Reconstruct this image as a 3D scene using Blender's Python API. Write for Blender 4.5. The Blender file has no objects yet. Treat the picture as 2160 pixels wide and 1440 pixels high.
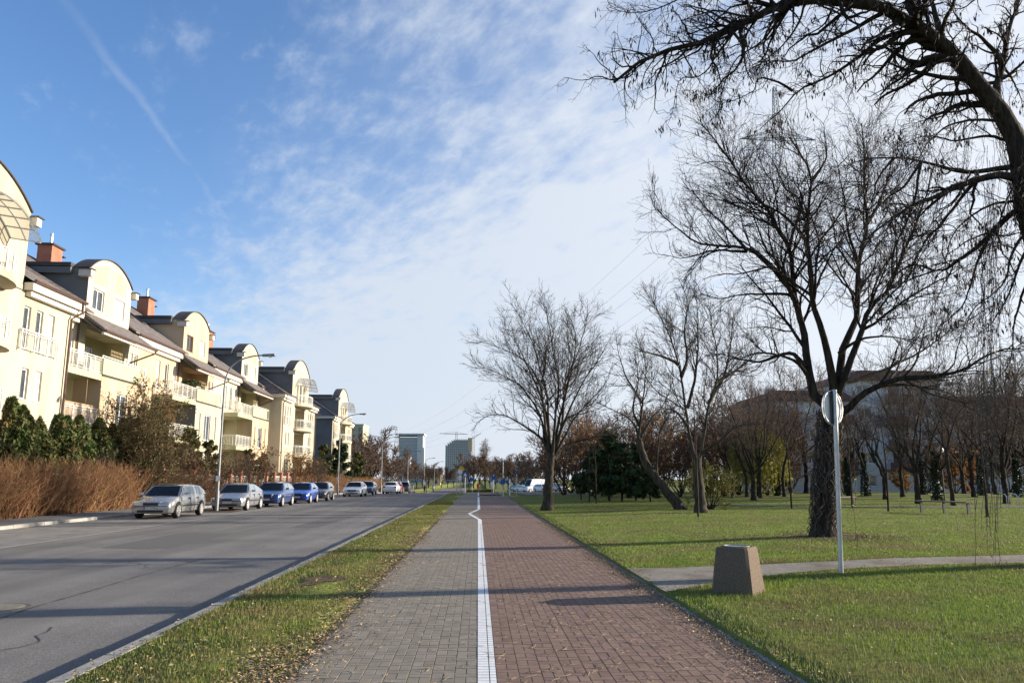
import bpy, math, random
import numpy as np
from mathutils import Vector, Matrix

random.seed(11)
rng = np.random.default_rng(11)
sc = bpy.context.scene
col = sc.collection
PI = math.pi
R = math.radians

# ------------------------------------------------------------------ camera
FPX, EYE = 1654.0, 1.65
PITCH = math.atan(290 / FPX)
YAW = math.atan(72 / FPX * math.cos(PITCH))
cam = bpy.data.cameras.new('camera')
cam.sensor_width = 36
cam.lens = 36 * FPX / 2160
cam.clip_end = 8000
cam_o = bpy.data.objects.new('camera', cam)
col.objects.link(cam_o)
cam_o.location = (0, 0, EYE)
cam_o.rotation_euler = (PI / 2 + PITCH, 0, -YAW)
sc.camera = cam_o

# ------------------------------------------------------------------ sky, sun, exposure
SUN_EL, SUN_OFF = R(14.5), R(10.0)          # elevation, angle from +X towards +Y
SUN_STRENGTH, SKY_STRENGTH, EXPOSURE = 5.0, 0.096, 1.0
SKY_BLUE = 1.16

world = bpy.data.worlds.new('World')
sc.world = world
world.use_nodes = True


def build_world():
    nt = world.node_tree
    nt.nodes.clear()
    N, L = nt.nodes.new, nt.links.new

    def math_(op, a, b=None, c=None, clamp=False):
        n = N('ShaderNodeMath'); n.operation = op; n.use_clamp = clamp
        for i, v in enumerate((a, b, c)):
            if v is None: continue
            if isinstance(v, (int, float)): n.inputs[i].default_value = v
            else: L(v, n.inputs[i])
        return n.outputs[0]

    def rng_(v, a, b, c=0.0, d=1.0, smooth=True):
        n = N('ShaderNodeMapRange'); n.interpolation_type = 'SMOOTHSTEP' if smooth else 'LINEAR'
        L(v, n.inputs['Value'])
        for k, x in zip(('From Min', 'From Max', 'To Min', 'To Max'), (a, b, c, d)): n.inputs[k].default_value = x
        return n.outputs[0]

    def noise(vec, scale, detail, rough, dist):
        n = N('ShaderNodeTexNoise'); L(vec, n.inputs['Vector'])
        n.inputs['Scale'].default_value = scale; n.inputs['Detail'].default_value = detail
        n.inputs['Roughness'].default_value = rough; n.inputs['Distortion'].default_value = dist
        return n.outputs['Fac']
    tc = N('ShaderNodeTexCoord')
    sep = N('ShaderNodeSeparateXYZ'); L(tc.outputs['Generated'], sep.inputs[0])
    x, y, z = sep.outputs
    zz = math_('ADD', math_('MAXIMUM', z, 0.0), 0.14)
    px, py = math_('DIVIDE', x, zz), math_('DIVIDE', y, zz)      # position on the cloud deck
    # streaks of cirrus lie obliquely: rotate and stretch
    a = R(28)
    u = math_('ADD', math_('MULTIPLY', px, math.cos(a)), math_('MULTIPLY', py, math.sin(a)))
    v = math_('SUBTRACT', math_('MULTIPLY', py, math.cos(a)), math_('MULTIPLY', px, math.sin(a)))
    cb = N('ShaderNodeCombineXYZ'); L(u, cb.inputs[0]); L(math_('MULTIPLY', v, 0.62), cb.inputs[1])
    n1 = noise(cb.outputs[0], 1.5, 5, 0.55, 0.15)
    n2 = noise(cb.outputs[0], 6.5, 8, 0.62, 0.25)
    cb2 = N('ShaderNodeCombineXYZ'); L(math_('MULTIPLY', u, 2.2), cb2.inputs[0]); L(v, cb2.inputs[1])
    n3 = noise(cb2.outputs[0], 9.0, 6, 0.6, 0.2)
    # a clear gap lies over the houses, the deck closes towards the sun side
    gap = math_('ADD', px, math_('MULTIPLY', math_('MINIMUM', py, 3.0), 0.64))
    bias = rng_(gap, 0.22, 1.55, -0.44, 0.66, False)
    bias = math_('ADD', bias, rng_(z, 0.0, 0.22, 0.42, 0.0))
    tex = math_('ADD', math_('MULTIPLY', math_('SUBTRACT', n1, 0.5), 1.0),
                math_('ADD', math_('MULTIPLY', math_('SUBTRACT', n2, 0.5), 1.5),
                      math_('MULTIPLY', math_('SUBTRACT', n3, 0.5), 0.95)))
    cover = math_('ADD', math_('ADD', bias, tex), 0.29, clamp=True)
    cover = rng_(cover, 0.0, 1.0, 0.0, 0.93)
    veil = rng_(math_('ADD', gap, math_('MULTIPLY', math_('SUBTRACT', n1, 0.5), 0.8)), 0.25, 1.3, 0.0, 0.32)
    cover = math_('SUBTRACT', 1.0, math_('MULTIPLY', math_('SUBTRACT', 1.0, cover), math_('SUBTRACT', 1.0, veil)))
    # the old vapour trail in the clear gap
    wob = math_('MULTIPLY', math_('SUBTRACT', noise(cb.outputs[0], 4.0, 4, 0.55, 0.0), 0.5), 0.07)
    dline = math_('ABSOLUTE', math_('ADD', math_('ADD', math_('SUBTRACT', px, math_('MULTIPLY', py, 0.012)), 0.70), wob))
    trail = math_('MULTIPLY', rng_(dline, 0.0, 0.016, 1.0, 0.0), rng_(n2, 0.30, 0.62, 0.04, 0.2))
    trail = math_('MULTIPLY', trail, rng_(py, 2.2, 2.9, 1.0, 0.0))
    cover = math_('MAXIMUM', cover, trail)
    sky = N('ShaderNodeTexSky'); sky.sky_type = 'NISHITA'; sky.sun_disc = False
    sky.sun_elevation = SUN_EL; sky.sun_rotation = PI / 2 - SUN_OFF
    sky.altitude = 100; sky.air_density = 1.0; sky.dust_density = 0.7; sky.ozone_density = 2.2
    hs = N('ShaderNodeHueSaturation'); L(sky.outputs[0], hs.inputs['Color'])
    hs.inputs['Saturation'].default_value = SKY_BLUE
    hs.inputs['Value'].default_value = 1.22
    tint = N('ShaderNodeMix'); tint.data_type = 'RGBA'; tint.blend_type = 'MULTIPLY'; tint.inputs['Factor'].default_value = 1.0
    L(hs.outputs[0], tint.inputs['A']); tint.inputs['B'].default_value = (1.06, 1.0, 1.1, 1)
    cl = N('ShaderNodeMix'); cl.data_type = 'RGBA'
    cl.inputs['A'].default_value = (3.6, 4.0, 4.6, 1); cl.inputs['B'].default_value = (4.7, 4.9, 5.2, 1)
    L(rng_(x, -0.3, 0.75, 0.0, 1.0), cl.inputs['Factor'])
    mx = N('ShaderNodeMix'); mx.data_type = 'RGBA'
    L(cover, mx.inputs['Factor']); L(tint.outputs['Result'], mx.inputs['A']); L(cl.outputs['Result'], mx.inputs['B'])
    bg = N('ShaderNodeBackground'); bg.inputs['Strength'].default_value = SKY_STRENGTH
    L(mx.outputs['Result'], bg.inputs['Color'])
    out = N('ShaderNodeOutputWorld'); L(bg.outputs[0], out.inputs[0])


build_world()
sun = bpy.data.lights.new('sun', 'SUN')
sun.energy = SUN_STRENGTH
sun.angle = R(0.6)
sun.color = (1.0, 0.90, 0.765)
sun_o = bpy.data.objects.new('sun', sun)
col.objects.link(sun_o)
sd = Vector((math.cos(SUN_OFF) * math.cos(SUN_EL), math.sin(SUN_OFF) * math.cos(SUN_EL), math.sin(SUN_EL)))
sun_o.rotation_euler = sd.to_track_quat('Z', 'Y').to_euler()
sun_o.location = sd * 200
sc.view_settings.view_transform = 'Standard'
sc.view_settings.look = 'None'
sc.view_settings.gamma = 1
sc.view_settings.use_curve_mapping = False
sc.view_settings.exposure = EXPOSURE
sc.cycles.max_bounces = 6
sc.cycles.diffuse_bounces = 3
sc.cycles.transparent_max_bounces = 6

# ------------------------------------------------------------------ places
_f = np.array([math.sin(YAW) * math.cos(PITCH), math.cos(YAW) * math.cos(PITCH), math.sin(PITCH)])
_r = np.array([math.cos(YAW), -math.sin(YAW), 0.0])
_u = np.cross(_r, _f)
_c = np.array([0, 0, EYE])


def _ray(x, y): return _f + _r * (x - 1080) / FPX - _u * (y - 720) / FPX


def gp(x, y, z=0.0):
    """survey point on a level z"""
    d = _ray(x, y)
    return _c + d * ((z - EYE) / d[2])


def gpy(x, y, Y):
    """survey point on the upright plane at distance Y"""
    d = _ray(x, y)
    return _c + d * (Y / d[1])


def sstep(a, b, t):
    t = np.clip((np.asarray(t, float) - a) / (b - a), 0, 1)
    return t * t * (3 - 2 * t)


def gz(y): return -1.5 * sstep(85, 200, y)            # the ground falls away beyond 85 m


def lz(x, y):                                          # height of the lawn east of the path
    return 0.04 + 0.10 * sstep(3.2, 9, x) + 0.35 * np.exp(-((np.asarray(x) - 36) / 12) ** 2 - ((np.asarray(y) - 66) / 9) ** 2) + gz(y) - 0.04 * sstep(60, 90, y)


# ------------------------------------------------------------------ materials
MATS = {}


def mat(name, c1, c2=None, scale=3.0, rough=0.8, bump=0.0, bscale=60.0, spec=0.3, metal=0.0, rand=0.0, detail=6.0,
        contrast=(0.35, 0.65), trans=0.0, coat=0.0, world_space=False, alpha=None, huerand=0.0, c3=None, scale3=0.5, stretch=None):
    m = bpy.data.materials.new(name)
    m.use_nodes = True
    nt = m.node_tree
    nt.nodes.clear()
    N, L = nt.nodes.new, nt.links.new
    out = N('ShaderNodeOutputMaterial')
    b = N('ShaderNodeBsdfPrincipled')
    b.inputs['Roughness'].default_value = rough
    b.inputs['Metallic'].default_value = metal
    b.inputs['Specular IOR Level'].default_value = spec
    if coat: b.inputs['Coat Weight'].default_value = coat; b.inputs['Coat Roughness'].default_value = 0.06
    L(b.outputs[0], out.inputs[0])
    c1 = tuple(c1) + (1,)
    if world_space:
        vec = N('ShaderNodeNewGeometry').outputs['Position']
    else:
        vec = N('ShaderNodeTexCoord').outputs['Object']
    if stretch:
        mp_ = N('ShaderNodeMapping'); mp_.inputs['Scale'].default_value = stretch; L(vec, mp_.inputs[0]); vec = mp_.outputs[0]
    src = None
    if c2 is not None:
        n = N('ShaderNodeTexNoise'); n.inputs['Scale'].default_value = scale; n.inputs['Detail'].default_value = detail
        n.inputs['Roughness'].default_value = 0.6
        L(vec, n.inputs['Vector'])
        r = N('ShaderNodeMapRange'); L(n.outputs['Fac'], r.inputs['Value'])
        r.inputs['From Min'].default_value, r.inputs['From Max'].default_value = contrast
        mx = N('ShaderNodeMix'); mx.data_type = 'RGBA'
        L(r.outputs[0], mx.inputs['Factor']); mx.inputs['A'].default_value = c1; mx.inputs['B'].default_value = tuple(c2) + (1,)
        src = mx.outputs['Result']
        if c3 is not None:
            n = N('ShaderNodeTexNoise'); n.inputs['Scale'].default_value = scale3; n.inputs['Detail'].default_value = 4
            L(vec, n.inputs['Vector'])
            r = N('ShaderNodeMapRange'); L(n.outputs['Fac'], r.inputs['Value'])
            r.inputs['From Min'].default_value, r.inputs['From Max'].default_value = 0.45, 0.68
            mx = N('ShaderNodeMix'); mx.data_type = 'RGBA'
            L(r.outputs[0], mx.inputs['Factor']); L(src, mx.inputs['A']); mx.inputs['B'].default_value = tuple(c3) + (1,)
            src = mx.outputs['Result']
    if rand or huerand:
        g = N('ShaderNodeNewGeometry'); oi = N('ShaderNodeObjectInfo')
        ad = N('ShaderNodeMath'); ad.operation = 'ADD'; L(g.outputs['Random Per Island'], ad.inputs[0]); L(oi.outputs['Random'], ad.inputs[1])
        fr = N('ShaderNodeMath'); fr.operation = 'FRACT'; L(ad.outputs[0], fr.inputs[0])
        r = N('ShaderNodeMapRange'); L(fr.outputs[0], r.inputs['Value'])
        r.inputs['To Min'].default_value, r.inputs['To Max'].default_value = 1 - rand, 1 + rand
        h = N('ShaderNodeHueSaturation')
        if src is not None: L(src, h.inputs['Color'])
        else: h.inputs['Color'].default_value = c1
        L(r.outputs[0], h.inputs['Value'])
        if huerand:
            r2 = N('ShaderNodeMapRange'); m7 = N('ShaderNodeMath'); m7.operation = 'MULTIPLY'; m7.inputs[1].default_value = 7.31
            f7 = N('ShaderNodeMath'); f7.operation = 'FRACT'
            L(fr.outputs[0], m7.inputs[0]); L(m7.outputs[0], f7.inputs[0]); L(f7.outputs[0], r2.inputs['Value'])
            r2.inputs['To Min'].default_value, r2.inputs['To Max'].default_value = 0.5 - huerand, 0.5 + huerand
            L(r2.outputs[0], h.inputs['Hue'])
        src = h.outputs[0]
    if src is None: b.inputs['Base Color'].default_value = c1
    else: L(src, b.inputs['Base Color'])
    if bump:
        n = N('ShaderNodeTexNoise'); n.inputs['Scale'].default_value = bscale; n.inputs['Detail'].default_value = 5
        L(vec, n.inputs['Vector'])
        bp = N('ShaderNodeBump'); bp.inputs['Strength'].default_value = bump; bp.inputs['Distance'].default_value = 0.02
        L(n.outputs['Fac'], bp.inputs['Height']); L(bp.outputs[0], b.inputs['Normal'])
    if trans:
        tr = N('ShaderNodeBsdfTranslucent'); ms = N('ShaderNodeMixShader'); ms.inputs[0].default_value = trans
        if src is not None: L(src, tr.inputs['Color'])
        else: tr.inputs['Color'].default_value = c1
        L(b.outputs[0], ms.inputs[1]); L(tr.outputs[0], ms.inputs[2]); L(ms.outputs[0], out.inputs[0])
    if alpha is not None:
        tp = N('ShaderNodeBsdfTransparent'); ms = N('ShaderNodeMixShader'); ms.inputs[0].default_value = alpha
        L(tp.outputs[0], ms.inputs[1]); L(b.outputs[0], ms.inputs[2]); L(ms.outputs[0], out.inputs[0])
    MATS[name] = m
    return m


def brick_mat(name, ca, cb, cm, bw, bh, mortar=0.012, rough=0.85, axes='xy', bump=0.4, offset=0.5):
    m = mat(name, ca, cb, 8, rough)
    nt = m.node_tree
    N, L = nt.nodes.new, nt.links.new
    b = next(n for n in nt.nodes if n.type == 'BSDF_PRINCIPLED')
    g = N('ShaderNodeNewGeometry')
    sp = N('ShaderNodeSeparateXYZ'); L(g.outputs['Position'], sp.inputs[0])
    cbn = N('ShaderNodeCombineXYZ')
    if axes == 'wall':
        ad = N('ShaderNodeMath'); ad.operation = 'ADD'; L(sp.outputs[0], ad.inputs[0]); L(sp.outputs[1], ad.inputs[1])
        L(ad.outputs[0], cbn.inputs[0]); L(sp.outputs[2], cbn.inputs[1])
    else:
        L(sp.outputs[0], cbn.inputs[0]); L(sp.outputs[1], cbn.inputs[1])
    t = N('ShaderNodeTexBrick'); L(cbn.outputs[0], t.inputs['Vector'])
    t.inputs['Scale'].default_value = 1.0; t.inputs['Brick Width'].default_value = bw; t.inputs['Row Height'].default_value = bh
    t.inputs['Mortar Size'].default_value = mortar; t.inputs['Mortar Smooth'].default_value = 0.3; t.offset = offset
    t.inputs['Color1'].default_value = tuple(ca) + (1,); t.inputs['Color2'].default_value = tuple(cb) + (1,); t.inputs['Mortar'].default_value = tuple(cm) + (1,)
    n = N('ShaderNodeTexNoise'); n.inputs['Scale'].default_value = 1.3; n.inputs['Detail'].default_value = 8; L(g.outputs['Position'], n.inputs['Vector'])
    r = N('ShaderNodeMapRange'); L(n.outputs['Fac'], r.inputs['Value']); r.inputs['From Min'].default_value = 0.3; r.inputs['From Max'].default_value = 0.7
    r.inputs['To Min'].default_value = 0.78; r.inputs['To Max'].default_value = 1.2
    h = N('ShaderNodeHueSaturation'); L(t.outputs['Color'], h.inputs['Color']); L(r.outputs[0], h.inputs['Value'])
    L(h.outputs[0], b.inputs['Base Color'])
    bp = N('ShaderNodeBump'); bp.inputs['Strength'].default_value = bump; bp.inputs['Distance'].default_value = 0.01; bp.invert = True
    L(t.outputs['Fac'], bp.inputs['Height']); L(bp.outputs[0], b.inputs['Normal'])
    return m


def asphalt_mat():
    m = mat('asphalt', (0.112, 0.103, 0.093), (0.172, 0.159, 0.144), 0.35, 0.82, 0.5, 260, 0.35, world_space=True, contrast=(0.3, 0.7))
    nt = m.node_tree
    N, L = nt.nodes.new, nt.links.new
    b = next(n for n in nt.nodes if n.type == 'BSDF_PRINCIPLED')
    src = b.inputs['Base Color'].links[0].from_socket
    g = N('ShaderNodeNewGeometry')
    n = N('ShaderNodeTexNoise'); n.inputs['Scale'].default_value = 75; n.inputs['Detail'].default_value = 3; L(g.outputs['Position'], n.inputs['Vector'])
    r = N('ShaderNodeMapRange'); L(n.outputs['Fac'], r.inputs['Value']); r.inputs['From Min'].default_value = 0.32; r.inputs['From Max'].default_value = 0.7
    r.inputs['To Min'].default_value = 0.5; r.inputs['To Max'].default_value = 1.75
    h = N('ShaderNodeHueSaturation'); L(src, h.inputs['Color']); L(r.outputs[0], h.inputs['Value'])
    # wheel tracks, long streaks along the road
    mp = N('ShaderNodeMapping'); mp.inputs['Scale'].default_value = (0.9, 0.03, 1); L(g.outputs['Position'], mp.inputs[0])
    n2 = N('ShaderNodeTexNoise'); n2.inputs['Scale'].default_value = 1.0; n2.inputs['Detail'].default_value = 5; L(mp.outputs[0], n2.inputs['Vector'])
    r2 = N('ShaderNodeMapRange'); L(n2.outputs['Fac'], r2.inputs['Value']); r2.inputs['From Min'].default_value = 0.35; r2.inputs['From Max'].default_value = 0.65
    r2.inputs['To Min'].default_value = 0.82; r2.inputs['To Max'].default_value = 1.2
    h2 = N('ShaderNodeHueSaturation'); L(h.outputs[0], h2.inputs['Color']); L(r2.outputs[0], h2.inputs['Value'])
    L(h2.outputs[0], b.inputs['Base Color'])
    return m


def M(n): return MATS[n]


asphalt_mat()
mat('road_patch', (0.05, 0.05, 0.049), (0.07, 0.068, 0.066), 2.0, 0.85, 0.4, 200, world_space=True)
mat('road_patch2', (0.1, 0.092, 0.084), (0.145, 0.135, 0.123), 60.0, 0.85, 0.4, 200, world_space=True)
mat('paver_grey', (0.205, 0.172, 0.13), (0.26, 0.222, 0.172), 5.0, 0.85, 0.15, 300, 0.25, rand=0.1, world_space=True)
mat('paver_red', (0.185, 0.115, 0.085), (0.235, 0.152, 0.115), 5.0, 0.85, 0.15, 300, 0.25, rand=0.12, world_space=True, huerand=0.008)
mat('joint_moss', (0.09, 0.085, 0.04), (0.13, 0.11, 0.07), 6.0, 1.0, 0.3, 120, 0.1, world_space=True)
brick_mat('paver_grey_far', (0.205, 0.175, 0.135), (0.24, 0.207, 0.162), (0.11, 0.095, 0.07), 0.197, 0.1, 0.01)
brick_mat('paver_red_far', (0.185, 0.118, 0.09), (0.22, 0.143, 0.11), (0.1, 0.075, 0.055), 0.197, 0.1, 0.01)
brick_mat('parking_pavers', (0.215, 0.2, 0.18), (0.27, 0.25, 0.225), (0.09, 0.08, 0.065), 0.2, 0.1, 0.012)
brick_mat('sidewalk_pavers', (0.16, 0.155, 0.15), (0.2, 0.195, 0.185), (0.07, 0.065, 0.055), 0.2, 0.1, 0.012)
mat('kerb_concrete', (0.27, 0.25, 0.22), (0.35, 0.33, 0.29), 2.5, 0.9, 0.4, 120, 0.2, rand=0.08, world_space=True)
mat('line_paint', (0.62, 0.61, 0.58), (0.76, 0.75, 0.72), 9.0, 0.7, 0.15, 150, world_space=True, contrast=(0.25, 0.55))
mat('worn_paint', (0.5, 0.48, 0.45), (0.25, 0.2, 0.18), 14.0, 0.8, 0.1, 150, world_space=True)
mat('turf', (0.105, 0.14, 0.025), (0.175, 0.195, 0.04), 1.3, 0.95, 0.5, 60, 0.1, world_space=True, c3=(0.13, 0.11, 0.042), scale3=0.35)
mat('grass_blade', (0.145, 0.21, 0.03), (0.235, 0.285, 0.05), 0.9, 0.6, 0, spec=0.25, rand=0.35, huerand=0.02, trans=0.3, world_space=True, c3=(0.22, 0.185, 0.07), scale3=0.7)
mat('verge_blade', (0.14, 0.18, 0.034), (0.22, 0.225, 0.06), 1.4, 0.6, 0, spec=0.25, rand=0.4, huerand=0.025, trans=0.3, world_space=True, c3=(0.27, 0.205, 0.085), scale3=1.1)
mat('dry_leaf', (0.26, 0.175, 0.085), (0.38, 0.29, 0.165), 3.0, 0.75, rand=0.45, huerand=0.03, world_space=True)
mat('yellow_leaf', (0.55, 0.38, 0.06), rand=0.25, trans=0.3)
mat('stalk', (0.42, 0.31, 0.17), rand=0.3, rough=0.7)
mat('gravel', (0.235, 0.205, 0.165), (0.31, 0.28, 0.23), 9.0, 0.95, 0.6, 90, 0.1, world_space=True, c3=(0.17, 0.15, 0.11), scale3=1.2)
mat('litter_soil', (0.085, 0.06, 0.035), (0.14, 0.1, 0.06), 6.0, 1.0, 0.6, 90, 0.1, world_space=True)
mat('bark_dark', (0.016, 0.012, 0.009), (0.065, 0.05, 0.037), 14.0, 0.95, 1.0, 22, 0.1, stretch=(1, 1, .16))
mat('bark_grey', (0.026, 0.021, 0.015), (0.095, 0.08, 0.06), 12.0, 0.95, 1.0, 18, 0.1, stretch=(1, 1, .16))
mat('twig_dark', (0.032, 0.024, 0.019), rough=0.85, spec=0.15)
mat('twig_grey', (0.06, 0.047, 0.036), rough=0.85, spec=0.15)
mat('twig_brown', (0.12, 0.075, 0.048), rough=0.9, rand=0.25, spec=0.1)
mat('twig_far', (0.14, 0.1, 0.076), rough=0.9, rand=0.2, spec=0.1)
mat('twig_hedge', (0.29, 0.165, 0.085), rough=0.85, rand=0.6, huerand=0.025, spec=0.1)
mat('vine', (0.09, 0.065, 0.05), rough=0.85, rand=0.35)
mat('seed_pod', (0.075, 0.045, 0.03), rough=0.7, rand=0.35)
mat('thuja', (0.045, 0.075, 0.02), (0.1, 0.125, 0.03), 3.0, 0.75, rand=0.4, huerand=0.02, trans=0.15, c3=(0.12, 0.085, 0.03), scale3=1.5)
mat('conifer', (0.03, 0.055, 0.02), (0.055, 0.08, 0.025), 3.0, 0.75, rand=0.4, huerand=0.02, trans=0.1)
mat('ivy', (0.02, 0.035, 0.012), (0.035, 0.05, 0.018), 3.0, 0.5, rand=0.3)
mat('leaf_olive', (0.09, 0.085, 0.03), (0.14, 0.1, 0.045), 3.0, 0.8, rand=0.4, huerand=0.03, trans=0.2)
mat('leaf_rust', (0.28, 0.13, 0.045), (0.36, 0.2, 0.07), 3.0, 0.8, rand=0.35, huerand=0.02, trans=0.25)
mat('leaf_maroon', (0.09, 0.045, 0.03), (0.13, 0.07, 0.04), 3.0, 0.8, rand=0.4, trans=0.15)
mat('leaf_willow', (0.3, 0.29, 0.06), (0.4, 0.36, 0.09), 3.0, 0.8, rand=0.3, trans=0.3)
mat('leaf_yellowgreen', (0.16, 0.17, 0.035), (0.24, 0.21, 0.05), 3.0, 0.8, rand=0.35, trans=0.25)
mat('plaster_cream', (0.54, 0.485, 0.355), (0.59, 0.535, 0.4), 0.6, 0.92, 0.15, 150, 0.15, world_space=True, c3=(0.46, 0.4, 0.275), scale3=0.9, stretch=(1, 1, .3))
mat('plaster_pale', (0.46, 0.41, 0.3), (0.5, 0.45, 0.335), 0.6, 0.92, 0.15, 150, 0.15, world_space=True, c3=(0.4, 0.35, 0.245), scale3=0.9, stretch=(1, 1, .3))
mat('plaster_peach', (0.53, 0.4, 0.26), (0.57, 0.445, 0.3), 0.6, 0.92, 0.15, 150, 0.15, world_space=True, c3=(0.45, 0.33, 0.2), scale3=0.9, stretch=(1, 1, .3))
mat('plaster_green', (0.42, 0.41, 0.26), (0.46, 0.45, 0.29), 0.6, 0.92, 0.15, 150, 0.15, world_space=True)
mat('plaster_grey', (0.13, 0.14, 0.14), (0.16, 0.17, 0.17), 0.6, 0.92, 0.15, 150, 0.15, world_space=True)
mat('plaster_white', (0.54, 0.535, 0.52), (0.6, 0.595, 0.58), 0.6, 0.92, 0.1, 150, 0.15, world_space=True)
mat('trim_white', (0.58, 0.54, 0.45), (0.63, 0.59, 0.5), 2.0, 0.7)
mat('window_frame', (0.8, 0.8, 0.78), rough=0.35, spec=0.5)
mat('window_frame_brown', (0.16, 0.07, 0.035), rough=0.4, spec=0.5)
mat('glass_dark', (0.03, 0.037, 0.045), (0.07, 0.08, 0.085), 1.5, 0.04, spec=0.9)
mat('glass_curtain', (0.45, 0.46, 0.44), (0.6, 0.61, 0.58), 6.0, 0.12, spec=0.8)
mat('railing_white', (0.78, 0.77, 0.7), rough=0.45)
mat('gutter_brown', (0.085, 0.045, 0.032), (0.11, 0.06, 0.045), 4, 0.4, spec=0.5)
mat('dark_metal', (0.035, 0.03, 0.03), (0.055, 0.05, 0.048), 4, 0.5, spec=0.4)
brick_mat('shingle', (0.135, 0.115, 0.105), (0.19, 0.165, 0.15), (0.06, 0.05, 0.048), 0.33, 0.16, 0.012, 0.9, 'wall', 0.3)
mat('roof_felt', (0.06, 0.058, 0.06), (0.085, 0.08, 0.08), 2.0, 0.85, world_space=True)
brick_mat('brick_red', (0.36, 0.115, 0.06), (0.43, 0.15, 0.085), (0.3, 0.2, 0.15), 0.25, 0.08, 0.012, 0.9, 'wall', 0.4)
mat('steel', (0.55, 0.55, 0.54), (0.62, 0.62, 0.61), 3, 0.35, metal=0.9, spec=0.5)
mat('zinc', (0.36, 0.37, 0.38), (0.45, 0.46, 0.47), 5, 0.5, metal=0.5)
mat('polycarbonate', (0.55, 0.57, 0.58), rough=0.25, alpha=0.45, spec=0.6)
mat('reed', (0.33, 0.22, 0.13), (0.42, 0.3, 0.19), 30, 0.9, 0.4, 80)
mat('trellis_wood', (0.35, 0.27, 0.15), (0.42, 0.33, 0.2), 10, 0.8)
mat('terracotta', (0.45, 0.15, 0.07), rough=0.8)
mat('white_plastic', (0.8, 0.8, 0.8), rough=0.4, spec=0.4)
mat('sign_back', (0.66, 0.66, 0.65), (0.74, 0.74, 0.73), 5, 0.45, spec=0.4)
mat('galv_pole', (0.4, 0.4, 0.4), (0.5, 0.5, 0.49), 12, 0.42, metal=0.7, spec=0.5)
mat('lamp_grey', (0.2, 0.21, 0.215), (0.26, 0.27, 0.27), 6, 0.55, metal=0.3)
mat('terrazzo', (0.22, 0.155, 0.1), (0.075, 0.055, 0.04), 130, 0.85, 0.5, 160, contrast=(0.4, 0.6), detail=2)
mat('sign_blue', (0.02, 0.09, 0.3), rough=0.4, spec=0.5)
mat('sign_yellow', (0.75, 0.45, 0.03), rough=0.4, spec=0.5)
mat('sign_white', (0.8, 0.8, 0.8), rough=0.4, spec=0.5)
mat('rubber', (0.022, 0.021, 0.02), (0.04, 0.037, 0.034), 8, 0.85)
mat('rim_silver', (0.55, 0.53, 0.5), (0.62, 0.6, 0.57), 5, 0.45, metal=0.2)
mat('car_glass', (0.012, 0.015, 0.017), rough=0.05, spec=0.22)
mat('car_glass_side', (0.16, 0.2, 0.23), (0.22, 0.26, 0.29), 1.5, 0.06, spec=0.9)  # bluish sky reflection of the side panes is put into the base colour
mat('black_trim', (0.02, 0.02, 0.021), rough=0.5, spec=0.4)
mat('headlight', (0.75, 0.76, 0.75), (0.85, 0.85, 0.84), 20, 0.12, spec=0.8)
mat('tail_light', (0.5, 0.02, 0.02), rough=0.2, spec=0.7)
mat('plate_white', (0.6, 0.6, 0.58), rough=0.5)
mat('plate_ink', (0.02, 0.02, 0.02), rough=0.5)
mat('plate_blue', (0.02, 0.05, 0.3), rough=0.5)
for nm, c, mt in (('silver', (0.38, 0.37, 0.345), 0.45), ('silver_blue', (0.29, 0.29, 0.3), 0.45), ('navy', (0.03, 0.065, 0.19), 0.25), ('blue', (0.03, 0.085, 0.36), 0.2),
                  ('gunmetal', (0.13, 0.13, 0.125), 0.4), ('white', (0.74, 0.74, 0.73), 0.0), ('dark_blue', (0.025, 0.04, 0.08), 0.3), ('red', (0.3, 0.03, 0.035), 0.1), ('graphite', (0.07, 0.08, 0.1), 0.3), ('beige', (0.5, 0.45, 0.3), 0.1)):
    mat('paint_' + nm, c, tuple(min(1, k * 1.12 + 0.01) for k in c), 1.3, 0.24, metal=mt, spec=0.5, coat=0.7)
mat('bench_wood', (0.16, 0.12, 0.085), (0.22, 0.17, 0.12), 14, 0.8, 0.3, 60)
mat('bench_steel', (0.05, 0.055, 0.055), rough=0.5)
mat('pylon_steel', (0.22, 0.24, 0.26), (0.27, 0.29, 0.31), 0.5, 0.6, metal=0.3)
mat('concrete_far', (0.44, 0.45, 0.47), (0.51, 0.52, 0.54), 0.1, 0.9, world_space=True)  # distance haze is mixed into this pale, bluish tone
mat('glass_tower', (0.23, 0.28, 0.35), (0.28, 0.33, 0.4), 0.06, 0.12, spec=0.8, world_space=True)  # tower glass paled as well, haze painted into the colour
mat('roof_red', (0.1, 0.062, 0.056), (0.13, 0.08, 0.07), 1.5, 0.9)
mat('skin', (0.5, 0.33, 0.25), rough=0.6)
mat('cloth_dark', (0.03, 0.03, 0.04), rough=0.9)
mat('cloth_red', (0.25, 0.035, 0.03), rough=0.9)
mat('cloth_pale', (0.5, 0.5, 0.48), rough=0.9)
mat('hair', (0.04, 0.025, 0.015), rough=0.7)
mat('crane_yellow', (0.2, 0.21, 0.2), rough=0.6)
# ------------------------------------------------------------------ builders
ORG = {}


def tag(o, label=None, cat=None, group=None, kind=None):
    if label: o['label'] = label
    if cat: o['category'] = cat
    if group: o['group'] = group
    if kind: o['kind'] = kind
    return o


def thing(name, loc, label, cat, group=None, rz=0.0):
    o = bpy.data.objects.new(name, None)
    col.objects.link(o)
    o.location = loc
    o.rotation_euler = (0, 0, rz)
    o.empty_display_size = 0.2
    ORG[o.name] = np.array(loc, float) if rz == 0 else np.zeros(3)
    return tag(o, label, cat, group)


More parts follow.
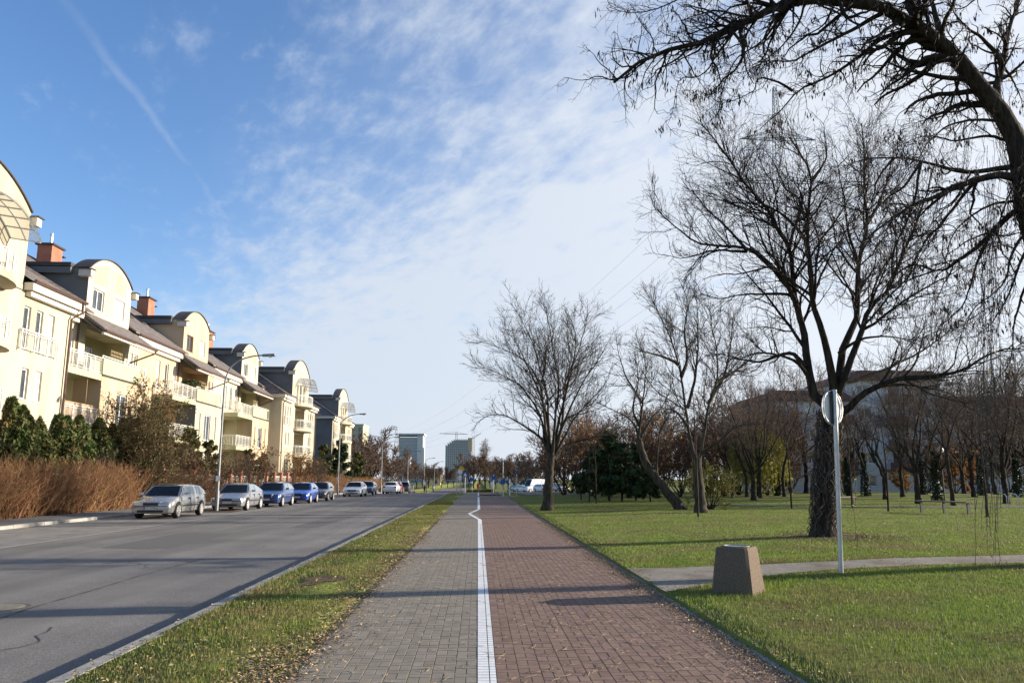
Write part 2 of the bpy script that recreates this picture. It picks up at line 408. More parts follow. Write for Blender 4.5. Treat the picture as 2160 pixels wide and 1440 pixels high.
def link(name, mesh, parent=None, loc=(0, 0, 0)):
    o = bpy.data.objects.new(name, mesh)
    col.objects.link(o)
    o.location = loc
    if parent is not None:
        o.parent = parent
        ORG[o.name] = ORG.get(parent.name, np.zeros(3))
    else:
        ORG[o.name] = np.array(loc, float)
    return o


class MB:
    """collects boxes, prisms, tubes and lathes for ONE mesh object"""

    def __init__(s): s.v, s.f, s.mi, s.n = [], [], [], 0

    def add(s, V, F, mi=0):
        V = np.asarray(V, float).reshape(-1, 3)
        s.v.append(V)
        for f in F: s.f.append(tuple(i + s.n for i in f)); s.mi.append(mi)
        s.n += len(V)
        return s

    def box(s, x0, x1, y0, y1, z0, z1, mi=0):
        V = [(x, y, z) for z in (z0, z1) for y in (y0, y1) for x in (x0, x1)]
        return s.add(V, [(0, 2, 3, 1), (4, 5, 7, 6), (0, 1, 5, 4), (2, 6, 7, 3), (0, 4, 6, 2), (1, 3, 7, 5)], mi)

    def hexa(s, bottom, top, mi=0):
        n = len(bottom)
        return s.add(list(bottom) + list(top), [tuple(range(n - 1, -1, -1)), tuple(range(n, 2 * n))] + [(i, (i + 1) % n, n + (i + 1) % n, n + i) for i in range(n)], mi)

    def prism(s, poly, axis, a0, a1, mi=0):
        def P(a, p): return (a, p[0], p[1]) if axis == 'x' else (p[0], a, p[1]) if axis == 'y' else (p[0], p[1], a)
        return s.hexa([P(a0, p) for p in poly], [P(a1, p) for p in poly], mi)

    def sheet(s, *pts, mi=0): return s.add(pts, [tuple(range(len(pts)))], mi)

    def tube(s, pts, r, k=6, caps=True, mi=0):
        P = np.asarray(pts, float)
        n = len(P)
        r = np.broadcast_to(np.asarray(r, float), (n,))
        T = np.gradient(P, axis=0)
        T /= np.linalg.norm(T, axis=1)[:, None] + 1e-9
        ref = np.array([0, 0, 1.0]) if abs(T[:, 2]).mean() < 0.8 else np.array([1.0, 0, 0])
        U = np.cross(T, ref); U /= np.linalg.norm(U, axis=1)[:, None] + 1e-9
        W = np.cross(T, U)
        a = np.arange(k) * 2 * PI / k
        V = P[:, None] + r[:, None, None] * (np.cos(a)[None, :, None] * U[:, None] + np.sin(a)[None, :, None] * W[:, None])
        F = [(i * k + j, i * k + (j + 1) % k, (i + 1) * k + (j + 1) % k, (i + 1) * k + j) for i in range(n - 1) for j in range(k)]
        if caps: F += [tuple(range(k - 1, -1, -1)), tuple((n - 1) * k + j for j in range(k))]
        return s.add(V.reshape(-1, 3), F, mi)

    def lathe(s, prof, c=(0, 0, 0), k=16, axis='z', mi=0):
        a = np.arange(k) * 2 * PI / k
        V = []
        for r, h in prof:
            for t in a:
                p = (r * math.cos(t), r * math.sin(t), h)
                V.append(p if axis == 'z' else (p[2], p[0], p[1]) if axis == 'x' else (p[0], p[2], p[1]))
        V = np.array(V) + np.array(c)
        n = len(prof)
        F = [(i * k + j, i * k + (j + 1) % k, (i + 1) * k + (j + 1) % k, (i + 1) * k + j) for i in range(n - 1) for j in range(k)]
        F += [tuple(range(k - 1, -1, -1)), tuple((n - 1) * k + j for j in range(k))]
        return s.add(V, F, mi)

    def build(s, name, mats, parent=None, loc=(0, 0, 0), smooth=None):
        if isinstance(mats, str): mats = [mats]
        org = ORG.get(parent.name, np.zeros(3)) if parent is not None else np.array(loc, float)
        V = np.concatenate(s.v) - org
        me = bpy.data.meshes.new(name)
        me.from_pydata(V.tolist(), [], s.f)
        for m in mats: me.materials.append(M(m))
        if len(mats) > 1: me.polygons.foreach_set('material_index', s.mi)
        if smooth is not None:
            me.polygons.foreach_set('use_smooth', [True] * len(me.polygons))
            me.set_sharp_from_angle(angle=R(smooth))
        me.update()
        return link(name, me, parent, (0, 0, 0) if parent is not None else loc)


def np_mesh(name, V, F, material, smooth=False):
    V = np.ascontiguousarray(V, np.float32).reshape(-1, 3)
    F = np.ascontiguousarray(F, np.int32)
    k = F.shape[1]
    me = bpy.data.meshes.new(name)
    me.vertices.add(len(V)); me.vertices.foreach_set('co', V.ravel())
    me.loops.add(F.size); me.loops.foreach_set('vertex_index', F.ravel())
    me.polygons.add(len(F)); me.polygons.foreach_set('loop_start', np.arange(0, F.size, k, dtype=np.int32))
    me.polygons.foreach_set('use_smooth', np.full(len(F), bool(smooth)))
    me.update(calc_edges=True)
    me.materials.append(M(material))
    return me


def strip(name, left, right, material, z=None, kind='structure', zf=None):
    """ground sheet between two edge lines given as (x, y) lists of equal length"""
    A, B = np.asarray(left, float), np.asarray(right, float)
    n = len(A)
    f = zf or (lambda x, y: z + gz(y))
    V = [(p[0], p[1], float(f(p[0], p[1]))) for p in A] + [(p[0], p[1], float(f(p[0], p[1]))) for p in B]
    m = MB().add(V, [(i, n + i, n + i + 1, i + 1) for i in range(n - 1)])
    return tag(m.build(name, material), kind=kind)


def copy_tree(root, loc, rz=0.0, scale=1.0, label=None, group=None):
    r = root.copy(); col.objects.link(r)
    r.location = loc; r.rotation_euler = (0, 0, rz)
    r.scale = (scale,) * 3 if isinstance(scale, (int, float)) else scale
    if label: r['label'] = label
    if group: r['group'] = group
    for ch in list(root.children):
        c = ch.copy(); col.objects.link(c); c.parent = r
        for g in list(ch.children):
            d = g.copy(); col.objects.link(d); d.parent = c
    return r


def text_mesh(name, s, size, material, parent, loc, rot):
    cu = bpy.data.curves.new(name, 'FONT')
    cu.body = s; cu.size = size; cu.align_x = 'CENTER'; cu.align_y = 'CENTER'
    t = bpy.data.objects.new(name, cu); col.objects.link(t)
    dg = bpy.context.evaluated_depsgraph_get()
    me = bpy.data.meshes.new_from_object(t.evaluated_get(dg))
    bpy.data.objects.remove(t)
    me.materials.clear(); me.materials.append(M(material))
    o = link(name, me, parent, loc)
    o.rotation_euler = rot
    return o


# ------------------------------------------------------------------ the ground sheet and the street
KERB_IN, KERB_OUT = -3.56, -3.38             # road face, verge face
ROAD_W = -11.85                              # western edge of the carriageway
PARK_W = -16.3
PATH_W, LINE_X, PATH_E = -1.62, 0.09, 2.66


def zg(x, y):
    x, y = np.asarray(x, float), np.asarray(y, float)
    z = np.where(x > 2.7, lz(x, y), gz(y) - 0.0)
    z = np.where((x > -17) & (x < -3.45), gz(y) - 0.4, z)
    z = np.where((x > -1.66) & (x < 2.68), gz(y) - 0.09, z)
    return z


def build_ground():
    xs = np.array([-2500, -900, -300, -120, -60, -40, -30, -22, -17.001, -16.9, -10, -3.46, -3.44, -2.5, -1.67, -1.65, 0.5, 2.67, 2.71] + list(np.linspace(3.2, 12, 12)) + list(np.linspace(14, 60, 24)) + [80, 120, 300, 900, 2500], float)
    ys = np.array([-200, -60, -20] + list(np.linspace(-10, 50, 31)) + list(np.linspace(54, 210, 40)) + [260, 350, 500, 800, 1500, 3000, 6000], float)
    X, Y = np.meshgrid(xs, ys)
    V = np.stack([X, Y, zg(X, Y)], -1).reshape(-1, 3)
    nx, ny = len(xs), len(ys)
    i, j = np.meshgrid(np.arange(nx - 1), np.arange(ny - 1))
    a = (j * nx + i).ravel()
    F = np.stack([a, a + 1, a + nx + 1, a + nx], -1)
    tag(link('ground', np_mesh('ground', V, F, 'turf', True)), kind='structure')


build_ground()
YS = np.array([-8, 0, 5, 10, 20, 35, 50, 70, 85, 100, 120, 140, 160, 180, 200, 225, 250, 275, 300.0])


def rz_(x, y): return -0.12 + (KERB_IN - x) * 0.06 / (KERB_IN - ROAD_W) + gz(y)


strip('road', [(ROAD_W, y) for y in YS], [(KERB_IN, y) for y in YS], 'asphalt', zf=rz_)
strip('parking_lane', [(PARK_W, y) for y in YS[:-6]], [(ROAD_W - 0.16, y) for y in YS[:-6]], 'parking_pavers', z=-0.06)
strip('lane_edge_line', [(ROAD_W - 0.16, y) for y in YS[:-6]], [(ROAD_W, y) for y in YS[:-6]], 'kerb_concrete', z=-0.052)
strip('sidewalk', [(-19.0, y) for y in YS[:-5]], [(PARK_W - 0.16, y) for y in YS[:-5]], 'sidewalk_pavers', z=0.055)
strip('garden_strip', [(-40, y) for y in YS], [(-19.0, y) for y in YS], 'litter_soil', z=0.03)
# seam and patch in the asphalt
P = [gp(x, y, -0.1) for x, y in ((-60, 1325), (60, 1283), (200, 1243), (300, 1212), (350, 1199), (430, 1177))]
seam = MB()
for i in range(len(P) - 1):
    n = 7
    for k in range(n):
        a, b = P[i] + (P[i + 1] - P[i]) * k / n, P[i] + (P[i + 1] - P[i]) * (k + 1) / n
        w0, w1 = 0.018 + 0.014 * math.sin(i * 7 + k * 2.3), 0.018 + 0.014 * math.sin(i * 7 + (k + 1) * 2.3)
        seam.sheet((a[0] - w0, a[1], rz_(a[0], a[1]) + .004), (a[0] + w0, a[1], rz_(a[0], a[1]) + .004), (b[0] + w1, b[1], rz_(b[0], b[1]) + .004), (b[0] - w1, b[1], rz_(b[0], b[1]) + .004))
tag(seam.build('road_seam', 'road_patch'), kind='structure')
crk = MB()
rc = np.random.default_rng(3)
for k in range(16):
    x = rc.uniform(-11.3, -4.3); y = 8 + 34 * rc.random() ** 1.4
    th = rc.choice([0, PI / 2]) + rc.normal(0, .3)
    pp = [(x, y)]
    for i in range(int(rc.uniform(8, 22))):
        th += rc.normal(0, .35); x += .14 * math.cos(th); y += .14 * math.sin(th)
        if not -11.7 < x < -3.8: break
        pp.append((x, y))
    for (xa, ya), (xb, yb_) in zip(pp[:-1], pp[1:]):
        w0 = rc.uniform(.005, .014)
        nx0, ny0 = -(yb_ - ya) / .14 * w0, (xb - xa) / .14 * w0
        crk.sheet((xa + nx0, ya + ny0, rz_(xa, ya) + .004), (xa - nx0, ya - ny0, rz_(xa, ya) + .004), (xb - nx0, yb_ - ny0, rz_(xb, yb_) + .004), (xb + nx0, yb_ + ny0, rz_(xb, yb_) + .004))
tag(crk.build('road_cracks', 'road_patch'), kind='structure')
for k, (xa, xb, ya, yb_) in enumerate(((-9.6, -7.9, 21, 26.5), (-6.9, -5.9, 30, 44), (-11.2, -10.1, 33, 37))):
    strip('road_repair', [(xa, ya), (xa - .05, yb_)], [(xb + .06, ya - .1), (xb, yb_ + .1)], 'road_patch2', zf=lambda x, y: rz_(x, y) + .0035)
mc = gp(2, 1281, -0.1)
mh = thing('manhole_cover', (mc[0], mc[1], rz_(mc[0], mc[1])), 'round rusty manhole cover in the asphalt at the left edge', 'manhole cover')
MB().lathe([(0.36, 0.0), (0.36, 0.006), (0.3, 0.006)], mc * [1, 1, 0] + [0, 0, rz_(mc[0], mc[1])], 24).build('rim', 'dark_metal', mh)
MB().lathe([(0.295, 0.0), (0.295, 0.009), (0.25, 0.012)], mc * [1, 1, 0] + [0, 0, rz_(mc[0], mc[1])], 24).build('lid', 'gravel', mh)


# kerbs: single stones
def kerb(name, x0, x1, ztop, drop, y0, y1, L=1.0, yend=None, chamfer=0.03, side=-1):
    root = bpy.data.objects.new(name, None); col.objects.link(root); root['kind'] = 'structure'
    ORG[root.name] = np.zeros(3)
    base = None
    n = int((y1 - y0) / L)
    for i in range(n):
        y = y0 + i * L
        if base is None:
            xm = (x0 + x1) / 2
            xa, xb = (x0 - xm, x1 - xm)
            c0, c1 = (chamfer, 0.006) if side < 0 else (0.006, chamfer)
            poly = [(xa, -drop), (xb, -drop), (xb, -c1), (xb - c1, 0), (xa + c0, 0), (xa, -c0)]
            m = MB().prism(poly, 'y', 0.005, L - 0.005)
            base = m.build('kerb_stone', 'kerb_concrete', root)
            o = base
        else:
            o = base.copy(); col.objects.link(o); o.parent = root
        o.location = (xm + random.uniform(-.006, .006), y, ztop + float(gz(y)) + random.uniform(-.007, .005))
        o.rotation_euler = (0, random.uniform(-.015, .015), random.uniform(-.004, .004))
    if yend:
        ys = [y for y in YS if y1 < y < yend]
        ys = [y1] + ys + [yend]
        m = MB()
        for a, b in zip(ys[:-1], ys[1:]):
            za, zb = ztop + gz(a), ztop + gz(b)
            m.hexa([(x0, a, za - drop), (x1, a, za - drop), (x1, b, zb - drop), (x0, b, zb - drop)], [(x0, a, za), (x1, a, za), (x1, b, zb), (x0, b, zb)])
        tag(m.build('kerb_run', 'kerb_concrete', root), kind='stuff')
    return root


kerb('road_kerb', KERB_IN, KERB_OUT, 0.005, 0.3, 4, 84, 1.0, 300)
kerb('sidewalk_kerb', PARK_W - 0.16, PARK_W, 0.065, 0.3, 18, 98, 1.0, 150, side=1)
kerb('path_kerb', PATH_E, PATH_E + 0.07, 0.012, 0.15, 5, 45, 1.0, 180, 0.008)

# ---- the shared path: single pavers near by, one joined field farther off, texture beyond
CW = 0.197
GAP = 0.004


def paver_field(x0, ncol, y0, y1):
    out = []
    for c in range(ncol):
        xa = x0 + c * CW
        off = -0.15 * (c % 2)
        k = 0
        y = y0 + off
        while y < y1:
            out.append((xa + CW / 2, y + 0.05, CW, 0.1, 0))
            out.append((xa + CW / 4, y + 0.2, CW / 2, 0.2, 1)); out.append((xa + CW * 0.75, y + 0.2, CW / 2, 0.2, 1))
            y += 0.3
    return np.array(out)


def brick_geo(w, h):
    g = GAP / 2
    o = np.array([(-w / 2 + g, -h / 2 + g), (w / 2 - g, -h / 2 + g), (w / 2 - g, h / 2 - g), (-w / 2 + g, h / 2 - g)])
    i = o * (1 - 2 * 0.003 / np.array([w, h]))
    return np.concatenate([np.c_[o, np.full(4, -0.0045)], np.c_[i, np.zeros(4)]])


BF = np.array([(4, 5, 6, 7), (0, 1, 5, 4), (1, 2, 6, 5), (2, 3, 7, 6), (3, 0, 4, 7)])


def path_surface(name, x0, ncol, matname, y1=34.0):
    root = bpy.data.objects.new(name, None); col.objects.link(root); root['kind'] = 'structure'
    ORG[root.name] = np.zeros(3)
    f = paver_field(x0, ncol, 5.4, y1)
    ang = np.arctan2(f[:, 0], f[:, 1]) - YAW
    d = np.hypot(f[:, 0], f[:, 1])
    vis = (np.abs(ang) < 0.60) & (d > 6.35)
    order = np.argsort(np.where(vis, d, 1e6))
    near = set(order[:298].tolist())
    proto = {}
    for i in near:
        x, y, w, h, k = f[i]
        if k not in proto:
            proto[k] = np_mesh('paver', brick_geo(w, h), BF, matname)
        o = bpy.data.objects.new('paver', proto[k]); col.objects.link(o); o.parent = root
        o.location = (x + random.uniform(-.001, .001), y, random.uniform(-.001, .001))
        o.rotation_euler = (random.gauss(0, .003), random.gauss(0, .003), random.gauss(0, .004))
    rest = np.array([i for i in range(len(f)) if i not in near])
    V, F = [], []
    for k in (0, 1):
        s = rest[f[rest, 4] == k]
        g = brick_geo(f[s[0], 2], f[s[0], 3])
        B = np.repeat(g[None], len(s), 0)
        tilt = rng.normal(0, .003, (len(s), 2))
        B[:, :, 2] += rng.uniform(-.001, .001, len(s))[:, None] + B[:, :, 0] * tilt[:, :1] + B[:, :, 1] * tilt[:, 1:]
        B[:, :, 0] += f[s, 0][:, None]; B[:, :, 1] += f[s, 1][:, None]
        n0 = sum(len(v) for v in V)
        V.append(B.reshape(-1, 3)); F.append((BF[None] + np.arange(len(s))[:, None, None] * 8 + n0).reshape(-1, 4))
    o = link('paver_field', np_mesh('paver_field', np.concatenate(V), np.concatenate(F), matname), root)
    tag(o, kind='stuff')
    return root


path_surface('footpath', LINE_X - 0.08 - 8 * CW, 8, 'paver_grey')
path_surface('cycle_path', LINE_X + 0.08, 13, 'paver_red')
strip('path_bed', [(PATH_W - 0.1, y) for y in YS[:6]], [(PATH_E, y) for y in YS[:6]], 'joint_moss', z=-0.0028)
EY = [33.9, 36, 40, 45, 52, 63, 75, 85, 100, 120, 140, 160]
LX = [-1.62, -1.75, -1.8, -1.85, -1.95, -2.05, -2.1, -2.1, -2.1, -2.1, -2.1, -2.1]
strip('footpath_far', list(zip(LX, EY)), [(LINE_X - .05, y) for y in EY], 'paver_grey_far', z=-0.001)
strip('cycle_path_far', [(LINE_X - .05, y) for y in EY[:7]], [(PATH_E, y) for y in EY[:7]], 'paver_red_far', z=-0.001)
strip('path_crossing', [(LINE_X - .05, y) for y in (75, 79)], [(PATH_E + 1.5, y) for y in (75, 79)], 'paver_grey_far', z=0.02)
strip('cycle_path_end', [(LINE_X - .05, y) for y in EY[7:]], [(PATH_E - .4, y) for y in EY[7:]], 'paver_red_far', z=-0.001)
# painted dividing line, a row of painted setts, with the jog round the old bay
ctrl = [(4, LINE_X), (33.2, LINE_X), (38.9, -0.42), (44.6, LINE_X - 0.02), (170, LINE_X - 0.03)]


def line_x(y): return float(np.interp(y, [c[0] for c in ctrl], [c[1] for c in ctrl]))


wl = MB()
y = 5.0
while y < 60:
    L = 0.1 if y < 30 else 0.5
    g = 0.005 if y < 30 else 0.0
    xa, xb = line_x(y), line_x(y + L)
    za = 0.0035 + random.uniform(0, .001)
    for a, b in ((-0.078, 0.018), (0.026, 0.078)) if y < 30 else ((-0.078, 0.078),):
        wl.sheet((xa + a, y + g, za + gz(y)), (xa + b, y + g, za + gz(y)), (xb + b, y + L - g, za + gz(y + L)), (xb + a, y + L - g, za + gz(y + L)))
    y += L
for a, b in ((60, 74.5), (79.5, 90), (90, 105), (105, 120), (120, 140), (140, 160)):
    wl.sheet((line_x(a) - .08, a, .006 + gz(a)), (line_x(a) + .08, a, .006 + gz(a)), (line_x(b) + .08, b, .006 + gz(b)), (line_x(b) - .08, b, .006 + gz(b)))
tag(wl.build('path_dividing_line', 'line_paint'), kind='structure')
mk = MB()
for yy in (44.5, 84):
    for k in range(9):
        x = 0.35 + k * 0.25
        mk.sheet((x, yy, .006 + gz(yy)), (x + .16, yy, .006 + gz(yy)), (x + .16, yy + .45, .006 + gz(yy)), (x, yy + .45, .006 + gz(yy)))
tag(mk.build('path_markings', 'worn_paint'), kind='structure')
zc = MB()
for k in range(8):
    x = -4.4 - k * 0.95
    z0, z1 = rz_(x, 124) + .006, rz_(x, 128) + .006
    zc.sheet((x - .5, 124, z0), (x, 124, z0), (x, 128, z1), (x - .5, 128, z1))
tag(zc.build('zebra_crossing', 'line_paint'), kind='structure')
cl = MB()
for y in (92, 104, 134, 146, 158, 170):
    cl.sheet((-7.85, y, rz_(-7.8, y) + .006), (-7.7, y, rz_(-7.7, y) + .006), (-7.7, y + 4, rz_(-7.7, y + 4) + .006), (-7.85, y + 4, rz_(-7.8, y + 4) + .006))
tag(cl.build('lane_markings', 'line_paint'), kind='structure')

# ---- park paths
nx_ = [(2.72, 11.6), (3.0, 11.9), (3.6, 12.45), (4.4, 13.1), (5.4, 13.6), (6.5, 13.9), (8, 14.15), (10, 14.4), (14, 15.0), (20, 16.2), (30, 18.5)]
fx_ = [(2.72, 14.75), (3.0, 14.75), (3.6, 14.8), (4.4, 14.9), (5.4, 15.0), (6.5, 15.1), (8, 15.35), (10, 15.7), (14, 16.4), (20, 17.7), (30, 20)]
strip('gravel_path', [(a, b + .05 * math.sin(a * 5)) for a, b in nx_], [(a, b + .05 * math.cos(a * 4)) for a, b in fx_], 'gravel', zf=lambda x, y: lz(x, y) + 0.012)
sp = [(14, 47), (17, 45), (20, 43.5), (24, 42.4), (30, 42.6), (36, 45), (42, 50), (50, 58)]
strip('park_path', [(a, b - 0.7) for a, b in sp], [(a, b + 0.7) for a, b in sp], 'gravel', zf=lambda x, y: lz(x, y) + 0.03)
strip('car_park', [(4.6, y) for y in (80, 95, 110, 140, 170, 200)], [(14, y) for y in (80, 95, 110, 140, 170, 200)], 'asphalt', zf=lambda x, y: float(lz(x, y)) + 0.05)
strip('cross_street', [(-120, y) for y in (205, 216)], [(120, y) for y in (205, 216)], 'asphalt', zf=lambda x, y: float(gz(y)) + 0.05)
# ------------------------------------------------------------------ houses
def wall_x(mb, x, y0, y1, z0, z1, holes=(), depth=0.17, mi=0):
    """upright wall facing +x with real openings and reveals"""
    ys = sorted({y0, y1} | {h[0] for h in holes} | {h[1] for h in holes})
    zs = sorted({z0, z1} | {h[2] for h in holes} | {h[3] for h in holes})
    for a, b in zip(ys[:-1], ys[1:]):
        for c, d in zip(zs[:-1], zs[1:]):
            ym, zm = (a + b) / 2, (c + d) / 2
            if any(h[0] < ym < h[1] and h[2] < zm < h[3] for h in holes): continue
            mb.sheet((x, a, c), (x, b, c), (x, b, d), (x, a, d), mi=mi)
    for h in holes:
        a, b, c, d = h[:4]
        q = x - (h[4] if len(h) > 4 else depth)
        mb.sheet((x, a, c), (x, a, d), (q, a, d), (q, a, c), mi=mi)
        mb.sheet((x, b, c), (q, b, c), (q, b, d), (x, b, d), mi=mi)
        mb.sheet((x, a, c), (q, a, c), (q, b, c), (x, b, c), mi=mi)
        mb.sheet((x, a, d), (x, b, d), (q, b, d), (q, a, d), mi=mi)
    return mb


def window(parent, x, y0, y1, z0, z1, cols=1, frame='window_frame', glass='glass_dark', depth=0.17, sill=True):
    q = x - depth
    m = MB()
    t = 0.075
    for a, b, c, d in ((y0, y0 + t, z0, z1), (y1 - t, y1, z0, z1), (y0 + t, y1 - t, z0, z0 + t), (y0 + t, y1 - t, z1 - t, z1)):
        m.box(q, q + 0.07, a, b, c, d)
    for k in range(1, cols):
        yc = y0 + (y1 - y0) * k / cols
        m.box(q + .002, q + 0.068, yc - t / 2, yc + t / 2, z0 + t, z1 - t)
    if sill: m.box(q + 0.07, x + 0.05, y0 - 0.03, y1 + 0.03, z0 - 0.04, z0 - 0.004)
    w = m.build('window', frame, parent)
    p = MB()
    for k in range(cols):
        a = y0 + (y1 - y0) * k / cols + t * (1 if k == 0 else .5)
        b = y0 + (y1 - y0) * (k + 1) / cols - t * (1 if k == cols - 1 else .5)
        tl = random.uniform(-.004, .004)
        p.sheet((q + .03, a, z0 + t), (q + .03 + tl, b, z0 + t), (q + .03 + tl, b, z1 - t), (q + .03, a, z1 - t))
    p.build('pane', glass, w)
    return w


def railing(parent, pts, z, h=1.0, sp=0.14, mats='railing_white', thin=0.018, name='railing'):
    m = MB()
    P = np.asarray(pts, float)
    for a, b in zip(P[:-1], P[1:]):
        L = np.linalg.norm(b - a)
        d = (b - a) / L
        for zz, r in ((z + h, 0.03), (z + h - 0.12, 0.02), (z + 0.1, 0.02)):
            m.tube([(a[0], a[1], zz), (b[0], b[1], zz)], r, 4, False)
        n = max(1, int(L / sp))
        for i in range(n + 1):
            p = a + d * L * i / n
            if i % 7 == 0: m.box(p[0] - .028, p[0] + .028, p[1] - .028, p[1] + .028, z, z + h)
            else: m.box(p[0] - thin / 2, p[0] + thin / 2, p[1] - thin / 2, p[1] + thin / 2, z + 0.1, z + h - 0.12)
    return m.build(name, mats, parent)


def arch_wall(m, x0, x1, y0, y1, z0, rise, n=20, mi=0):
    """solid segment of a circle standing on z0 between y0 and y1"""
    w = (y1 - y0) / 2
    rad = (w * w + rise * rise) / (2 * rise)
    cy, cz = (y0 + y1) / 2, z0 + rise - rad
    a0 = math.asin(w / rad)
    poly = [(cy + rad * math.sin(t), cz + rad * math.cos(t)) for t in np.linspace(-a0, a0, n)]
    m.prism(poly[::-1], 'x', x0, x1, mi)
    return poly


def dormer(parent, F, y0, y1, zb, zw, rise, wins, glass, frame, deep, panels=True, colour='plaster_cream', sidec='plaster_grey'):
    m = MB()
    wall_x(m, F, y0, y1, zb, zw, wins)
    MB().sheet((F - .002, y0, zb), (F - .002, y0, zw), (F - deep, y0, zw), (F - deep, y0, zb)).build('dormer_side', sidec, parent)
    m.sheet((F, y1, zb), (F - deep, y1, zb), (F - deep, y1, zw), (F, y1, zw))
    poly = arch_wall(m, F - 0.95, F, y0, y1, zw, rise)
    m.build('dormer', colour, parent)
    if panels:
        p = MB()
        yc = (y0 + y1) / 2
        for a, b, mi in ((y0 + .75, yc - .62, 0), (yc + .62, y1 - .75, 0)):
            p = MB()
            p.prism([(a, wins[0][3] + .35), (b, wins[0][3] + .35), (b, zw + rise * .62), (a, zw + rise * .28)] if a < yc else
                    [(a, wins[0][3] + .35), (b, wins[0][3] + .35), (b, zw + rise * .28), (a, zw + rise * .62)], 'x', F, F + 0.012)
            p.build('painted_panel', 'plaster_peach', parent)
        p = MB().box(F, F + .016, yc - .55, yc + .55, wins[0][2] - .1, zw + rise * .6)
        p.build('painted_band', 'plaster_pale', parent)
    # dark sheet on the arch and the flat roof behind it
    r = MB()
    for a, b in zip(poly[:-1], poly[1:]):
        u = np.array([b[0] - a[0], b[1] - a[1]]); u /= np.linalg.norm(u)
        nn = np.array([-u[1], u[0]])
        A, B = np.array(a), np.array(b)
        q = [A + nn * .004, B + nn * .004, B + nn * .07, A + nn * .07]
        r.prism([tuple(k) for k in q], 'x', F - 1.0, F + 0.1)
    r.box(F - deep - 1.2, F - 1.0, y0 - 0.35, y1 + 0.35, zw + 0.02, zw + 0.26)
    r.build('dormer_roof', 'roof_felt', parent)
    c = MB()
    for s, ya in ((-1, y0), (1, y1)):
        a, b = (ya - 0.3, ya - .003) if s < 0 else (ya + .003, ya + 0.3)
        MB().box(F - deep * .95, F - 1.02, a, b, zw - 0.42, zw - 0.02).build('fascia', 'plaster_grey', parent)
        MB().box(F - 0.45, F + 0.32, a - (.12 if s < 0 else 0), b + (.12 if s > 0 else 0), zw - 0.62, zw - 0.2).build('cornice_block', 'trim_white', parent)
    c = MB()
    for s, ya in ((-1, y0), (1, y1)):
        a, b = (ya - 0.5, ya + .05) if s < 0 else (ya - .05, ya + 0.5)
        MB().box(F - 0.5, F + 0.42, a, b, zw - 0.198, zw - 0.15).build('cornice_cap', 'dark_metal', parent)


def gutter(parent, x, y0, y1, z):
    MB().tube([(x, y0, z), (x, y1, z)], 0.085, 6).build('gutter', 'gutter_brown', parent)


def downpipe(parent, pts):
    MB().tube(pts, 0.06, 6).build('downpipe', 'gutter_brown', parent)


def chimney(parent, x, y, z0, z1, flue=True, w=1.0, l=1.4):
    m = MB().box(x - w / 2, x + w / 2, y - l / 2, y + l / 2, z0, z1)
    ch = m.build('chimney', 'brick_red', parent)
    MB().box(x - w / 2 - .14, x + w / 2 + .14, y - l / 2 - .14, y + l / 2 + .14, z1 + .002, z1 + .12).build('chimney_cap', 'dark_metal', ch)
    MB().box(x - w / 2 - .12, x + w / 2 + .12, y + l / 2 + .002, y + l / 2 + .3, z1 - .5, z1 - .42).build('chimney_cap', 'dark_metal', ch)
    if flue: MB().lathe([(.11, z1 + .12), (.11, z1 + .85), (.13, z1 + .85), (.13, z1 + .95)], (x + .1, y - .2, 0), 10).build('flue', 'steel', ch)


FX, BX = -24.5, -23.0


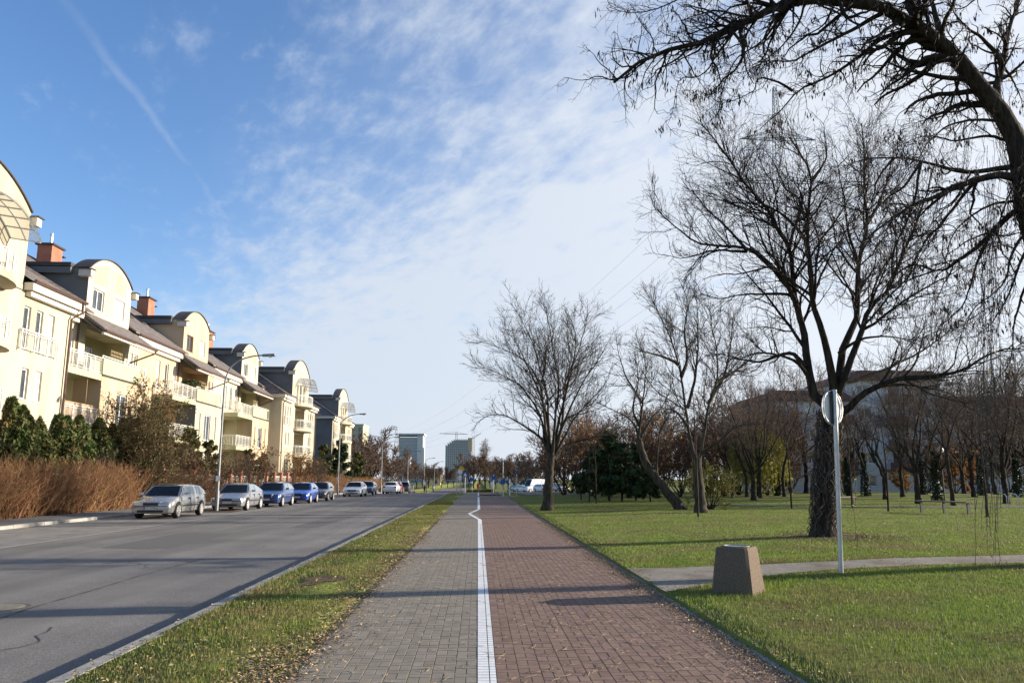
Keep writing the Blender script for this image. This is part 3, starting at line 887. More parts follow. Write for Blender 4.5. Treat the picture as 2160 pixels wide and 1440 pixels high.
def row_house(y0, ya, yb, label, peach=False, brown_left=False, reed=False, plants=False, lower_open=False):
    t = thing('row_house', (FX, y0, 0), label, 'house', 'row houses along the street')
    wallc = 'plaster_peach' if peach else 'plaster_cream'
    W = [(y0 - 4.95, y0 - 4.25, 8.35, 10.6), (y0 - 3.3, y0 - 2.6, 8.35, 10.6), (y0 - 1.75, y0 - 1.05, 8.35, 10.6)]
    W2 = [(y0 + 6.6, y0 + 7.15, 8.3, 10.4)] + ([(y0 + 7.4, y0 + 7.95, 8.3, 10.4)] if yb > y0 + 8 else [])
    W1 = [(y, y + .6, 5.5, 7.1) for y in (y0 - 7.5, y0 - 6.4) if y > ya + .3]
    W0 = [(y, y + .6, 2.2, 3.8) for y in (y0 - 7.5, y0 - 6.4) if y > ya + .3]
    L2 = [(y0 + 0.3, y0 + 5.9, 7.97, 10.9, 1.3)]
    L1 = [(y0 - 5.3, y0 - 0.35, 4.82, 7.55, 1.4), (y0 - 5.3, y0 - 0.35, 1.3, 4.4, 1.4)]
    m = MB()
    wall_x(m, FX, ya, yb, 0, 11.2, W + W2 + W1 + W0 + L2 + L1)
    m.build('wall', wallc, t)
    m = MB()
    for h in L2 + L1:
        MB().sheet((FX - h[4], h[0], h[2]), (FX - h[4], h[1], h[2]), (FX - h[4], h[1], h[3]), (FX - h[4], h[0], h[3])).build('loggia_wall', 'plaster_green' if not peach else 'plaster_peach', t)
    g = ['glass_dark', 'glass_curtain', 'glass_dark', 'glass_curtain']
    for i, w in enumerate(W + W2 + W1 + W0): window(t, FX, *w, glass=g[(i * 3 + int(y0)) % 4])
    for h, dz in ((L2[0], 2.2), (L1[0], 2.1), (L1[1], 2.1)):
        for k in (0.9, 2.4):
            window(t, FX - h[4] + .28, h[0] + k, h[0] + k + .85, h[2] + .1, h[2] + dz, glass='glass_dark', sill=False)
    # front bay carrying the terrace
    by0, by1 = y0 - 0.3, y0 + 5.9
    WB = [(y0 + .55, y0 + .95, 5.0, 7.0), (y0 + 1.9, y0 + 3.4, 4.85, 7.0), (y0 + 4.5, y0 + 4.9, 5.0, 7.0)]
    WB += [(a, b, c - 3.2, d - 3.2) for a, b, c, d in WB]
    m = MB()
    wall_x(m, BX, by0, by1, 0, 7.95, WB)
    m.sheet((BX, by1, 0), (FX, by1, 0), (FX, by1, 7.95), (BX, by1, 7.95))
    m.sheet((BX, by0, 7.95), (BX, by1, 7.95), (FX + .002, by1, 7.95), (FX + .002, by0, 7.95))
    m.build('bay', 'plaster_peach' if not peach else 'plaster_pale', t)
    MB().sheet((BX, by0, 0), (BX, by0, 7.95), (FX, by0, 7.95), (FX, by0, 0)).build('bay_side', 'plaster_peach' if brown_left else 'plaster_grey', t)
    for i, w in enumerate(WB): window(t, BX, *w, cols=2 if w[1] - w[0] > 1 else 1, glass=g[(i + 1) % 4])
    MB().box(BX - 0.1, BX + .06, by0 - .05, by1 + .05, 7.86, 7.945).build('floor_edge', 'dark_metal', t)
    m = MB().box(BX - .18, BX + .04, by0 - .02, by1 - 1.0, 7.98, 8.95)
    m.build('parapet', 'plaster_green' if not peach else 'plaster_peach', t)
    railing(t, [(BX - .06, by0), (BX - .06, by1), (FX + .1, by1)], 8.0, 1.12, 0.6)
    # balconies beside the bay
    for zf in (7.95, 4.8):
        a, b = (y0 - 5.3, y0 - 0.34)
        MB().box(FX + .003, BX, a, b, zf - .38, zf).build('balcony_slab', 'plaster_green', t)
        railing(t, [(FX + .1, a + .06), (BX - .08, a + .06), (BX - .08, b)], zf, 1.0)
    if reed:
        MB().box(BX - .16, BX - .13, y0 - 5.1, y0 - .5, 4.9, 6.0).build('reed_screen', 'reed', t)
        MB().box(BX - 1.0, BX - .2, y0 - 1.6, y0 - 1.57, 4.9, 7.5).build('reed_screen', 'reed', t)
    tr = MB()
    for k in range(8):
        tr.box(BX - .75, BX - .73, y0 + 2.2 + k * .22, y0 + 2.23 + k * .22, 8.0, 9.9)
        tr.box(BX - .74, BX - .72, y0 + 2.2, y0 + 3.8, 8.1 + k * .24, 8.13 + k * .24)
    tr.build('trellis', 'trellis_wood', t)
    # eaves, canopy roof below the dormer, main roof
    ya2, yb2 = ya + (.0), yb
    m = MB()
    for a, b in ((ya2, y0 - 1.05), (y0 + 6.75, yb2)):
        MB().box(FX + .003, FX + .28, a, b, 11.0, 11.22).build('moulding', 'trim_white', t)
        MB().box(FX + .003, FX + .48, a, b, 11.26, 11.62).build('cornice', 'trim_white', t)
    gutter(t, FX + .56, ya2, y0 - 1.05, 11.74)
    gutter(t, FX + .56, y0 + 6.75, yb2, 11.74)
    s = 0.687
    rf = MB()
    x0, z0, xr, zr = FX + .55, 11.72, -31.7, 11.72 + (FX + .55 + 31.7) * s
    for a, b in ((ya, y0), (y0 + 6.1, yb)):
        rf.prism([(x0, z0), (xr, zr), (xr, zr + .14), (x0, z0 + .14)], 'y', a + .002, b - .002)
    rf.prism([(-27.0, z0 + (x0 + 27) * s), (xr, zr), (xr, zr + .14), (-27.0, z0 + (x0 + 27) * s + .14)], 'y', y0, y0 + 6.1)
    rf.prism([(xr, zr), (xr - 7.5, zr - 5.2), (xr - 7.5, zr - 5.06), (xr, zr + .14)], 'y', ya, yb)
    rf.build('roof', 'shingle', t)
    cp = MB()
    cp.prism([(FX + .01, 11.72), (BX + .25, 10.5), (BX + .25, 10.68), (FX + .01, 11.92)], 'y', y0 - 1.0, y0 + 6.7)
    cp.build('canopy_roof', 'shingle', t)
    cp = MB()
    MB().box(BX + .05, BX + .22, y0 - .95, y0 + 6.65, 10.34, 10.49).build('canopy_fascia', 'trim_white', t)
    cp.prism([(FX + .02, 11.5), (BX + .05, 10.4), (BX + .05, 10.52), (FX + .02, 11.7)], 'y', y0 - 1.08, y0 - 1.002)
    cp.build('canopy_end', 'dark_metal', t)
    gutter(t, BX + .32, y0 - 1.0, y0 + 6.75, 10.56)
    downpipe(t, [(BX + .3, y0 + 6.65, 10.5), (BX + .2, y0 + 6.6, 10.3), (FX + .25, y0 + 6.2, 9.6), (FX + .12, y0 + 6.2, 9.4), (FX + .12, y0 + 6.2, 8.0)])
    downpipe(t, [(FX + .5, y0 - 1.2, 11.7), (FX + .4, y0 - 1.2, 11.3), (FX + .1, y0 - .8, 10.9), (FX + .1, y0 - .8, 8.0)])
    dormer(t, FX, y0, y0 + 6.1, 11.6, 14.75, 1.15, [(y0 + .75, y0 + 2.25, 12.3, 13.65), (y0 + 3.75, y0 + 5.25, 12.3, 13.65)], 'glass_dark', 'window_frame', 4.2, colour=wallc, panels=not peach, sidec='plaster_peach' if peach else 'plaster_grey')
    window(t, FX, y0 + .75, y0 + 2.25, 12.3, 13.65, 2, 'window_frame_brown' if peach else 'window_frame', 'glass_dark')
    window(t, FX, y0 + 3.75, y0 + 5.25, 12.3, 13.65, 2, glass='glass_curtain')
    # skylights lying in the slope
    for k, (yy, xx) in enumerate(((y0 + 6.7, -26.6), (y0 + 7.5, -26.9), (y0 - 6.0, -27.0), (y0 - 4.7, -27.0), (y0 - 2.2, -27.0))):
        if not ya + .3 < yy < yb - 1.0: continue
        zf = z0 + (x0 - xx) * s + .16
        q = MB()
        for (u0, u1, v0, v1) in ((0, 1.5, 0, .1), (0, 1.5, .75, .85), (0, .1, .1, .75), (1.4, 1.5, .1, .75)):
            q.prism([(xx - u0, zf + u0 * s), (xx - u1, zf + u1 * s), (xx - u1, zf + u1 * s + .1), (xx - u0, zf + u0 * s + .1)], 'y', yy + v0, yy + v1)
        sk = q.build('skylight', 'dark_metal', t)
        MB().sheet((xx - .1, yy + .1, zf + .1 * s + .05), (xx - .1, yy + .75, zf + .1 * s + .05), (xx - 1.4, yy + .75, zf + 1.4 * s + .05), (xx - 1.4, yy + .1, zf + 1.4 * s + .05)).build('pane', 'glass_dark', sk)
    chimney(t, -30.3, y0 + 5.9, 15.4, 17.75)
    if plants:
        pass
    return t


PX = -22.0


def ellipse_pts(c, a, b, n=13): return [(PX + b * math.sin(t), c - a * math.cos(t)) for t in np.linspace(0, PI, n)]


def pavilion(c, label, side='plaster_cream', front='plaster_pale'):
    t = thing('corner_house', (PX, c, 0), label, 'house', 'corner houses with round balconies')
    y0, y1 = c - 9.1, c + 9.1
    holes, wins = [], []
    for s in (-1, 1):
        for k in (4.75, 5.85, 6.95):
            a = c + s * k if s > 0 else c - k - .6
            wins.append((a, a + .6, 7.85, 9.95))
        for k in (5.1, 6.3):
            a = c + s * k if s > 0 else c - k - .6
            wins += [(a, a + .6, 5.45, 6.95), (a, a + .6, 2.3, 3.8)]
    log = [(c - 2.6, c + 2.6, 7.7, 10.1, 1.6), (c - 2.6, c + 2.6, 4.6, 7.1, 1.6), (c - 2.6, c + 2.6, 1.3, 4.0, 1.6)]
    m = MB()
    wall_x(m, PX, y0, y1, 0, 10.65, wins + log)
    m.build('wall', front, t)
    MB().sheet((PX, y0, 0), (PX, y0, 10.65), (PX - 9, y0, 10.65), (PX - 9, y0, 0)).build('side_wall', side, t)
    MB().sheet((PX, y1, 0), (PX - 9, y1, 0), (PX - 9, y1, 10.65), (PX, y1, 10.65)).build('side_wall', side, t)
    m = MB()
    for h in log: MB().sheet((PX - 1.6, h[0], h[2]), (PX - 1.6, h[1], h[2]), (PX - 1.6, h[1], h[3]), (PX - 1.6, h[0], h[3])).build('loggia_wall', 'plaster_peach', t)
    for i, w in enumerate(wins): window(t, PX, *w, glass='glass_curtain' if i % 3 == 0 else 'glass_dark')
    for h in log:
        for k in (.4, 1.9, 3.6): window(t, PX - 1.3, h[0] + k, h[0] + k + 1.1, h[2] + .05, h[3] - .25, 1, glass='glass_dark', sill=False)
    for s in (-1, 1):
        a, b = (c + 4.5, c + 7.8) if s > 0 else (c - 7.8, c - 4.5)
        railing(t, [(PX + .03, a), (PX + .16, a), (PX + .16, b), (PX + .03, b)], 7.75, 1.0, 0.16)
    for zf in (10.62, 7.65, 4.55):
        e = ellipse_pts(c, 3.1, 1.45)
        MB().prism([(PX + .003, c - 3.1)] + e[1:-1] + [(PX + .003, c + 3.1)], 'z', zf - .32, zf).build('balcony_slab', 'plaster_pale', t)
        railing(t, ellipse_pts(c, 3.0, 1.36), zf, 1.0, 0.16)
    # roof with hipped ends
    e, zt = 0.5, 11.05
    xr, zr = -30.2, 16.6
    A, B, C, D = (PX + e, y0 - e, zt), (PX + e, y1 + e, zt), (xr, c + 3.2, zr), (xr, c - 3.2, zr)
    E_, G = (xr - 9, y0 - e, zt), (xr - 9, y1 + e, zt)
    rf = MB()
    # the front slope leaves the dormer's place free
    def on(yy, z): return (PX + e + (xr - PX - e) * (z - zt) / (zr - zt), yy, z)
    rf.sheet(A, (PX + e, c - 4.45, zt), on(c - 4.45, 14.4), on(c - 4.45, zr - .75), D)
    rf.sheet((PX + e, c + 4.45, zt), B, C, on(c + 4.45, zr - .75), on(c + 4.45, 14.4))
    rf.sheet(on(c - 4.45, 14.0), on(c + 4.45, 14.0), on(c + 4.45, zr - .75), C, D, on(c - 4.45, zr - .75))
    rf.sheet(A, D, E_); rf.sheet(B, G, C); rf.sheet(E_, D, C, G)
    rf.build('roof', 'shingle', t)
    rd = MB()
    for p, q in ((A, D), (B, C), (D, C)): rd.tube([np.array(p) + [0, 0, .04], np.array(q) + [0, 0, .04]], .1, 5)
    rd.build('ridge', 'shingle', t)
    m = MB()
    for a, b in ((y0 - .45, c - 4.5), (c + 4.5, y1 + .45)):
        MB().box(PX + .003, PX + .28, a + .2, b - (.0 if b < c else .2), 10.4, 10.62).build('moulding', 'trim_white', t)
        MB().box(PX + .003, PX + .46, a, b, 10.66, 11.02).build('cornice', 'trim_white', t)
    MB().box(PX - 9, PX, y0 - .45, y0 - .003, 10.66, 11.02).build('cornice', 'trim_white', t)
    MB().box(PX - 9, PX, y1 + .003, y1 + .45, 10.66, 11.02).build('cornice', 'trim_white', t)
    gutter(t, PX + .55, y0 - .5, c - 4.5, 11.1); gutter(t, PX + .55, c + 4.5, y1 + .5, 11.1)
    downpipe(t, [(PX + .5, y1 + .15, 11.0), (PX + .5, y1 + .15, 10.5), (PX + .14, y1 - .2, 10.1), (PX + .14, y1 - .2, 0)])
    downpipe(t, [(PX + .5, y0 + .15, 11.0), (PX + .5, y0 + .15, 10.5), (PX + .12, y0 + .3, 10.1), (PX + .12, y0 + .3, 0)])
    dw = [(c - 2.2, c - 1.3, 10.75, 13.0), (c - .6, c + .6, 10.75, 13.1), (c + 1.3, c + 2.2, 10.75, 13.0)]
    dormer(t, PX, c - 4.45, c + 4.45, 10.6, 14.5, 1.6, dw, 'glass_dark', 'window_frame', 5.2, panels=False, colour=front)
    for w in dw: window(t, PX, *w, 1, glass='glass_dark', sill=False)
    # glazed arched canopy over the attic balcony
    cn, gl = MB(), MB()
    rad, a0 = 4.2, R(45)
    arc = [(c + rad * math.sin(k), 14.0 - rad + rad * math.cos(k)) for k in np.linspace(-a0, a0, 11)]
    for i, (yy, zz) in enumerate(arc): cn.tube([(PX + .02, yy, zz), (PX + 1.45, yy, zz - .22)], .035, 4)
    for xx, dz in ((.05, 0), (.75, -.11), (1.42, -.21)):
        cn.tube([(PX + xx, yy, zz + dz) for yy, zz in arc], .035, 4)
    cn.build('canopy_frame', 'zinc', t)
    for (ya_, za_), (yb_, zb_) in zip(arc[:-1], arc[1:]):
        gl.sheet((PX + .02, ya_, za_ + .045), (PX + .02, yb_, zb_ + .045), (PX + 1.55, yb_, zb_ - .19), (PX + 1.55, ya_, za_ - .19))
    gl.build('canopy_sheet', 'polycarbonate', t)
    chimney(t, -31.0, c + 5.5, 14.8, 18.2)
    return t


pavilion(33.35, 'nearest cream corner house cut off by the left edge, arched gable above a round balcony')
row_house(48.9, 42.46, 57.0, 'cream row house nearest the camera with pale cross painted on its dormer', brown_left=True, reed=True)
row_house(65.2, 57.0, 73.3, 'middle row house with peach dormer and one brown framed dormer window', peach=True, plants=True)
row_house(81.5, 73.3, 88.72, 'farthest of the three row houses, right behind the first street lamp', brown_left=True)
pavilion(97.85, 'cream corner house with a glazed arched canopy, midway down the street')
pavilion(129.0, 'farthest corner house in the row with a dark grey side wall', side='plaster_grey')
# balcony plants on the middle house
bp = thing('potted_bush', (-23.9, 66.0, 7.95), 'green bush in a pot on the middle house balcony under the eaves', 'potted plant')
MB().lathe([(.18, 7.95), (.26, 8.4), (.22, 8.42)], (-23.9, 66.0, 0), 12).build('pot', 'terracotta', bp)
# ------------------------------------------------------------------ wood and leaves
def unit(v): return v / (np.linalg.norm(v, axis=-1, keepdims=True) + 1e-9)


def resample(pts, n):
    P = np.asarray(pts, float)
    # Catmull-Rom through the points, then even spacing
    Q = np.vstack([2 * P[0] - P[1], P, 2 * P[-1] - P[-2]])
    out = []
    for i in range(1, len(Q) - 2):
        t = np.linspace(0, 1, 12, endpoint=False)[:, None]
        a, b, c, d = Q[i - 1], Q[i], Q[i + 1], Q[i + 2]
        out.append(0.5 * ((2 * b) + (c - a) * t + (2 * a - 5 * b + 4 * c - d) * t ** 2 + (3 * b - a - 3 * c + d) * t ** 3))
    out = np.vstack(out + [P[-1:]])
    s = np.r_[0, np.cumsum(np.linalg.norm(np.diff(out, axis=0), axis=1))]
    q = np.linspace(0, s[-1], n)
    return np.stack([np.interp(q, s, out[:, k]) for k in range(3)], -1)


def tubes(P, Rr, k):
    """P (B,n,3), R (B,n) -> verts, quads"""
    B, n, _ = P.shape
    T = unit(np.gradient(P, axis=1))
    ref = np.where(np.abs(T[:, :1, 2:3]) > 0.85, np.array([1.0, 0, 0]), np.array([0, 0, 1.0]))
    ref = np.broadcast_to(ref, T.shape)
    U = unit(np.cross(T, ref)); W = np.cross(T, U)
    a = np.arange(k) * 2 * PI / k
    V = P[:, :, None] + Rr[:, :, None, None] * (np.cos(a)[:, None] * U[:, :, None] + np.sin(a)[:, None] * W[:, :, None])
    b, i, j = np.meshgrid(np.arange(B), np.arange(n - 1), np.arange(k), indexing='ij')
    base = b * n * k
    F = np.stack([base + i * k + j, base + i * k + (j + 1) % k, base + (i + 1) * k + (j + 1) % k, base + (i + 1) * k + j], -1).reshape(-1, 4)
    return V.reshape(-1, 3), F


class Wood:
    def __init__(s, seed): s.V, s.F, s.n, s.r = [], [], 0, np.random.default_rng(seed)

    def put(s, P, Rr, k):
        V, F = tubes(P, Rr, k)
        s.V.append(V); s.F.append(F + s.n); s.n += len(V)

    def mesh(s, name, material): return np_mesh(name, np.concatenate(s.V), np.concatenate(s.F), material, True)

    def kids(s, P, Rr, dens, lf, ang, up, wob, m, rs, rmin, t0=0.12, lmin=0.15, lmax=9, tip=True, side=None, taper=0.75, grav=0.0):
        """children of a batch of branches: P (B,n,3)"""
        g = s.r
        seg = np.linalg.norm(np.diff(P, axis=1), axis=2)
        Ln = seg.sum(1)
        cnt = np.floor(Ln * dens + g.random(len(Ln))).astype(int)
        idx = np.repeat(np.arange(len(Ln)), cnt)
        if len(idx) == 0: return None
        t = t0 + (1 - t0) * g.random(len(idx)) ** 0.85
        f = t * (P.shape[1] - 1)
        i = np.minimum(f.astype(int), P.shape[1] - 2); w = (f - i)[:, None]
        p = P[idx, i] * (1 - w) + P[idx, i + 1] * w
        T = unit(P[idx, i + 1] - P[idx, i])
        rp = Rr[idx, i] * (1 - w[:, 0]) + Rr[idx, i + 1] * w[:, 0]
        a = g.uniform(ang[0], ang[1], len(idx))[:, None]
        perp = unit(np.cross(T, g.normal(size=T.shape)))
        d = unit(T * np.cos(a) + perp * np.sin(a))
        L = np.clip(Ln[idx] * lf * (1 - taper * t) * g.uniform(0.55, 1.25, len(idx)), lmin, lmax)
        Q = np.empty((len(idx), m, 3)); Q[:, 0] = p
        for k in range(1, m):
            d = unit(d + g.normal(0, wob, d.shape) + np.array([0, 0, up - grav * k]))
            Q[:, k] = Q[:, k - 1] + d * (L / (m - 1))[:, None]
        r0 = np.clip(rp * rs * g.uniform(.7, 1.1, len(idx)), rmin, None)
        q = np.linspace(1, 0.25, m)[None]
        return Q, np.maximum(r0[:, None] * q, rmin * 0.7)


def shards(pts, rgen, size, elong=1.8, up=0.0, nrm=None):
    """leaf-sized diamonds scattered on points: (n,3) -> verts, quads"""
    n = len(pts)
    d = unit(rgen.normal(size=(n, 3)) + np.array([0, 0, up]))
    e = unit(np.cross(d, rgen.normal(size=(n, 3))))
    s = (size * rgen.uniform(.6, 1.3, n))[:, None]
    V = np.stack([pts - d * s * elong * .5, pts + e * s * .5, pts + d * s * elong * .5, pts - e * s * .5], 1)
    return V.reshape(-1, 3), np.arange(4 * n).reshape(n, 4)


def leaf_mesh(name, pts, rgen, size, material, elong=1.8, up=0.0):
    V, F = shards(pts, rgen, size, elong, up)
    return np_mesh(name, V, F, material)


def grow_tree(seed, trunk, limbs, r_trunk, r_limb, kmain=(2.0, 0.42), levels=3, fine=0.0045, dens=(2.2, 3.6, 5.5), spread=(0.5, 1.0), up=0.05, wob=0.16, droop=0.0, trunk_mat='bark_dark', twig_mat='twig_dark',
              lens=(0.5, 0.62, 0.6), lmin=(.6, .45, .25), lmax=(5, 2.2, 1.0), sides=(9, 5, 4, 3), flare=1.5):
    """trunk: polyline; limbs: list of polylines (world points). Returns trunk Wood, crown Wood, list of last twigs"""
    wt, wc = Wood(seed), Wood(seed + 1)
    P = resample(trunk, 16)
    P[1:-1] += wt.r.normal(0, 0.02, (14, 3))
    rr = r_trunk * np.linspace(1.0, 0.72, 16)
    rr[:4] *= np.array([flare, 1 + (flare - 1) * .5, 1 + (flare - 1) * .2, 1.03])
    wt.put(P[None], rr[None], 14)
    LP, LR = [], []
    for l in limbs:
        rl = r_limb
        if isinstance(l, tuple): l, rl = l
        q = resample(l, 18)
        Ln = np.linalg.norm(np.diff(q, axis=0), axis=1).sum()
        q[1:] += np.cumsum(wt.r.normal(0, 0.006 * Ln ** .5, (17, 3)), 0)
        LP.append(q); LR.append(rl * (1 - np.linspace(0, 1, 18) ** 0.62 * 0.9))
    LP, LR = np.array(LP), np.array(LR)
    wt.put(LP, LR, 8)
    b = wc.kids(LP, LR, dens[0], lens[0], spread, up, wob, 9, 0.55, fine * 2.0, 0.18, lmin[0], lmax[0])
    wc.put(b[0], b[1], 5)
    tips = []
    allb = [b]
    src = (np.concatenate([LP[:, 9:][:, ::1][:, :9], b[0]]), np.concatenate([LR[:, 9:][:, :9], b[1]]))
    c = wc.kids(src[0], src[1], dens[1], lens[1], spread, up * .7, wob * 1.15, 6, 0.55, fine * 1.3, 0.1, lmin[1], lmax[1], grav=droop, taper=.55)
    wc.put(c[0], c[1], 3)
    d = wc.kids(c[0], c[1], dens[2], lens[2], spread, up * .5, wob * 1.2, 4, 0.6, fine, 0.1, lmin[2], lmax[2], grav=droop, taper=.5)
    if d is not None: wc.put(d[0], d[1], 3)
    return wt, wc, (c, d)


def tree_thing(name, label, base, wt, wc, tm, cm, group=None, cat='tree', crown='crown'):
    t = thing(name, base, label, cat, group)
    for w, n, m in ((wt, 'trunk', tm), (wc, crown, cm)):
        me = w.mesh(n, m)
        co = np.empty(len(me.vertices) * 3, np.float32); me.vertices.foreach_get('co', co)
        me.vertices.foreach_set('co', (co.reshape(-1, 3) - np.array(base, np.float32)).ravel())
        link(n, me, t)
    return t


def auto_tree(seed, h, spread, r, nl=6, fork=0.28, vase=0.5, tw='twig_far', tb='bark_dark', dens=(2.0, 3.0, 3.8), fine=0.009, lean=0.0):
    """generic bare tree round the origin; returns trunk and crown meshes"""
    g = np.random.default_rng(seed)
    top = np.array([lean * h * .3, g.normal(0, .1), h * fork])
    trunk = [(0, 0, -.05), (g.normal(0, .04), g.normal(0, .04), h * fork * .5), tuple(top)]
    limbs = []
    for k in range(nl):
        a = 2 * PI * k / nl + g.uniform(-.4, .4)
        s = spread * g.uniform(.5, 1.0) * (0.25 if k == 0 else 1)
        hh = h * g.uniform(.78, 1.0) * (1 if k < nl * .6 else .72)
        z0 = top[2] * g.uniform(.75, 1.0)
        st = np.array([top[0] * z0 / top[2], top[1], z0])
        e = np.array([math.cos(a) * s + lean * h * .5, math.sin(a) * s, hh])
        mid = st + (e - st) * .5 + np.array([math.cos(a) * s * (vase - .5) * .5, math.sin(a) * s * (vase - .5) * .5, h * g.uniform(-.04, .05)])
        limbs.append([st, st + (mid - st) * .5 + g.normal(0, .05 * spread, 3), mid, mid + (e - mid) * .5 + g.normal(0, .05 * spread, 3), e])
    wt, wc, _ = grow_tree(seed, trunk, limbs, r, r * .55, dens=dens, fine=fine, lmax=(h * .3, h * .16, h * .08), wob=.18)
    return wt.mesh('trunk', tb), wc.mesh('crown', tw)


def place_tree(meshes, name, label, loc, rz=0.0, s=1.0, group=None, cat='tree'):
    t = thing(name, loc, label, cat, group)
    t.rotation_euler = (0, 0, rz)
    t.scale = (s,) * 3 if isinstance(s, (int, float)) else s
    for n, me in zip(('trunk', 'crown', 'foliage', 'ivy_leaves'), meshes):
        if me is not None: link(n, me, t)
    return t


def crown_points(g, n, shape, h, r, z0=0.0, hollow=0.35, lump=0.25):
    """points in an uneven crown; shape(u) gives relative radius at relative height u"""
    u = g.random(n) ** 0.9
    a = g.random(n) * 2 * PI
    lob = 1 + lump * np.sin(a * 3 + u * 9 + g.random() * 6) * .6 + lump * np.sin(a * 7 - u * 17 + g.random() * 6) * .5
    q = np.sqrt(hollow + (1 - hollow) * g.random(n))
    rad = r * shape(u) * lob * q
    return np.stack([rad * np.cos(a), rad * np.sin(a), z0 + u * h], -1)


def thuja_meshes(seed, h=4.0, r=0.75, n=5200, material='thuja', size=0.085):
    g = np.random.default_rng(seed)
    sh = lambda u: np.clip(np.minimum(1.0, (1.02 - u) * 3.2) * (0.75 + .25 * np.minimum(1, u * 6)), 0.03, 1)
    P = crown_points(g, n, sh, h, r, .1)
    # flat upright sprays
    V, F = shards(P, g, size, 2.6, 1.4)
    f = np_mesh('foliage', V, F, material)
    w = Wood(seed); w.put(resample([(0, 0, -.05), (.03, 0, h * .4), (0, 0, h * .9)], 8)[None], np.linspace(.07, .015, 8)[None], 6)
    return w.mesh('trunk', 'bark_dark'), f


def conifer_meshes(seed, h=5.0, r=1.9, n=9000, material='conifer', size=0.12, bare=.12):
    g = np.random.default_rng(seed)
    w = Wood(seed)
    w.put(resample([(0, 0, -.05), (.05, .02, h * .5), (0, 0, h)], 10)[None], np.linspace(.1, .012, 10)[None], 6)
    P0, D = [], []
    nb = int(26 * h / 4)
    Q = np.empty((nb, 6, 3)); L = np.empty(nb)
    for k in range(nb):
        u = bare + (1 - bare) * (k + g.random()) / nb
        a = g.random() * 2 * PI
        L[k] = r * (1.02 - u) ** .8 * g.uniform(.65, 1.15) + .12
        d = np.array([math.cos(a), math.sin(a), .25])
        p = np.array([0, 0, u * h])
        Q[k, 0] = p
        for i in range(1, 6):
            d = unit(d + g.normal(0, .1, 3) + np.array([0, 0, .06]))
            p = p + d * L[k] / 5
            Q[k, i] = p
    w.put(Q, np.repeat(np.linspace(.022, .005, 6)[None], nb, 0), 3)
    b = w.kids(Q, np.full((nb, 6), .01), 4.5, .45, (.5, .95), .05, .12, 4, .6, .004, .15, .15, .8)
    w.put(b[0], b[1], 3)
    src = np.concatenate([b[0][:, 1:].reshape(-1, 3), Q[:, 2:].reshape(-1, 3)])
    pts = src[g.integers(0, len(src), n)] + g.normal(0, .075, (n, 3))
    V, F = shards(pts, g, size, 2.8, .35)
    return w.mesh('trunk', 'bark_dark'), None, np_mesh('foliage', V, F, material)


def shrub_meshes(seed, h=3.0, r=1.5, stems=9, leaf=None, nleaf=0, tw='twig_brown', dens=(3.0, 4.5, 5.0), fine=0.006, lsize=0.06):
    g = np.random.default_rng(seed)
    limbs = []
    for k in range(stems):
        a = 2 * PI * k / stems + g.uniform(-.4, .4)
        s = r * g.uniform(.25, 1.0)
        e = np.array([math.cos(a) * s, math.sin(a) * s, h * g.uniform(.7, 1.0) * (1 - .25 * (s / r) ** 2)])
        b = np.array([math.cos(a) * .08, math.sin(a) * .08, 0])
        m = b + (e - b) * .5 + np.array([math.cos(a), math.sin(a), 0]) * s * .12
        limbs.append([b, m + g.normal(0, .06, 3), e])
    wt, wc, (c, d) = grow_tree(seed, [(0, 0, -.05), (0, 0, .1), (0, 0, .2)], limbs, .1, .035, dens=dens, fine=fine, lmax=(h * .4, h * .2, h * .12), wob=.2, flare=1.0)
    out = [wt.mesh('trunk', 'bark_dark'), wc.mesh('crown', tw)]
    if leaf:
        T = np.concatenate([c[0][:, 1:].reshape(-1, 3), d[0][:, 1:].reshape(-1, 3)])
        pts = T[g.integers(0, len(T), nleaf)] + g.normal(0, .03, (nleaf, 3))
        out.append(leaf_mesh('foliage', pts, g, lsize, leaf))
    return out


# ------------------------------------------------------------------ gardens in front of the houses
def hedge(name, label, x0, x1, y0, y1, h, n, material, seed, thick=0.0065, group=None, z=0.03):
    g = np.random.default_rng(seed)
    t = thing(name, ((x0 + x1) / 2, (y0 + y1) / 2, z), label, 'hedge', group)
    o = ORG[t.name]
    w = Wood(seed)
    base = np.stack([g.uniform(x0, x1, n), g.uniform(y0, y1, n), np.full(n, z)], -1)
    hh = h * (0.88 + .03 * np.sin(base[:, 1] * 1.1) + .03 * np.sin(base[:, 1] * 3.1 + 1)) * np.where(g.random(n) < .3, g.uniform(.4, .8, n), g.uniform(.86, 1.08, n))
    Q = np.empty((n, 6, 3)); Q[:, 0] = base
    d = unit(np.stack([g.normal(0, .22, n), g.normal(.12, .28, n), np.ones(n)], -1))
    for k in range(1, 6):
        d = unit(d + g.normal(0, .24, d.shape) + np.array([0, 0, .07]))
        Q[:, k] = Q[:, k - 1] + d * (hh / 5)[:, None]
    w.put(Q - o, np.repeat(np.linspace(thick * 1.6, thick * .6, 6)[None], n, 0), 3)
    b = w.kids(Q - o, np.full((n, 6), thick), 1.15, .4, (.3, .9), .12, .2, 3, .7, thick * .65, .2, .3, 1.1)
    w.put(b[0], b[1], 3)
    link('branches', w.mesh('branches', material), t)
    return t


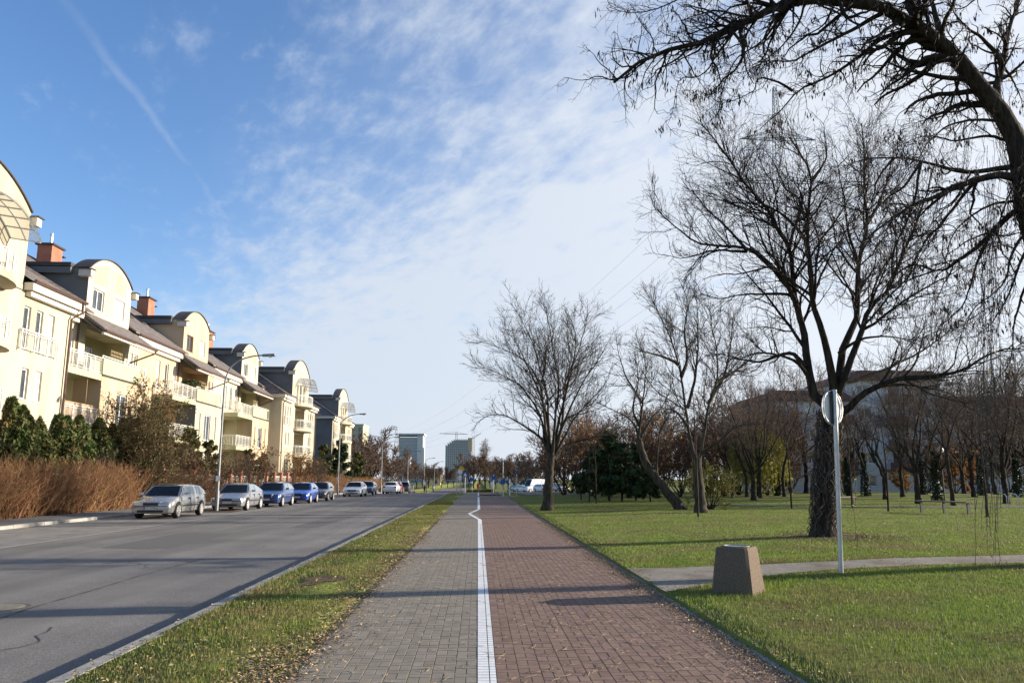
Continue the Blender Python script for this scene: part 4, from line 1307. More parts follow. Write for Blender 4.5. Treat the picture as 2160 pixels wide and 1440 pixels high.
hedge('hedge', 'tall bare russet hedge at the left edge behind the raised sidewalk', -20.6, -19.2, 24.5, 46.3, 2.9, 4000, 'twig_hedge', 5, .0085)
hedge('hedge', 'bare brown hedge behind the two silver cars', -20.7, -19.6, 47.6, 60, 2.6, 1500, 'twig_brown', 6, .009)
hedge('hedge', 'low bare hedge in front of the brick pillars behind the blue cars', -20.6, -19.6, 60.5, 86, 1.7, 1500, 'twig_brown', 7, .009)
hedge('hedge', 'orange brown hedge behind the white car beyond the second lamp', -20.6, -18.6, 88, 118, 2.6, 1400, 'twig_hedge', 8, .012)
hedge('hedge', 'far orange hedge behind the red car', -19.6, -17.6, 119, 150, 2.3, 1000, 'twig_hedge', 9, .014)

# brick pillars with rails between
FXF = -21.1
yp = 39.5
posts = []
pil0 = None
n_ = 0
while yp < 100:
    lab = {0: 'first brick fence pillar, half hidden by the russet hedge at the left'}.get(n_, None)
    ordn = ['first', 'second', 'third', 'fourth', 'fifth', 'sixth', 'seventh', 'eighth', 'ninth', 'tenth', 'eleventh', 'twelfth', 'thirteenth', 'fourteenth', 'fifteenth', 'sixteenth', 'seventeenth', 'eighteenth', 'nineteenth', 'twentieth', 'twenty-first', 'twenty-second', 'twenty-third']
    lab = 'red brick fence pillar with a cap, %s along the fence from the left' % ordn[n_]
    if pil0 is None:
        t = thing('fence_pillar', (FXF, yp, 0), lab, 'pillar', 'brick pillars of the garden fence')
        MB().box(FXF - .22, FXF + .22, yp - .22, yp + .22, 0, 2.2).build('shaft', 'brick_red', t)
        MB().hexa([(FXF - .29, yp - .29, 2.203), (FXF + .29, yp - .29, 2.203), (FXF + .29, yp + .29, 2.203), (FXF - .29, yp + .29, 2.203)],
                  [(FXF - .2, yp - .2, 2.36), (FXF + .2, yp - .2, 2.36), (FXF + .2, yp + .2, 2.36), (FXF - .2, yp + .2, 2.36)]).build('cap', 'brick_red', t)
        pil0 = t
    else:
        copy_tree(pil0, (FXF, yp, 0), label=lab)
    posts.append(yp)
    yp += 2.9; n_ += 1
fw = thing('garden_wall', (FXF, 70, 0), 'low red brick wall with white rails between the garden pillars', 'wall')
for i, (a, b) in enumerate(zip(posts[:-1], posts[1:])):
    MB().box(FXF - .12, FXF + .12, a + .223, b - .223, 0, .62).build('wall_panel', 'brick_red', fw)
    m = MB()
    for z in (.8, 1.88): m.box(FXF - .03, FXF + .03, a + .223, b - .223, z, z + .06)
    for k in range(16): m.box(FXF - .012, FXF + .012, a + .33 + k * .148, a + .354 + k * .148, .86, 1.88)
    m.build('rail', 'railing_white', fw)

# thuja row
TH = [thuja_meshes(31 + k, 4.2, .72, 6000) for k in range(3)]
tj = [(22, 848, 5.0), (52, 858, 4.75), (88, 880, 4.4), (122, 872, 4.6), (150, 874, 4.6), (172, 870, 4.7), (205, 872, 4.7), (236, 884, 4.5), (258, 868, 4.9)]
names = ['tall dense thuja at the left edge of the picture', 'second thuja from the left edge, its tip below two narrow windows', 'third thuja from the left, browned low down',
         'fourth thuja from the left edge behind the russet hedge', 'fifth thuja from the left, before the brown downpipe', 'sixth thuja from the left, before the reed screened balcony', 'seventh thuja from the left, under the white balcony rail', 'eighth thuja from the left, next to the bare shrub', 'ninth and last thuja of the row beside the twiggy tree']
for k, (px, py, h) in enumerate(tj):
    d = _ray(px, py); s = (-21.9) / d[0]
    Yp = d[1] * s
    place_tree(TH[k % 3], 'thuja', names[k], (-21.9 + random.uniform(-.2, .2), Yp, 0.02), k * 1.3, (1.3, 1.3, h / 4.0), 'thujas behind the hedge')
for k in range(4):
    place_tree(TH[k % 3], 'thuja', ['thuja half lost in shade behind the twiggy tree', 'thuja whose tip stands beside the twiggy tree crown', 'pointed thuja reaching up to the balcony beside the twiggy tree', 'short thuja to the right of the twiggy tree'][k], (-22.1, 51.0 + k * 1.9, 0.02), k * 2.1, (1.2, 1.2, [1.15, 1.5, 1.65, 1.0][k]), 'thujas behind the hedge')
# twiggy small tree by the silver estate
b = gp(283, 1069, .04)
g = np.random.default_rng(77)
limbs = []
for px, py, dx in ((210, 930, 0), (235, 860, .5), (275, 835, -.5), (310, 822, .6), (345, 830, -.4), (375, 862, .3), (398, 910, -.5), (392, 960, .5), (222, 985, -.3), (330, 860, 1.2), (300, 850, -1.2), (360, 930, 1.0)):
    e = gpy(px, py, b[1] + dx * 1.5)
    st = b + np.array([(px - 290) * .006, 0, random.uniform(.5, 1.4)])
    limbs.append([b + np.array([(px - 290) * .002, dx * .1, .02]), st, st + (e - st) * .45 + g.normal(0, .25, 3), e])
wt, wc, (c, d) = grow_tree(78, [b - [0, 0, .1], b + [.05, 0, .3], b + [.1, 0, .6]], limbs, .16, .075, dens=(2.4, 4.0, 4.5), fine=.0065, lmax=(2.4, 1.2, .6), spread=(.4, 1.0), wob=.2)
tt = tree_thing('garden_tree', 'twiggy round tree with olive brown leaves forking low behind the silver estate car', b, wt, wc, 'bark_grey', 'twig_brown')
T = np.concatenate([c[0][:, 2:].reshape(-1, 3), d[0][:, 1:].reshape(-1, 3)]) - b
link('foliage', leaf_mesh('foliage', T[g.integers(0, len(T), 9000)] + g.normal(0, .05, (9000, 3)), g, .075, 'leaf_olive'), tt)
# bare pale shrub left of it
SH = [shrub_meshes(41, 3.2, 1.6, 9, 'leaf_olive', 1400), shrub_meshes(42, 3.0, 1.5, 9, 'leaf_maroon', 1800), shrub_meshes(43, 3.4, 1.6, 10, 'leaf_rust', 1500), shrub_meshes(44, 3.4, 1.5, 8, None, 0, 'twig_grey')]
CO = [conifer_meshes(51, 4.6, 1.7, 5200, 'thuja', .13, .03), conifer_meshes(52, 5.0, 2.0, 8000)]
garden = [(3, 'garden_shrub', 'bare pale shrub between the thujas and the twiggy tree', 215, 44.5, -20.9, 1.05), (1, 'garden_shrub', 'dark red leaved shrub right of the twiggy tree', 425, 56, -20.3, 1.35),
          (1, 'garden_shrub', 'maroon leaved shrub behind the rear of the silver hatchback', 462, 64, -20.6, 1.2), (3, 'garden_shrub', 'vase shaped bare shrub above the roof of the navy car', 548, 66, -19.3, 1.15),
          (1, 'garden_shrub', 'shrub with dark hanging leaves in front of the farthest row house', 575, 74, -20.4, 1.5), (2, 'garden_shrub', 'rusty orange shrub in front of the second corner house', 668, 92, -20.6, 1.5),
          (0, 'garden_shrub', 'olive shrub beside the second street lamp', 700, 97, -19.8, 1.3), (3, 'garden_shrub', 'bare round bush behind the white car', 735, 92, -18.6, 1.25), (2, 'garden_shrub', 'rusty bush beyond the white car near the farthest corner house', 690, 104, -21.6, 1.2)]
for k, nm, lab, px, Y, x, s in garden:
    place_tree(SH[k], nm, lab, (x, Y, .03), px * .7, s, 'shrubs in the front gardens', 'shrub')
gc = [(0, 'dark green conifer under the balconies right of the twiggy tree', -21.8, 60.5, 1.15), (0, 'green conifer left of the first street lamp', -21.6, 64.5, 1.0), (0, 'bushy green conifer above the blue hatchback', -22.0, 77, .95), (0, 'green conifer at the fence right of the vase shaped shrub', -21.8, 82, .9),
      (0, 'olive green conifer before the dark grey side wall', -20.8, 108, 1.35), (1, 'tall green conifer between second lamp and farthest corner house', -20.8, 121, 1.55), (0, 'columnar conifer in front of the third lamp', -20.0, 133, 1.4)]
for k, lab, x, Y, s in gc:
    place_tree(CO[k], 'garden_conifer', lab, (x, Y, .03 + gz(Y)), Y, s, 'conifers in the front gardens', 'conifer')
g = np.random.default_rng(5)
link('foliage', leaf_mesh('foliage', crown_points(g, 900, lambda u: np.sqrt(np.clip(1 - (2 * u - 1) ** 2, .05, 1)), 1.5, .95, .35), g, .11, 'conifer'), bp)
# ------------------------------------------------------------------ the park trees
def px_limb(pts, Y, dY=0.0):
    n = len(pts)
    return [gpy(x, y, Y + dY * (k / (n - 1)) ** 1.2) for k, (x, y) in enumerate(pts)]


def base_of(px, py):
    p = gp(px, py, 0.1)
    for _ in range(4): p = gp(px, py, float(lz(p[0], p[1])))
    return p


# --- three vase shaped trees on the lawn
bA = base_of(1154, 1076)
LA = [[(1160, 970), (1149, 930), (1139, 878), (1115, 836), (1087, 805), (1045, 784), (1007, 770)], [(1160, 960), (1153, 912), (1146, 843), (1132, 794), (1104, 760), (1059, 739), (1017, 725)],
      [(1161, 950), (1156, 895), (1153, 826), (1139, 767), (1125, 715), (1101, 669), (1083, 640)], [(1164, 965), (1167, 947), (1174, 878), (1181, 808), (1170, 739), (1163, 687), (1150, 640)],
      [(1165, 965), (1174, 947), (1188, 878), (1194, 808), (1222, 746), (1240, 687), (1243, 645)], [(1167, 965), (1184, 933), (1208, 888), (1236, 857), (1264, 826), (1288, 794)],
      [(1170, 970), (1181, 947), (1208, 930), (1250, 919), (1299, 909)], [(1158, 960), (1146, 930), (1122, 909), (1087, 885), (1059, 873), (1028, 874), (1000, 890)], [(1166, 950), (1180, 880), (1200, 800), (1215, 730), (1212, 690), (1200, 660)], [(1160, 940), (1150, 860), (1120, 780), (1090, 720), (1065, 690)], [(1168, 950), (1200, 870), (1235, 800), (1270, 750), (1285, 720)]]
dA = [1.5, -1.5, 1.0, -2, 2, -1, 1.5, -1.0, -2.5, 2.5, -2.0]
wt, wc, _ = grow_tree(101, px_limb([(1154, 1080), (1157, 1030), (1160, 985), (1163, 955)], bA[1]), [px_limb(l, bA[1], d) for l, d in zip(LA, dA)], .28, .1, dens=(2.4, 3.4, 4.4), fine=.0065, lmax=(3.8, 2.0, 1.2), up=.07, spread=(.35, .85))
tree_thing('park_tree', 'bare vase shaped tree standing alone nearest the cycle path', bA, wt, wc, 'bark_grey', 'twig_grey')
bB = base_of(1434, 1074)
LB = [[(1347, 930), (1340, 899), (1323, 878), (1295, 864), (1264, 850)], [(1347, 930), (1351, 895), (1358, 843), (1361, 808), (1365, 767), (1347, 715)], [(1354, 850), (1337, 822), (1319, 794), (1306, 753), (1300, 720)], [(1386, 1010), (1385, 947), (1389, 912), (1410, 871), (1430, 840)], [(1350, 900), (1335, 860), (1345, 800), (1335, 740)], [(1352, 920), (1375, 880), (1400, 850), (1420, 800)]]
wt, wc, _ = grow_tree(111, px_limb([(1440, 1078), (1418, 1050), (1389, 1013), (1361, 975), (1347, 925)], bB[1]), [px_limb(l, bB[1], d) for l, d in zip(LB, [1, -1.5, 1.2, -.8, -2, 2])], .25, .085, dens=(3.0, 4.0, 4.6), fine=.0065, lmax=(3.6, 2.0, 1.2), up=.05, spread=(.4, .9), flare=1.35)
tree_thing('park_tree', 'bare tree leaning sharply to the left over the lawn', bB, wt, wc, 'bark_grey', 'twig_grey')
bC = base_of(1479, 1081)
LC = [[(1470, 975), (1458, 930), (1451, 878), (1441, 808), (1431, 767), (1413, 715), (1389, 669), (1365, 620)], [(1474, 975), (1483, 930), (1493, 860), (1510, 808), (1510, 739), (1500, 687), (1490, 630)], [(1437, 794), (1451, 756), (1444, 704), (1451, 642), (1440, 600)], [(1431, 767), (1399, 753), (1365, 742), (1333, 728)],
      [(1451, 899), (1431, 871), (1406, 860), (1385, 858)], [(1476, 960), (1493, 947), (1521, 926), (1556, 899), (1597, 895)], [(1510, 808), (1549, 781), (1583, 753), (1600, 720)], [(1450, 860), (1468, 790), (1475, 700), (1470, 620)], [(1495, 850), (1530, 790), (1545, 720), (1550, 660)]]
wt, wc, _ = grow_tree(121, px_limb([(1479, 1086), (1476, 1040), (1472, 1000), (1471, 965)], bC[1]), [px_limb(l, bC[1], d) for l, d in zip(LC, [1.5, -1.5, 2, -1, 1, -1.5, 2, -2.5, 2.5])], .27, .1, dens=(2.9, 3.8, 4.6), fine=.0065, lmax=(3.8, 2.0, 1.2), up=.07, spread=(.35, .85))
tree_thing('park_tree', 'tall bare tree with two stems beside the leaning tree', bC, wt, wc, 'bark_grey', 'twig_grey')

# --- the big tree hung with vines
bD = base_of(1735, 1132)
LD = [([(1747, 858), (1722, 847), (1706, 793), (1697, 727), (1689, 677), (1674, 622), (1665, 525), (1645, 490), (1613, 431), (1575, 396), (1544, 347), (1516, 306), (1481, 264)], .15, 1.0),
      ([(1752, 850), (1760, 827), (1747, 747), (1735, 697), (1714, 643), (1711, 611), (1700, 507), (1702, 438), (1711, 382), (1704, 347), (1683, 316), (1665, 290)], .15, -1.2),
      ([(1757, 850), (1770, 810), (1777, 727), (1802, 664), (1811, 542), (1829, 472), (1822, 368), (1822, 309), (1818, 250)], .15, 1.2),
      ([(1760, 850), (1781, 793), (1805, 720), (1831, 643), (1857, 629), (1902, 525), (1929, 455), (1950, 400), (1965, 340)], .135, -1.0),
      ([(1697, 775), (1680, 752), (1660, 743), (1593, 764), (1535, 752), (1497, 747)], .085, .8), ([(1702, 790), (1680, 765), (1640, 752), (1600, 745), (1560, 760), (1530, 800)], .06, -1.2),
      ([(1672, 630), (1660, 622), (1568, 622), (1527, 631), (1485, 618)], .06, 1.2), ([(1690, 680), (1662, 608), (1603, 549), (1575, 528), (1506, 521), (1468, 514), (1429, 483), (1381, 438)], .10, -.8),
      ([(1575, 528), (1541, 490), (1492, 445), (1464, 410), (1447, 382)], .055, .8), ([(1575, 530), (1500, 528), (1447, 545), (1391, 538)], .05, -.5),
      ([(1775, 870), (1788, 862), (1829, 827), (1864, 810), (1916, 796), (1982, 792), (2038, 778), (2083, 751), (2128, 733), (2175, 737)], .12, -1.5), ([(1850, 815), (1899, 810), (1954, 817), (2010, 834), (2069, 876)], .06, .8),
      ([(1770, 812), (1791, 803), (1847, 785), (1899, 761), (1954, 733), (1996, 699), (2031, 664)], .075, 1.2), ([(1770, 745), (1781, 733), (1812, 716), (1857, 707), (1899, 709), (1947, 726)], .06, -1.0),
      ([(1711, 382), (1742, 340), (1745, 300), (1740, 260)], .05, .3), ([(1811, 560), (1790, 500), (1782, 430), (1770, 380), (1760, 320)], .06, -1.2), ([(1665, 525), (1690, 430), (1660, 400), (1640, 350), (1610, 310)], .06, 1.3), ([(1829, 472), (1860, 420), (1880, 360), (1890, 300)], .06, 1.0), ([(1700, 507), (1650, 450), (1600, 420), (1560, 330)], .06, -1.2)]
wt, wc, tipsD = grow_tree(131, px_limb([(1737, 1140), (1740, 1075), (1741, 1018), (1748, 930), (1750, 850)], bD[1]), [(px_limb(l, bD[1], d * 1.2), r) for l, r, d in LD], .29, .08, dens=(3.6, 4.8, 5.6), fine=.0046, lmax=(3.0, 1.6, .9), lens=(.5, .65, .62), lmin=(.5, .4, .22), up=.06, spread=(.4, .95), flare=1.45)
tD = tree_thing('old_tree', 'big spreading bare tree wrapped in dead vines behind the round sign', bD, wt, wc, 'bark_dark', 'twig_dark')
# dead vines over its trunk
g = np.random.default_rng(9)
w = Wood(9)
tr = resample(px_limb([(1737, 1137), (1740, 1075), (1741, 1018), (1748, 930), (1750, 862)], bD[1]), 30)
nv = 150
Q = np.empty((nv, 12, 3)); Rv = np.empty((nv, 12))
for k in range(nv):
    t0 = g.uniform(0, .75); t1 = min(1, t0 + g.uniform(.15, .5))
    a0, da = g.uniform(0, 2 * PI), g.normal(0, 1.1)
    ts = np.linspace(t0, t1, 12)
    c = np.stack([np.interp(ts, np.linspace(0, 1, 30), tr[:, i]) for i in range(3)], -1)
    aa = a0 + da * np.linspace(0, 1, 12) + g.normal(0, .12, 12)
    rad = .29 * (1 - ts * .25) + .04 + .35 * np.clip(.14 - ts, 0, 1) * 2 + np.abs(g.normal(0, .05, 12))
    Q[k] = c + np.stack([np.cos(aa) * rad, np.sin(aa) * rad, np.zeros(12)], -1) - bD
    Rv[k] = g.uniform(.006, .018)
w.put(Q, Rv, 4)
# loose strands hanging from the boughs
anch = tipsD[0][0][:, 3]
sel = anch[(anch[:, 2] > 3.0)]
nh = 90
Q = np.empty((nh, 10, 3))
for k in range(nh):
    p = sel[g.integers(0, len(sel))]
    L = g.uniform(.6, 2.2) if k > 8 else min(p[2] - .3, g.uniform(2, 4))
    z = np.linspace(0, 1, 10)
    Q[k] = p - bD + np.stack([np.cumsum(g.normal(0, .03, 10)), np.cumsum(g.normal(0, .03, 10)), -z * L], -1)
w.put(Q, np.repeat(np.linspace(.006, .003, 10)[None], nh, 0), 3)
link('vines', w.mesh('vines', 'vine'), tD)

# --- the pod bearing tree that leans in from the right
YE = 13.9
bE = np.array([10.7, YE, float(lz(10.7, YE))])
trunkE = [bE - [0, 0, .1], bE + [-.12, 0, 1.3], bE + [-.3, .05, 2.6], gpy(2228, 640, YE), gpy(2185, 500, YE), gpy(2160, 410, YE)]
LE = [([(2170, 440), (2150, 335), (2127, 267), (2093, 221), (2031, 146), (1989, 96), (1943, 62), (1877, 25), (1822, 4), (1760, 8), (1702, 0), (1656, 12), (1606, 37), (1552, 62), (1510, 83), (1468, 108), (1414, 112), (1360, 140), (1312, 178)], .235, -1.0),
      ([(1960, 72), (1910, 67), (1856, 83), (1802, 121), (1760, 154), (1702, 179), (1672, 192), (1643, 225), (1593, 271)], .07, .8), ([(1877, 25), (1843, 33), (1785, 71), (1727, 100), (1672, 125), (1627, 121), (1590, 135)], .06, -.8),
      ([(2150, 350), (2100, 356), (2027, 362), (1943, 342), (1885, 333), (1827, 333), (1780, 345)], .07, 1.2), ([(2155, 380), (2110, 372), (2052, 388), (1977, 417), (1910, 450), (1843, 496), (1802, 529)], .095, -1.2),
      ([(2185, 470), (2160, 438), (2127, 458), (2085, 500), (2031, 546), (1981, 569), (1935, 554), (1885, 575), (1850, 620)], .085, .5), ([(2127, 267), (2102, 200), (2114, 125), (2131, 54), (2147, 0), (2160, -80)], .12, .5),
      ([(2112, 135), (2108, 125), (2077, 83), (2043, 54), (2020, 30), (2000, -20)], .06, -.6), ([(1990, 96), (1981, 62), (1968, 0), (1960, -70)], .1, .6), ([(1672, 192), (1640, 172), (1600, 170), (1590, 195), (1550, 215), (1527, 222)], .03, -.3),
      ([(1552, 62), (1520, 110), (1480, 160), (1440, 170), (1420, 240), (1410, 265)], .028, .5), ([(1640, 30), (1600, 90), (1540, 130), (1510, 190), (1500, 270)], .03, -.6), ([(1700, 5), (1680, 60), (1640, 110), (1580, 150), (1520, 160)], .03, .6),
      ([(1720, -60), (1600, -50), (1480, -25), (1400, 8), (1340, 20), (1290, 8)], .05, .3), ([(1760, 8), (1740, 50), (1700, 75), (1660, 80), (1640, 60)], .03, -.5), ([(1943, 342), (1910, 390), (1870, 420), (1830, 470), (1800, 560)], .035, .8),
      ([(2052, 388), (2000, 470), (1960, 520), (1920, 610), (1880, 690)], .04, -.8), ([(2031, 146), (2010, 200), (1990, 240), (1950, 250), (1900, 260)], .04, -.5), ([(2160, -60), (2100, -30), (2060, 0), (2030, 20), (1990, 10)], .05, .6), ([(2185, 500), (2150, 560), (2120, 640), (2090, 690), (2050, 720)], .04, .6), ([(2140, 300), (2080, 290), (2010, 300), (1950, 290), (1890, 310)], .045, 1.0), ([(2120, 255), (2060, 250), (2000, 260), (1950, 300), (1920, 360)], .04, -1.0), ([(2170, 430), (2120, 430), (2060, 450), (2010, 500), (1990, 580)], .04, 1.2), ([(2180, 470), (2140, 520), (2110, 600), (2060, 640), (2020, 700)], .04, -1.2), ([(2200, 560), (2165, 600), (2140, 680), (2130, 760), (2100, 800)], .04, .5), ([(2110, 130), (2140, 180), (2160, 230)], .04, .8), ([(2200, 300), (2160, 330), (2130, 420), (2100, 520), (2080, 600)], .04, -.8), ([(1885, 333), (1850, 380), (1830, 440), (1790, 480)], .03, .8), ([(1943, 342), (1930, 420), (1900, 500), (1880, 560), (1830, 600)], .035, -.9), ([(2085, 500), (2060, 560), (2040, 640), (1990, 690), (1940, 700)], .035, .9)]
wt, wc, tipsE = grow_tree(141, trunkE, [(px_limb(l, YE, d), r) for l, r, d in LE], .25, .1, dens=(6.5, 6.2, 5.4), fine=.0033, lmax=(1.7, .9, .45), lens=(.34, .55, .5), lmin=(.3, .22, .13), up=.0, wob=.24, spread=(.5, 1.2), droop=.03)
tE = tree_thing('pod_tree', 'bare tree leaning in from the right with dark hanging seed pods', bE, wt, wc, 'bark_dark', 'twig_dark')
g = np.random.default_rng(19)
tips = np.concatenate([tipsE[0][0][:, -1], tipsE[0][0][:, -2]])
tips = tips[(tips[:, 2] > 3.0)]
cl = tips[g.integers(0, len(tips), 520)]
pts = np.repeat(cl, 7, 0) + g.normal(0, .045, (520 * 7, 3))
n = len(pts)
Lp = g.uniform(.07, .15, n)
dr = unit(np.stack([g.normal(0, .22, n), g.normal(0, .22, n), -np.ones(n)], -1))
sdv = unit(np.cross(dr, g.normal(size=(n, 3)))); nn = np.cross(dr, sdv)
wd = (Lp * .13)[:, None]
Lc = Lp[:, None]
V = np.stack([pts, pts + dr * Lc * .5 + sdv * wd, pts + dr * Lc, pts + dr * Lc * .5 - sdv * wd, pts + dr * Lc * .5 + nn * wd * .5, pts + dr * Lc * .5 - nn * wd * .5], 1)
F6 = np.array([(0, 1, 4), (1, 2, 4), (2, 3, 4), (3, 0, 4), (1, 0, 5), (2, 1, 5), (3, 2, 5), (0, 3, 5)])
F = (F6[None] + np.arange(n)[:, None, None] * 6).reshape(-1, 3)
tag(link('seed_pods', np_mesh('seed_pods', V.reshape(-1, 3) - bE, F, 'seed_pod'), tE), kind='stuff')
# long hanging vines
w = Wood(23)
g = w.r
tr = resample(px_limb([(2228, 640), (2185, 500), (2160, 410), (2150, 335), (2127, 267), (2093, 221), (2031, 146), (1989, 96), (1943, 62), (1877, 25)], YE), 30)
nv = 110
Q = np.empty((nv, 12, 3)); Rv = np.empty((nv, 12))
for k in range(nv):
    t0 = g.uniform(0, .8); t1 = min(1, t0 + g.uniform(.1, .35))
    ts = np.linspace(t0, t1, 12)
    c = np.stack([np.interp(ts, np.linspace(0, 1, 30), tr[:, i]) for i in range(3)], -1)
    aa = g.uniform(0, 2 * PI) + g.normal(0, 1.3) * np.linspace(0, 1, 12) + g.normal(0, .15, 12)
    rad = np.interp(ts, [0, 1], [.27, .12]) + np.abs(g.normal(0, .03, 12))
    Q[k] = c + np.stack([np.cos(aa) * rad, np.sin(aa) * rad, -np.cos(aa) * rad * .5], -1) - bE
    Rv[k] = g.uniform(.004, .011)
w.put(Q, Rv, 3)
cols = [(2085, 330, 1225, 11, .05), (2092, 420, 1130, 8, .07), (2066, 480, 980, 5, .05), (1965, 570, 860, 8, .08), (2010, 560, 800, 4, .1), (1985, 400, 700, 5, .12), (2130, 350, 760, 6, .1), (1905, 350, 760, 5, .12), (1945, 230, 560, 6, .1), (2050, 250, 640, 8, .12), (2110, 60, 420, 8, .12), (1850, 200, 420, 4, .1), (1810, 880, 1170, 2, .03), (2030, 60, 330, 6, .12), (1780, 60, 250, 4, .15)]
allv = []
for px, ya, yb_, k, sp_ in cols:
    for i in range(k):
        Yv = YE + g.normal(0, .18)
        x = px + g.normal(0, sp_ * 120)
        a = gpy(x, ya + g.uniform(-40, 60), Yv)
        e = gpy(x + g.normal(0, 6), ya + (yb_ - ya) * (g.uniform(.6, 1.0) if i else 1.0), Yv)
        m = 26
        z = np.linspace(0, 1, m)[:, None]
        p = a + (e - a) * z
        p[:, :2] += np.cumsum(g.normal(0, .02, (m, 2)), 0) + (np.sin(z * g.uniform(3, 9) + g.uniform(0, 6)) * g.uniform(.02, .09))
        p[:, 2] = np.maximum(p[:, 2], float(lz(p[0, 0], p[0, 1])) + .03)
        allv.append(p)
Q = np.array(allv)
rv = np.repeat(g.uniform(.0028, .006, len(Q))[:, None], Q.shape[1], 1)
w.put(Q - bE, rv, 3)
b = w.kids(Q - bE, rv, 5.5, .05, (.5, 1.4), -.05, .3, 4, .8, .0022, .05, .05, .28)
w.put(b[0], b[1], 3)
link('hanging_vines', w.mesh('hanging_vines', 'vine'), tE)
yl = np.concatenate([b[0][:, -1]])[g.integers(0, len(b[0]), 26)]
tag(link('last_leaves', leaf_mesh('last_leaves', yl, g, .045, 'yellow_leaf', 1.2), tE), kind='stuff')

# --- pines, bushes, saplings, the wood behind
PN = [conifer_meshes(61, 5.2, 1.9, 9500, 'conifer', .15, .1), conifer_meshes(62, 5.6, 2.0, 9500, 'conifer', .15, .1)]
pines = [(1255, 1052, 0, 1.05, 'dark pine at the left end of the pine clump'), (1285, 1056, 1, 1.12, 'tallest dark pine left of the middle of the clump'), (1312, 1057, 0, 1.0, 'dark pine in the middle of the clump'), (1342, 1055, 1, .92, 'dark pine touching the leaning trunk'), (1270, 1046, 1, 1.15, 'pine in the second row of the clump, left side'), (1325, 1047, 0, 1.0, 'pine in the second row of the clump, right side'), (1372, 1058, 0, .62, 'low young pine under the leaning trunk')]
for px, py, k, s, lab in pines:
    p = base_of(px, py)
    place_tree(PN[k], 'pine', lab, p, px, (s * .95, s * .95, s * .74), 'pine clump on the lawn', 'pine tree')
p = base_of(1490, 1074)
place_tree(shrub_meshes(63, 2.0, 1.5, 12, 'leaf_yellowgreen', 3600, fine=.007), 'bush', 'round yellow green bush at the foot of the two stemmed tree', base_of(1500, 1074), .3, .95, None, 'bush')


def sapling(px, py, h, label, seed, mt='bark_dark', stake=False):
    p = base_of(px, py)
    t = thing('sapling', p, label, 'sapling', 'young trees on the lawn')
    w = Wood(seed)
    q = resample([p - [0, 0, .05], p + [w.r.normal(0, .05), 0, h * .5], p + [w.r.normal(0, .08), w.r.normal(0, .08), h]], 12)
    rr = np.linspace(.05, .012, 12)
    w.put((q - p)[None], rr[None], 6)
    link('trunk', w.mesh('trunk', mt), t)
    c = Wood(seed + 1)
    b = c.kids((q - p)[None], rr[None], 3.2, .3, (.4, .8), .1, .12, 7, .5, .006, .35, .4, 2)
    c.put(b[0], b[1], 3)
    d = c.kids(b[0], b[1], 3.5, .4, (.4, .9), .05, .15, 4, .6, .005, .1, .2, .8)
    c.put(d[0], d[1], 3)
    link('crown', c.mesh('crown', 'twig_grey'), t)


for k, (px, py, h, lab) in enumerate([(1473, 1090, 5.2, 'pale thin young tree in front of the two stemmed tree'), (1226, 1054, 4.5, 'thin sapling left of the pine clump'), (1243, 1059, 4.6, 'sapling at the near left corner of the pine clump'), (1258, 1062, 4.6, 'sapling just in front of the pine clump'),
                                      (1670, 1072, 5.0, 'slender young tree left of the vine wrapped trunk'), (1798, 1072, 5.2, 'young tree right behind the round sign pole'), (1874, 1078, 5.0, 'young tree left of the long bench'), (2083, 1090, 4.6, 'young tree behind the hanging vines on the right')]):
    sapling(px, py, h, lab, 200 + k * 3, 'bark_grey' if k == 0 else 'bark_dark')

GT = [auto_tree(301, 9.5, 3.4, .16, 6, .34), auto_tree(302, 9.0, 2.8, .13, 4, .4, lean=-.2), auto_tree(303, 10, 3.8, .18, 6, .25), auto_tree(304, 8.5, 2.8, .13, 4, .42, lean=.3)]
# ivy sleeves for some trunks
g = np.random.default_rng(31)
ivp = crown_points(g, 1500, lambda u: np.clip(1 - u * .7, .2, 1), 3.4, .38, 0, .6)
IVY = leaf_mesh('ivy_leaves', ivp, g, .11, 'ivy', 1.2)
wood = [(1590, 1055, 2, 1.0, 0), (1640, 1045, 0, .95, 1), (1655, 1048, 1, 1.0, 0), (1790, 1046, 3, .9, 1), (1826, 1046, 1, 1.0, 1), (1866, 1054, 3, 1.0, 0), (1905, 1046, 0, .95, 0), (1938, 1062, 2, 1.15, 0), (1946, 1050, 0, 1.1, 1), (1978, 1056, 2, 1.1, 1), (2012, 1066, 1, 1.15, 0), (2055, 1052, 0, 1.05, 0), (2072, 1050, 1, 1.0, 1), (2124, 1062, 2, 1.2, 0), (2150, 1050, 0, 1.1, 1),
        (1545, 1050, 1, .95, 0), (1575, 1048, 3, .9, 0), (1605, 1050, 0, .9, 0), (2180, 1060, 0, 1.1, 0), (2230, 1066, 2, 1.1, 0), (1770, 1043, 0, 1.0, 0), (2035, 1043, 2, 1.0, 0), (2100, 1044, 0, 1.1, 0)]
what = ['forked dark tree left of the willow', 'ivy footed tree before the white flats, left of the vine wrapped trunk', 'slim tree before the white flats', 'leaning tree with ivy right of the round sign', 'ivy covered trunk second right of the round sign', 'dark tree leaning left behind the young trees', 'thin dark tree in the middle of the wood', 'stout dark trunk behind the left end of the long bench',
        'ivy sleeved trunk touching the stout dark one', 'forked trunk with ivy behind the long bench', 'curved dark trunk at the right end of the long bench', 'dark tree left of the slatted bench', 'ivy covered trunk behind the slatted bench', 'big dark tree near the right edge', 'ivy covered tree at the right edge', 'slim tree left of the willow', 'slanting stem before the willow', 'slim tree in the willow twigs', 'tree just at the right picture edge', 'tree cut by the right picture edge', 'far bare tree before the flats just right of the vine wrapped trunk', 'far tree above the slatted bench', 'far tree left of the big dark tree at the right edge']
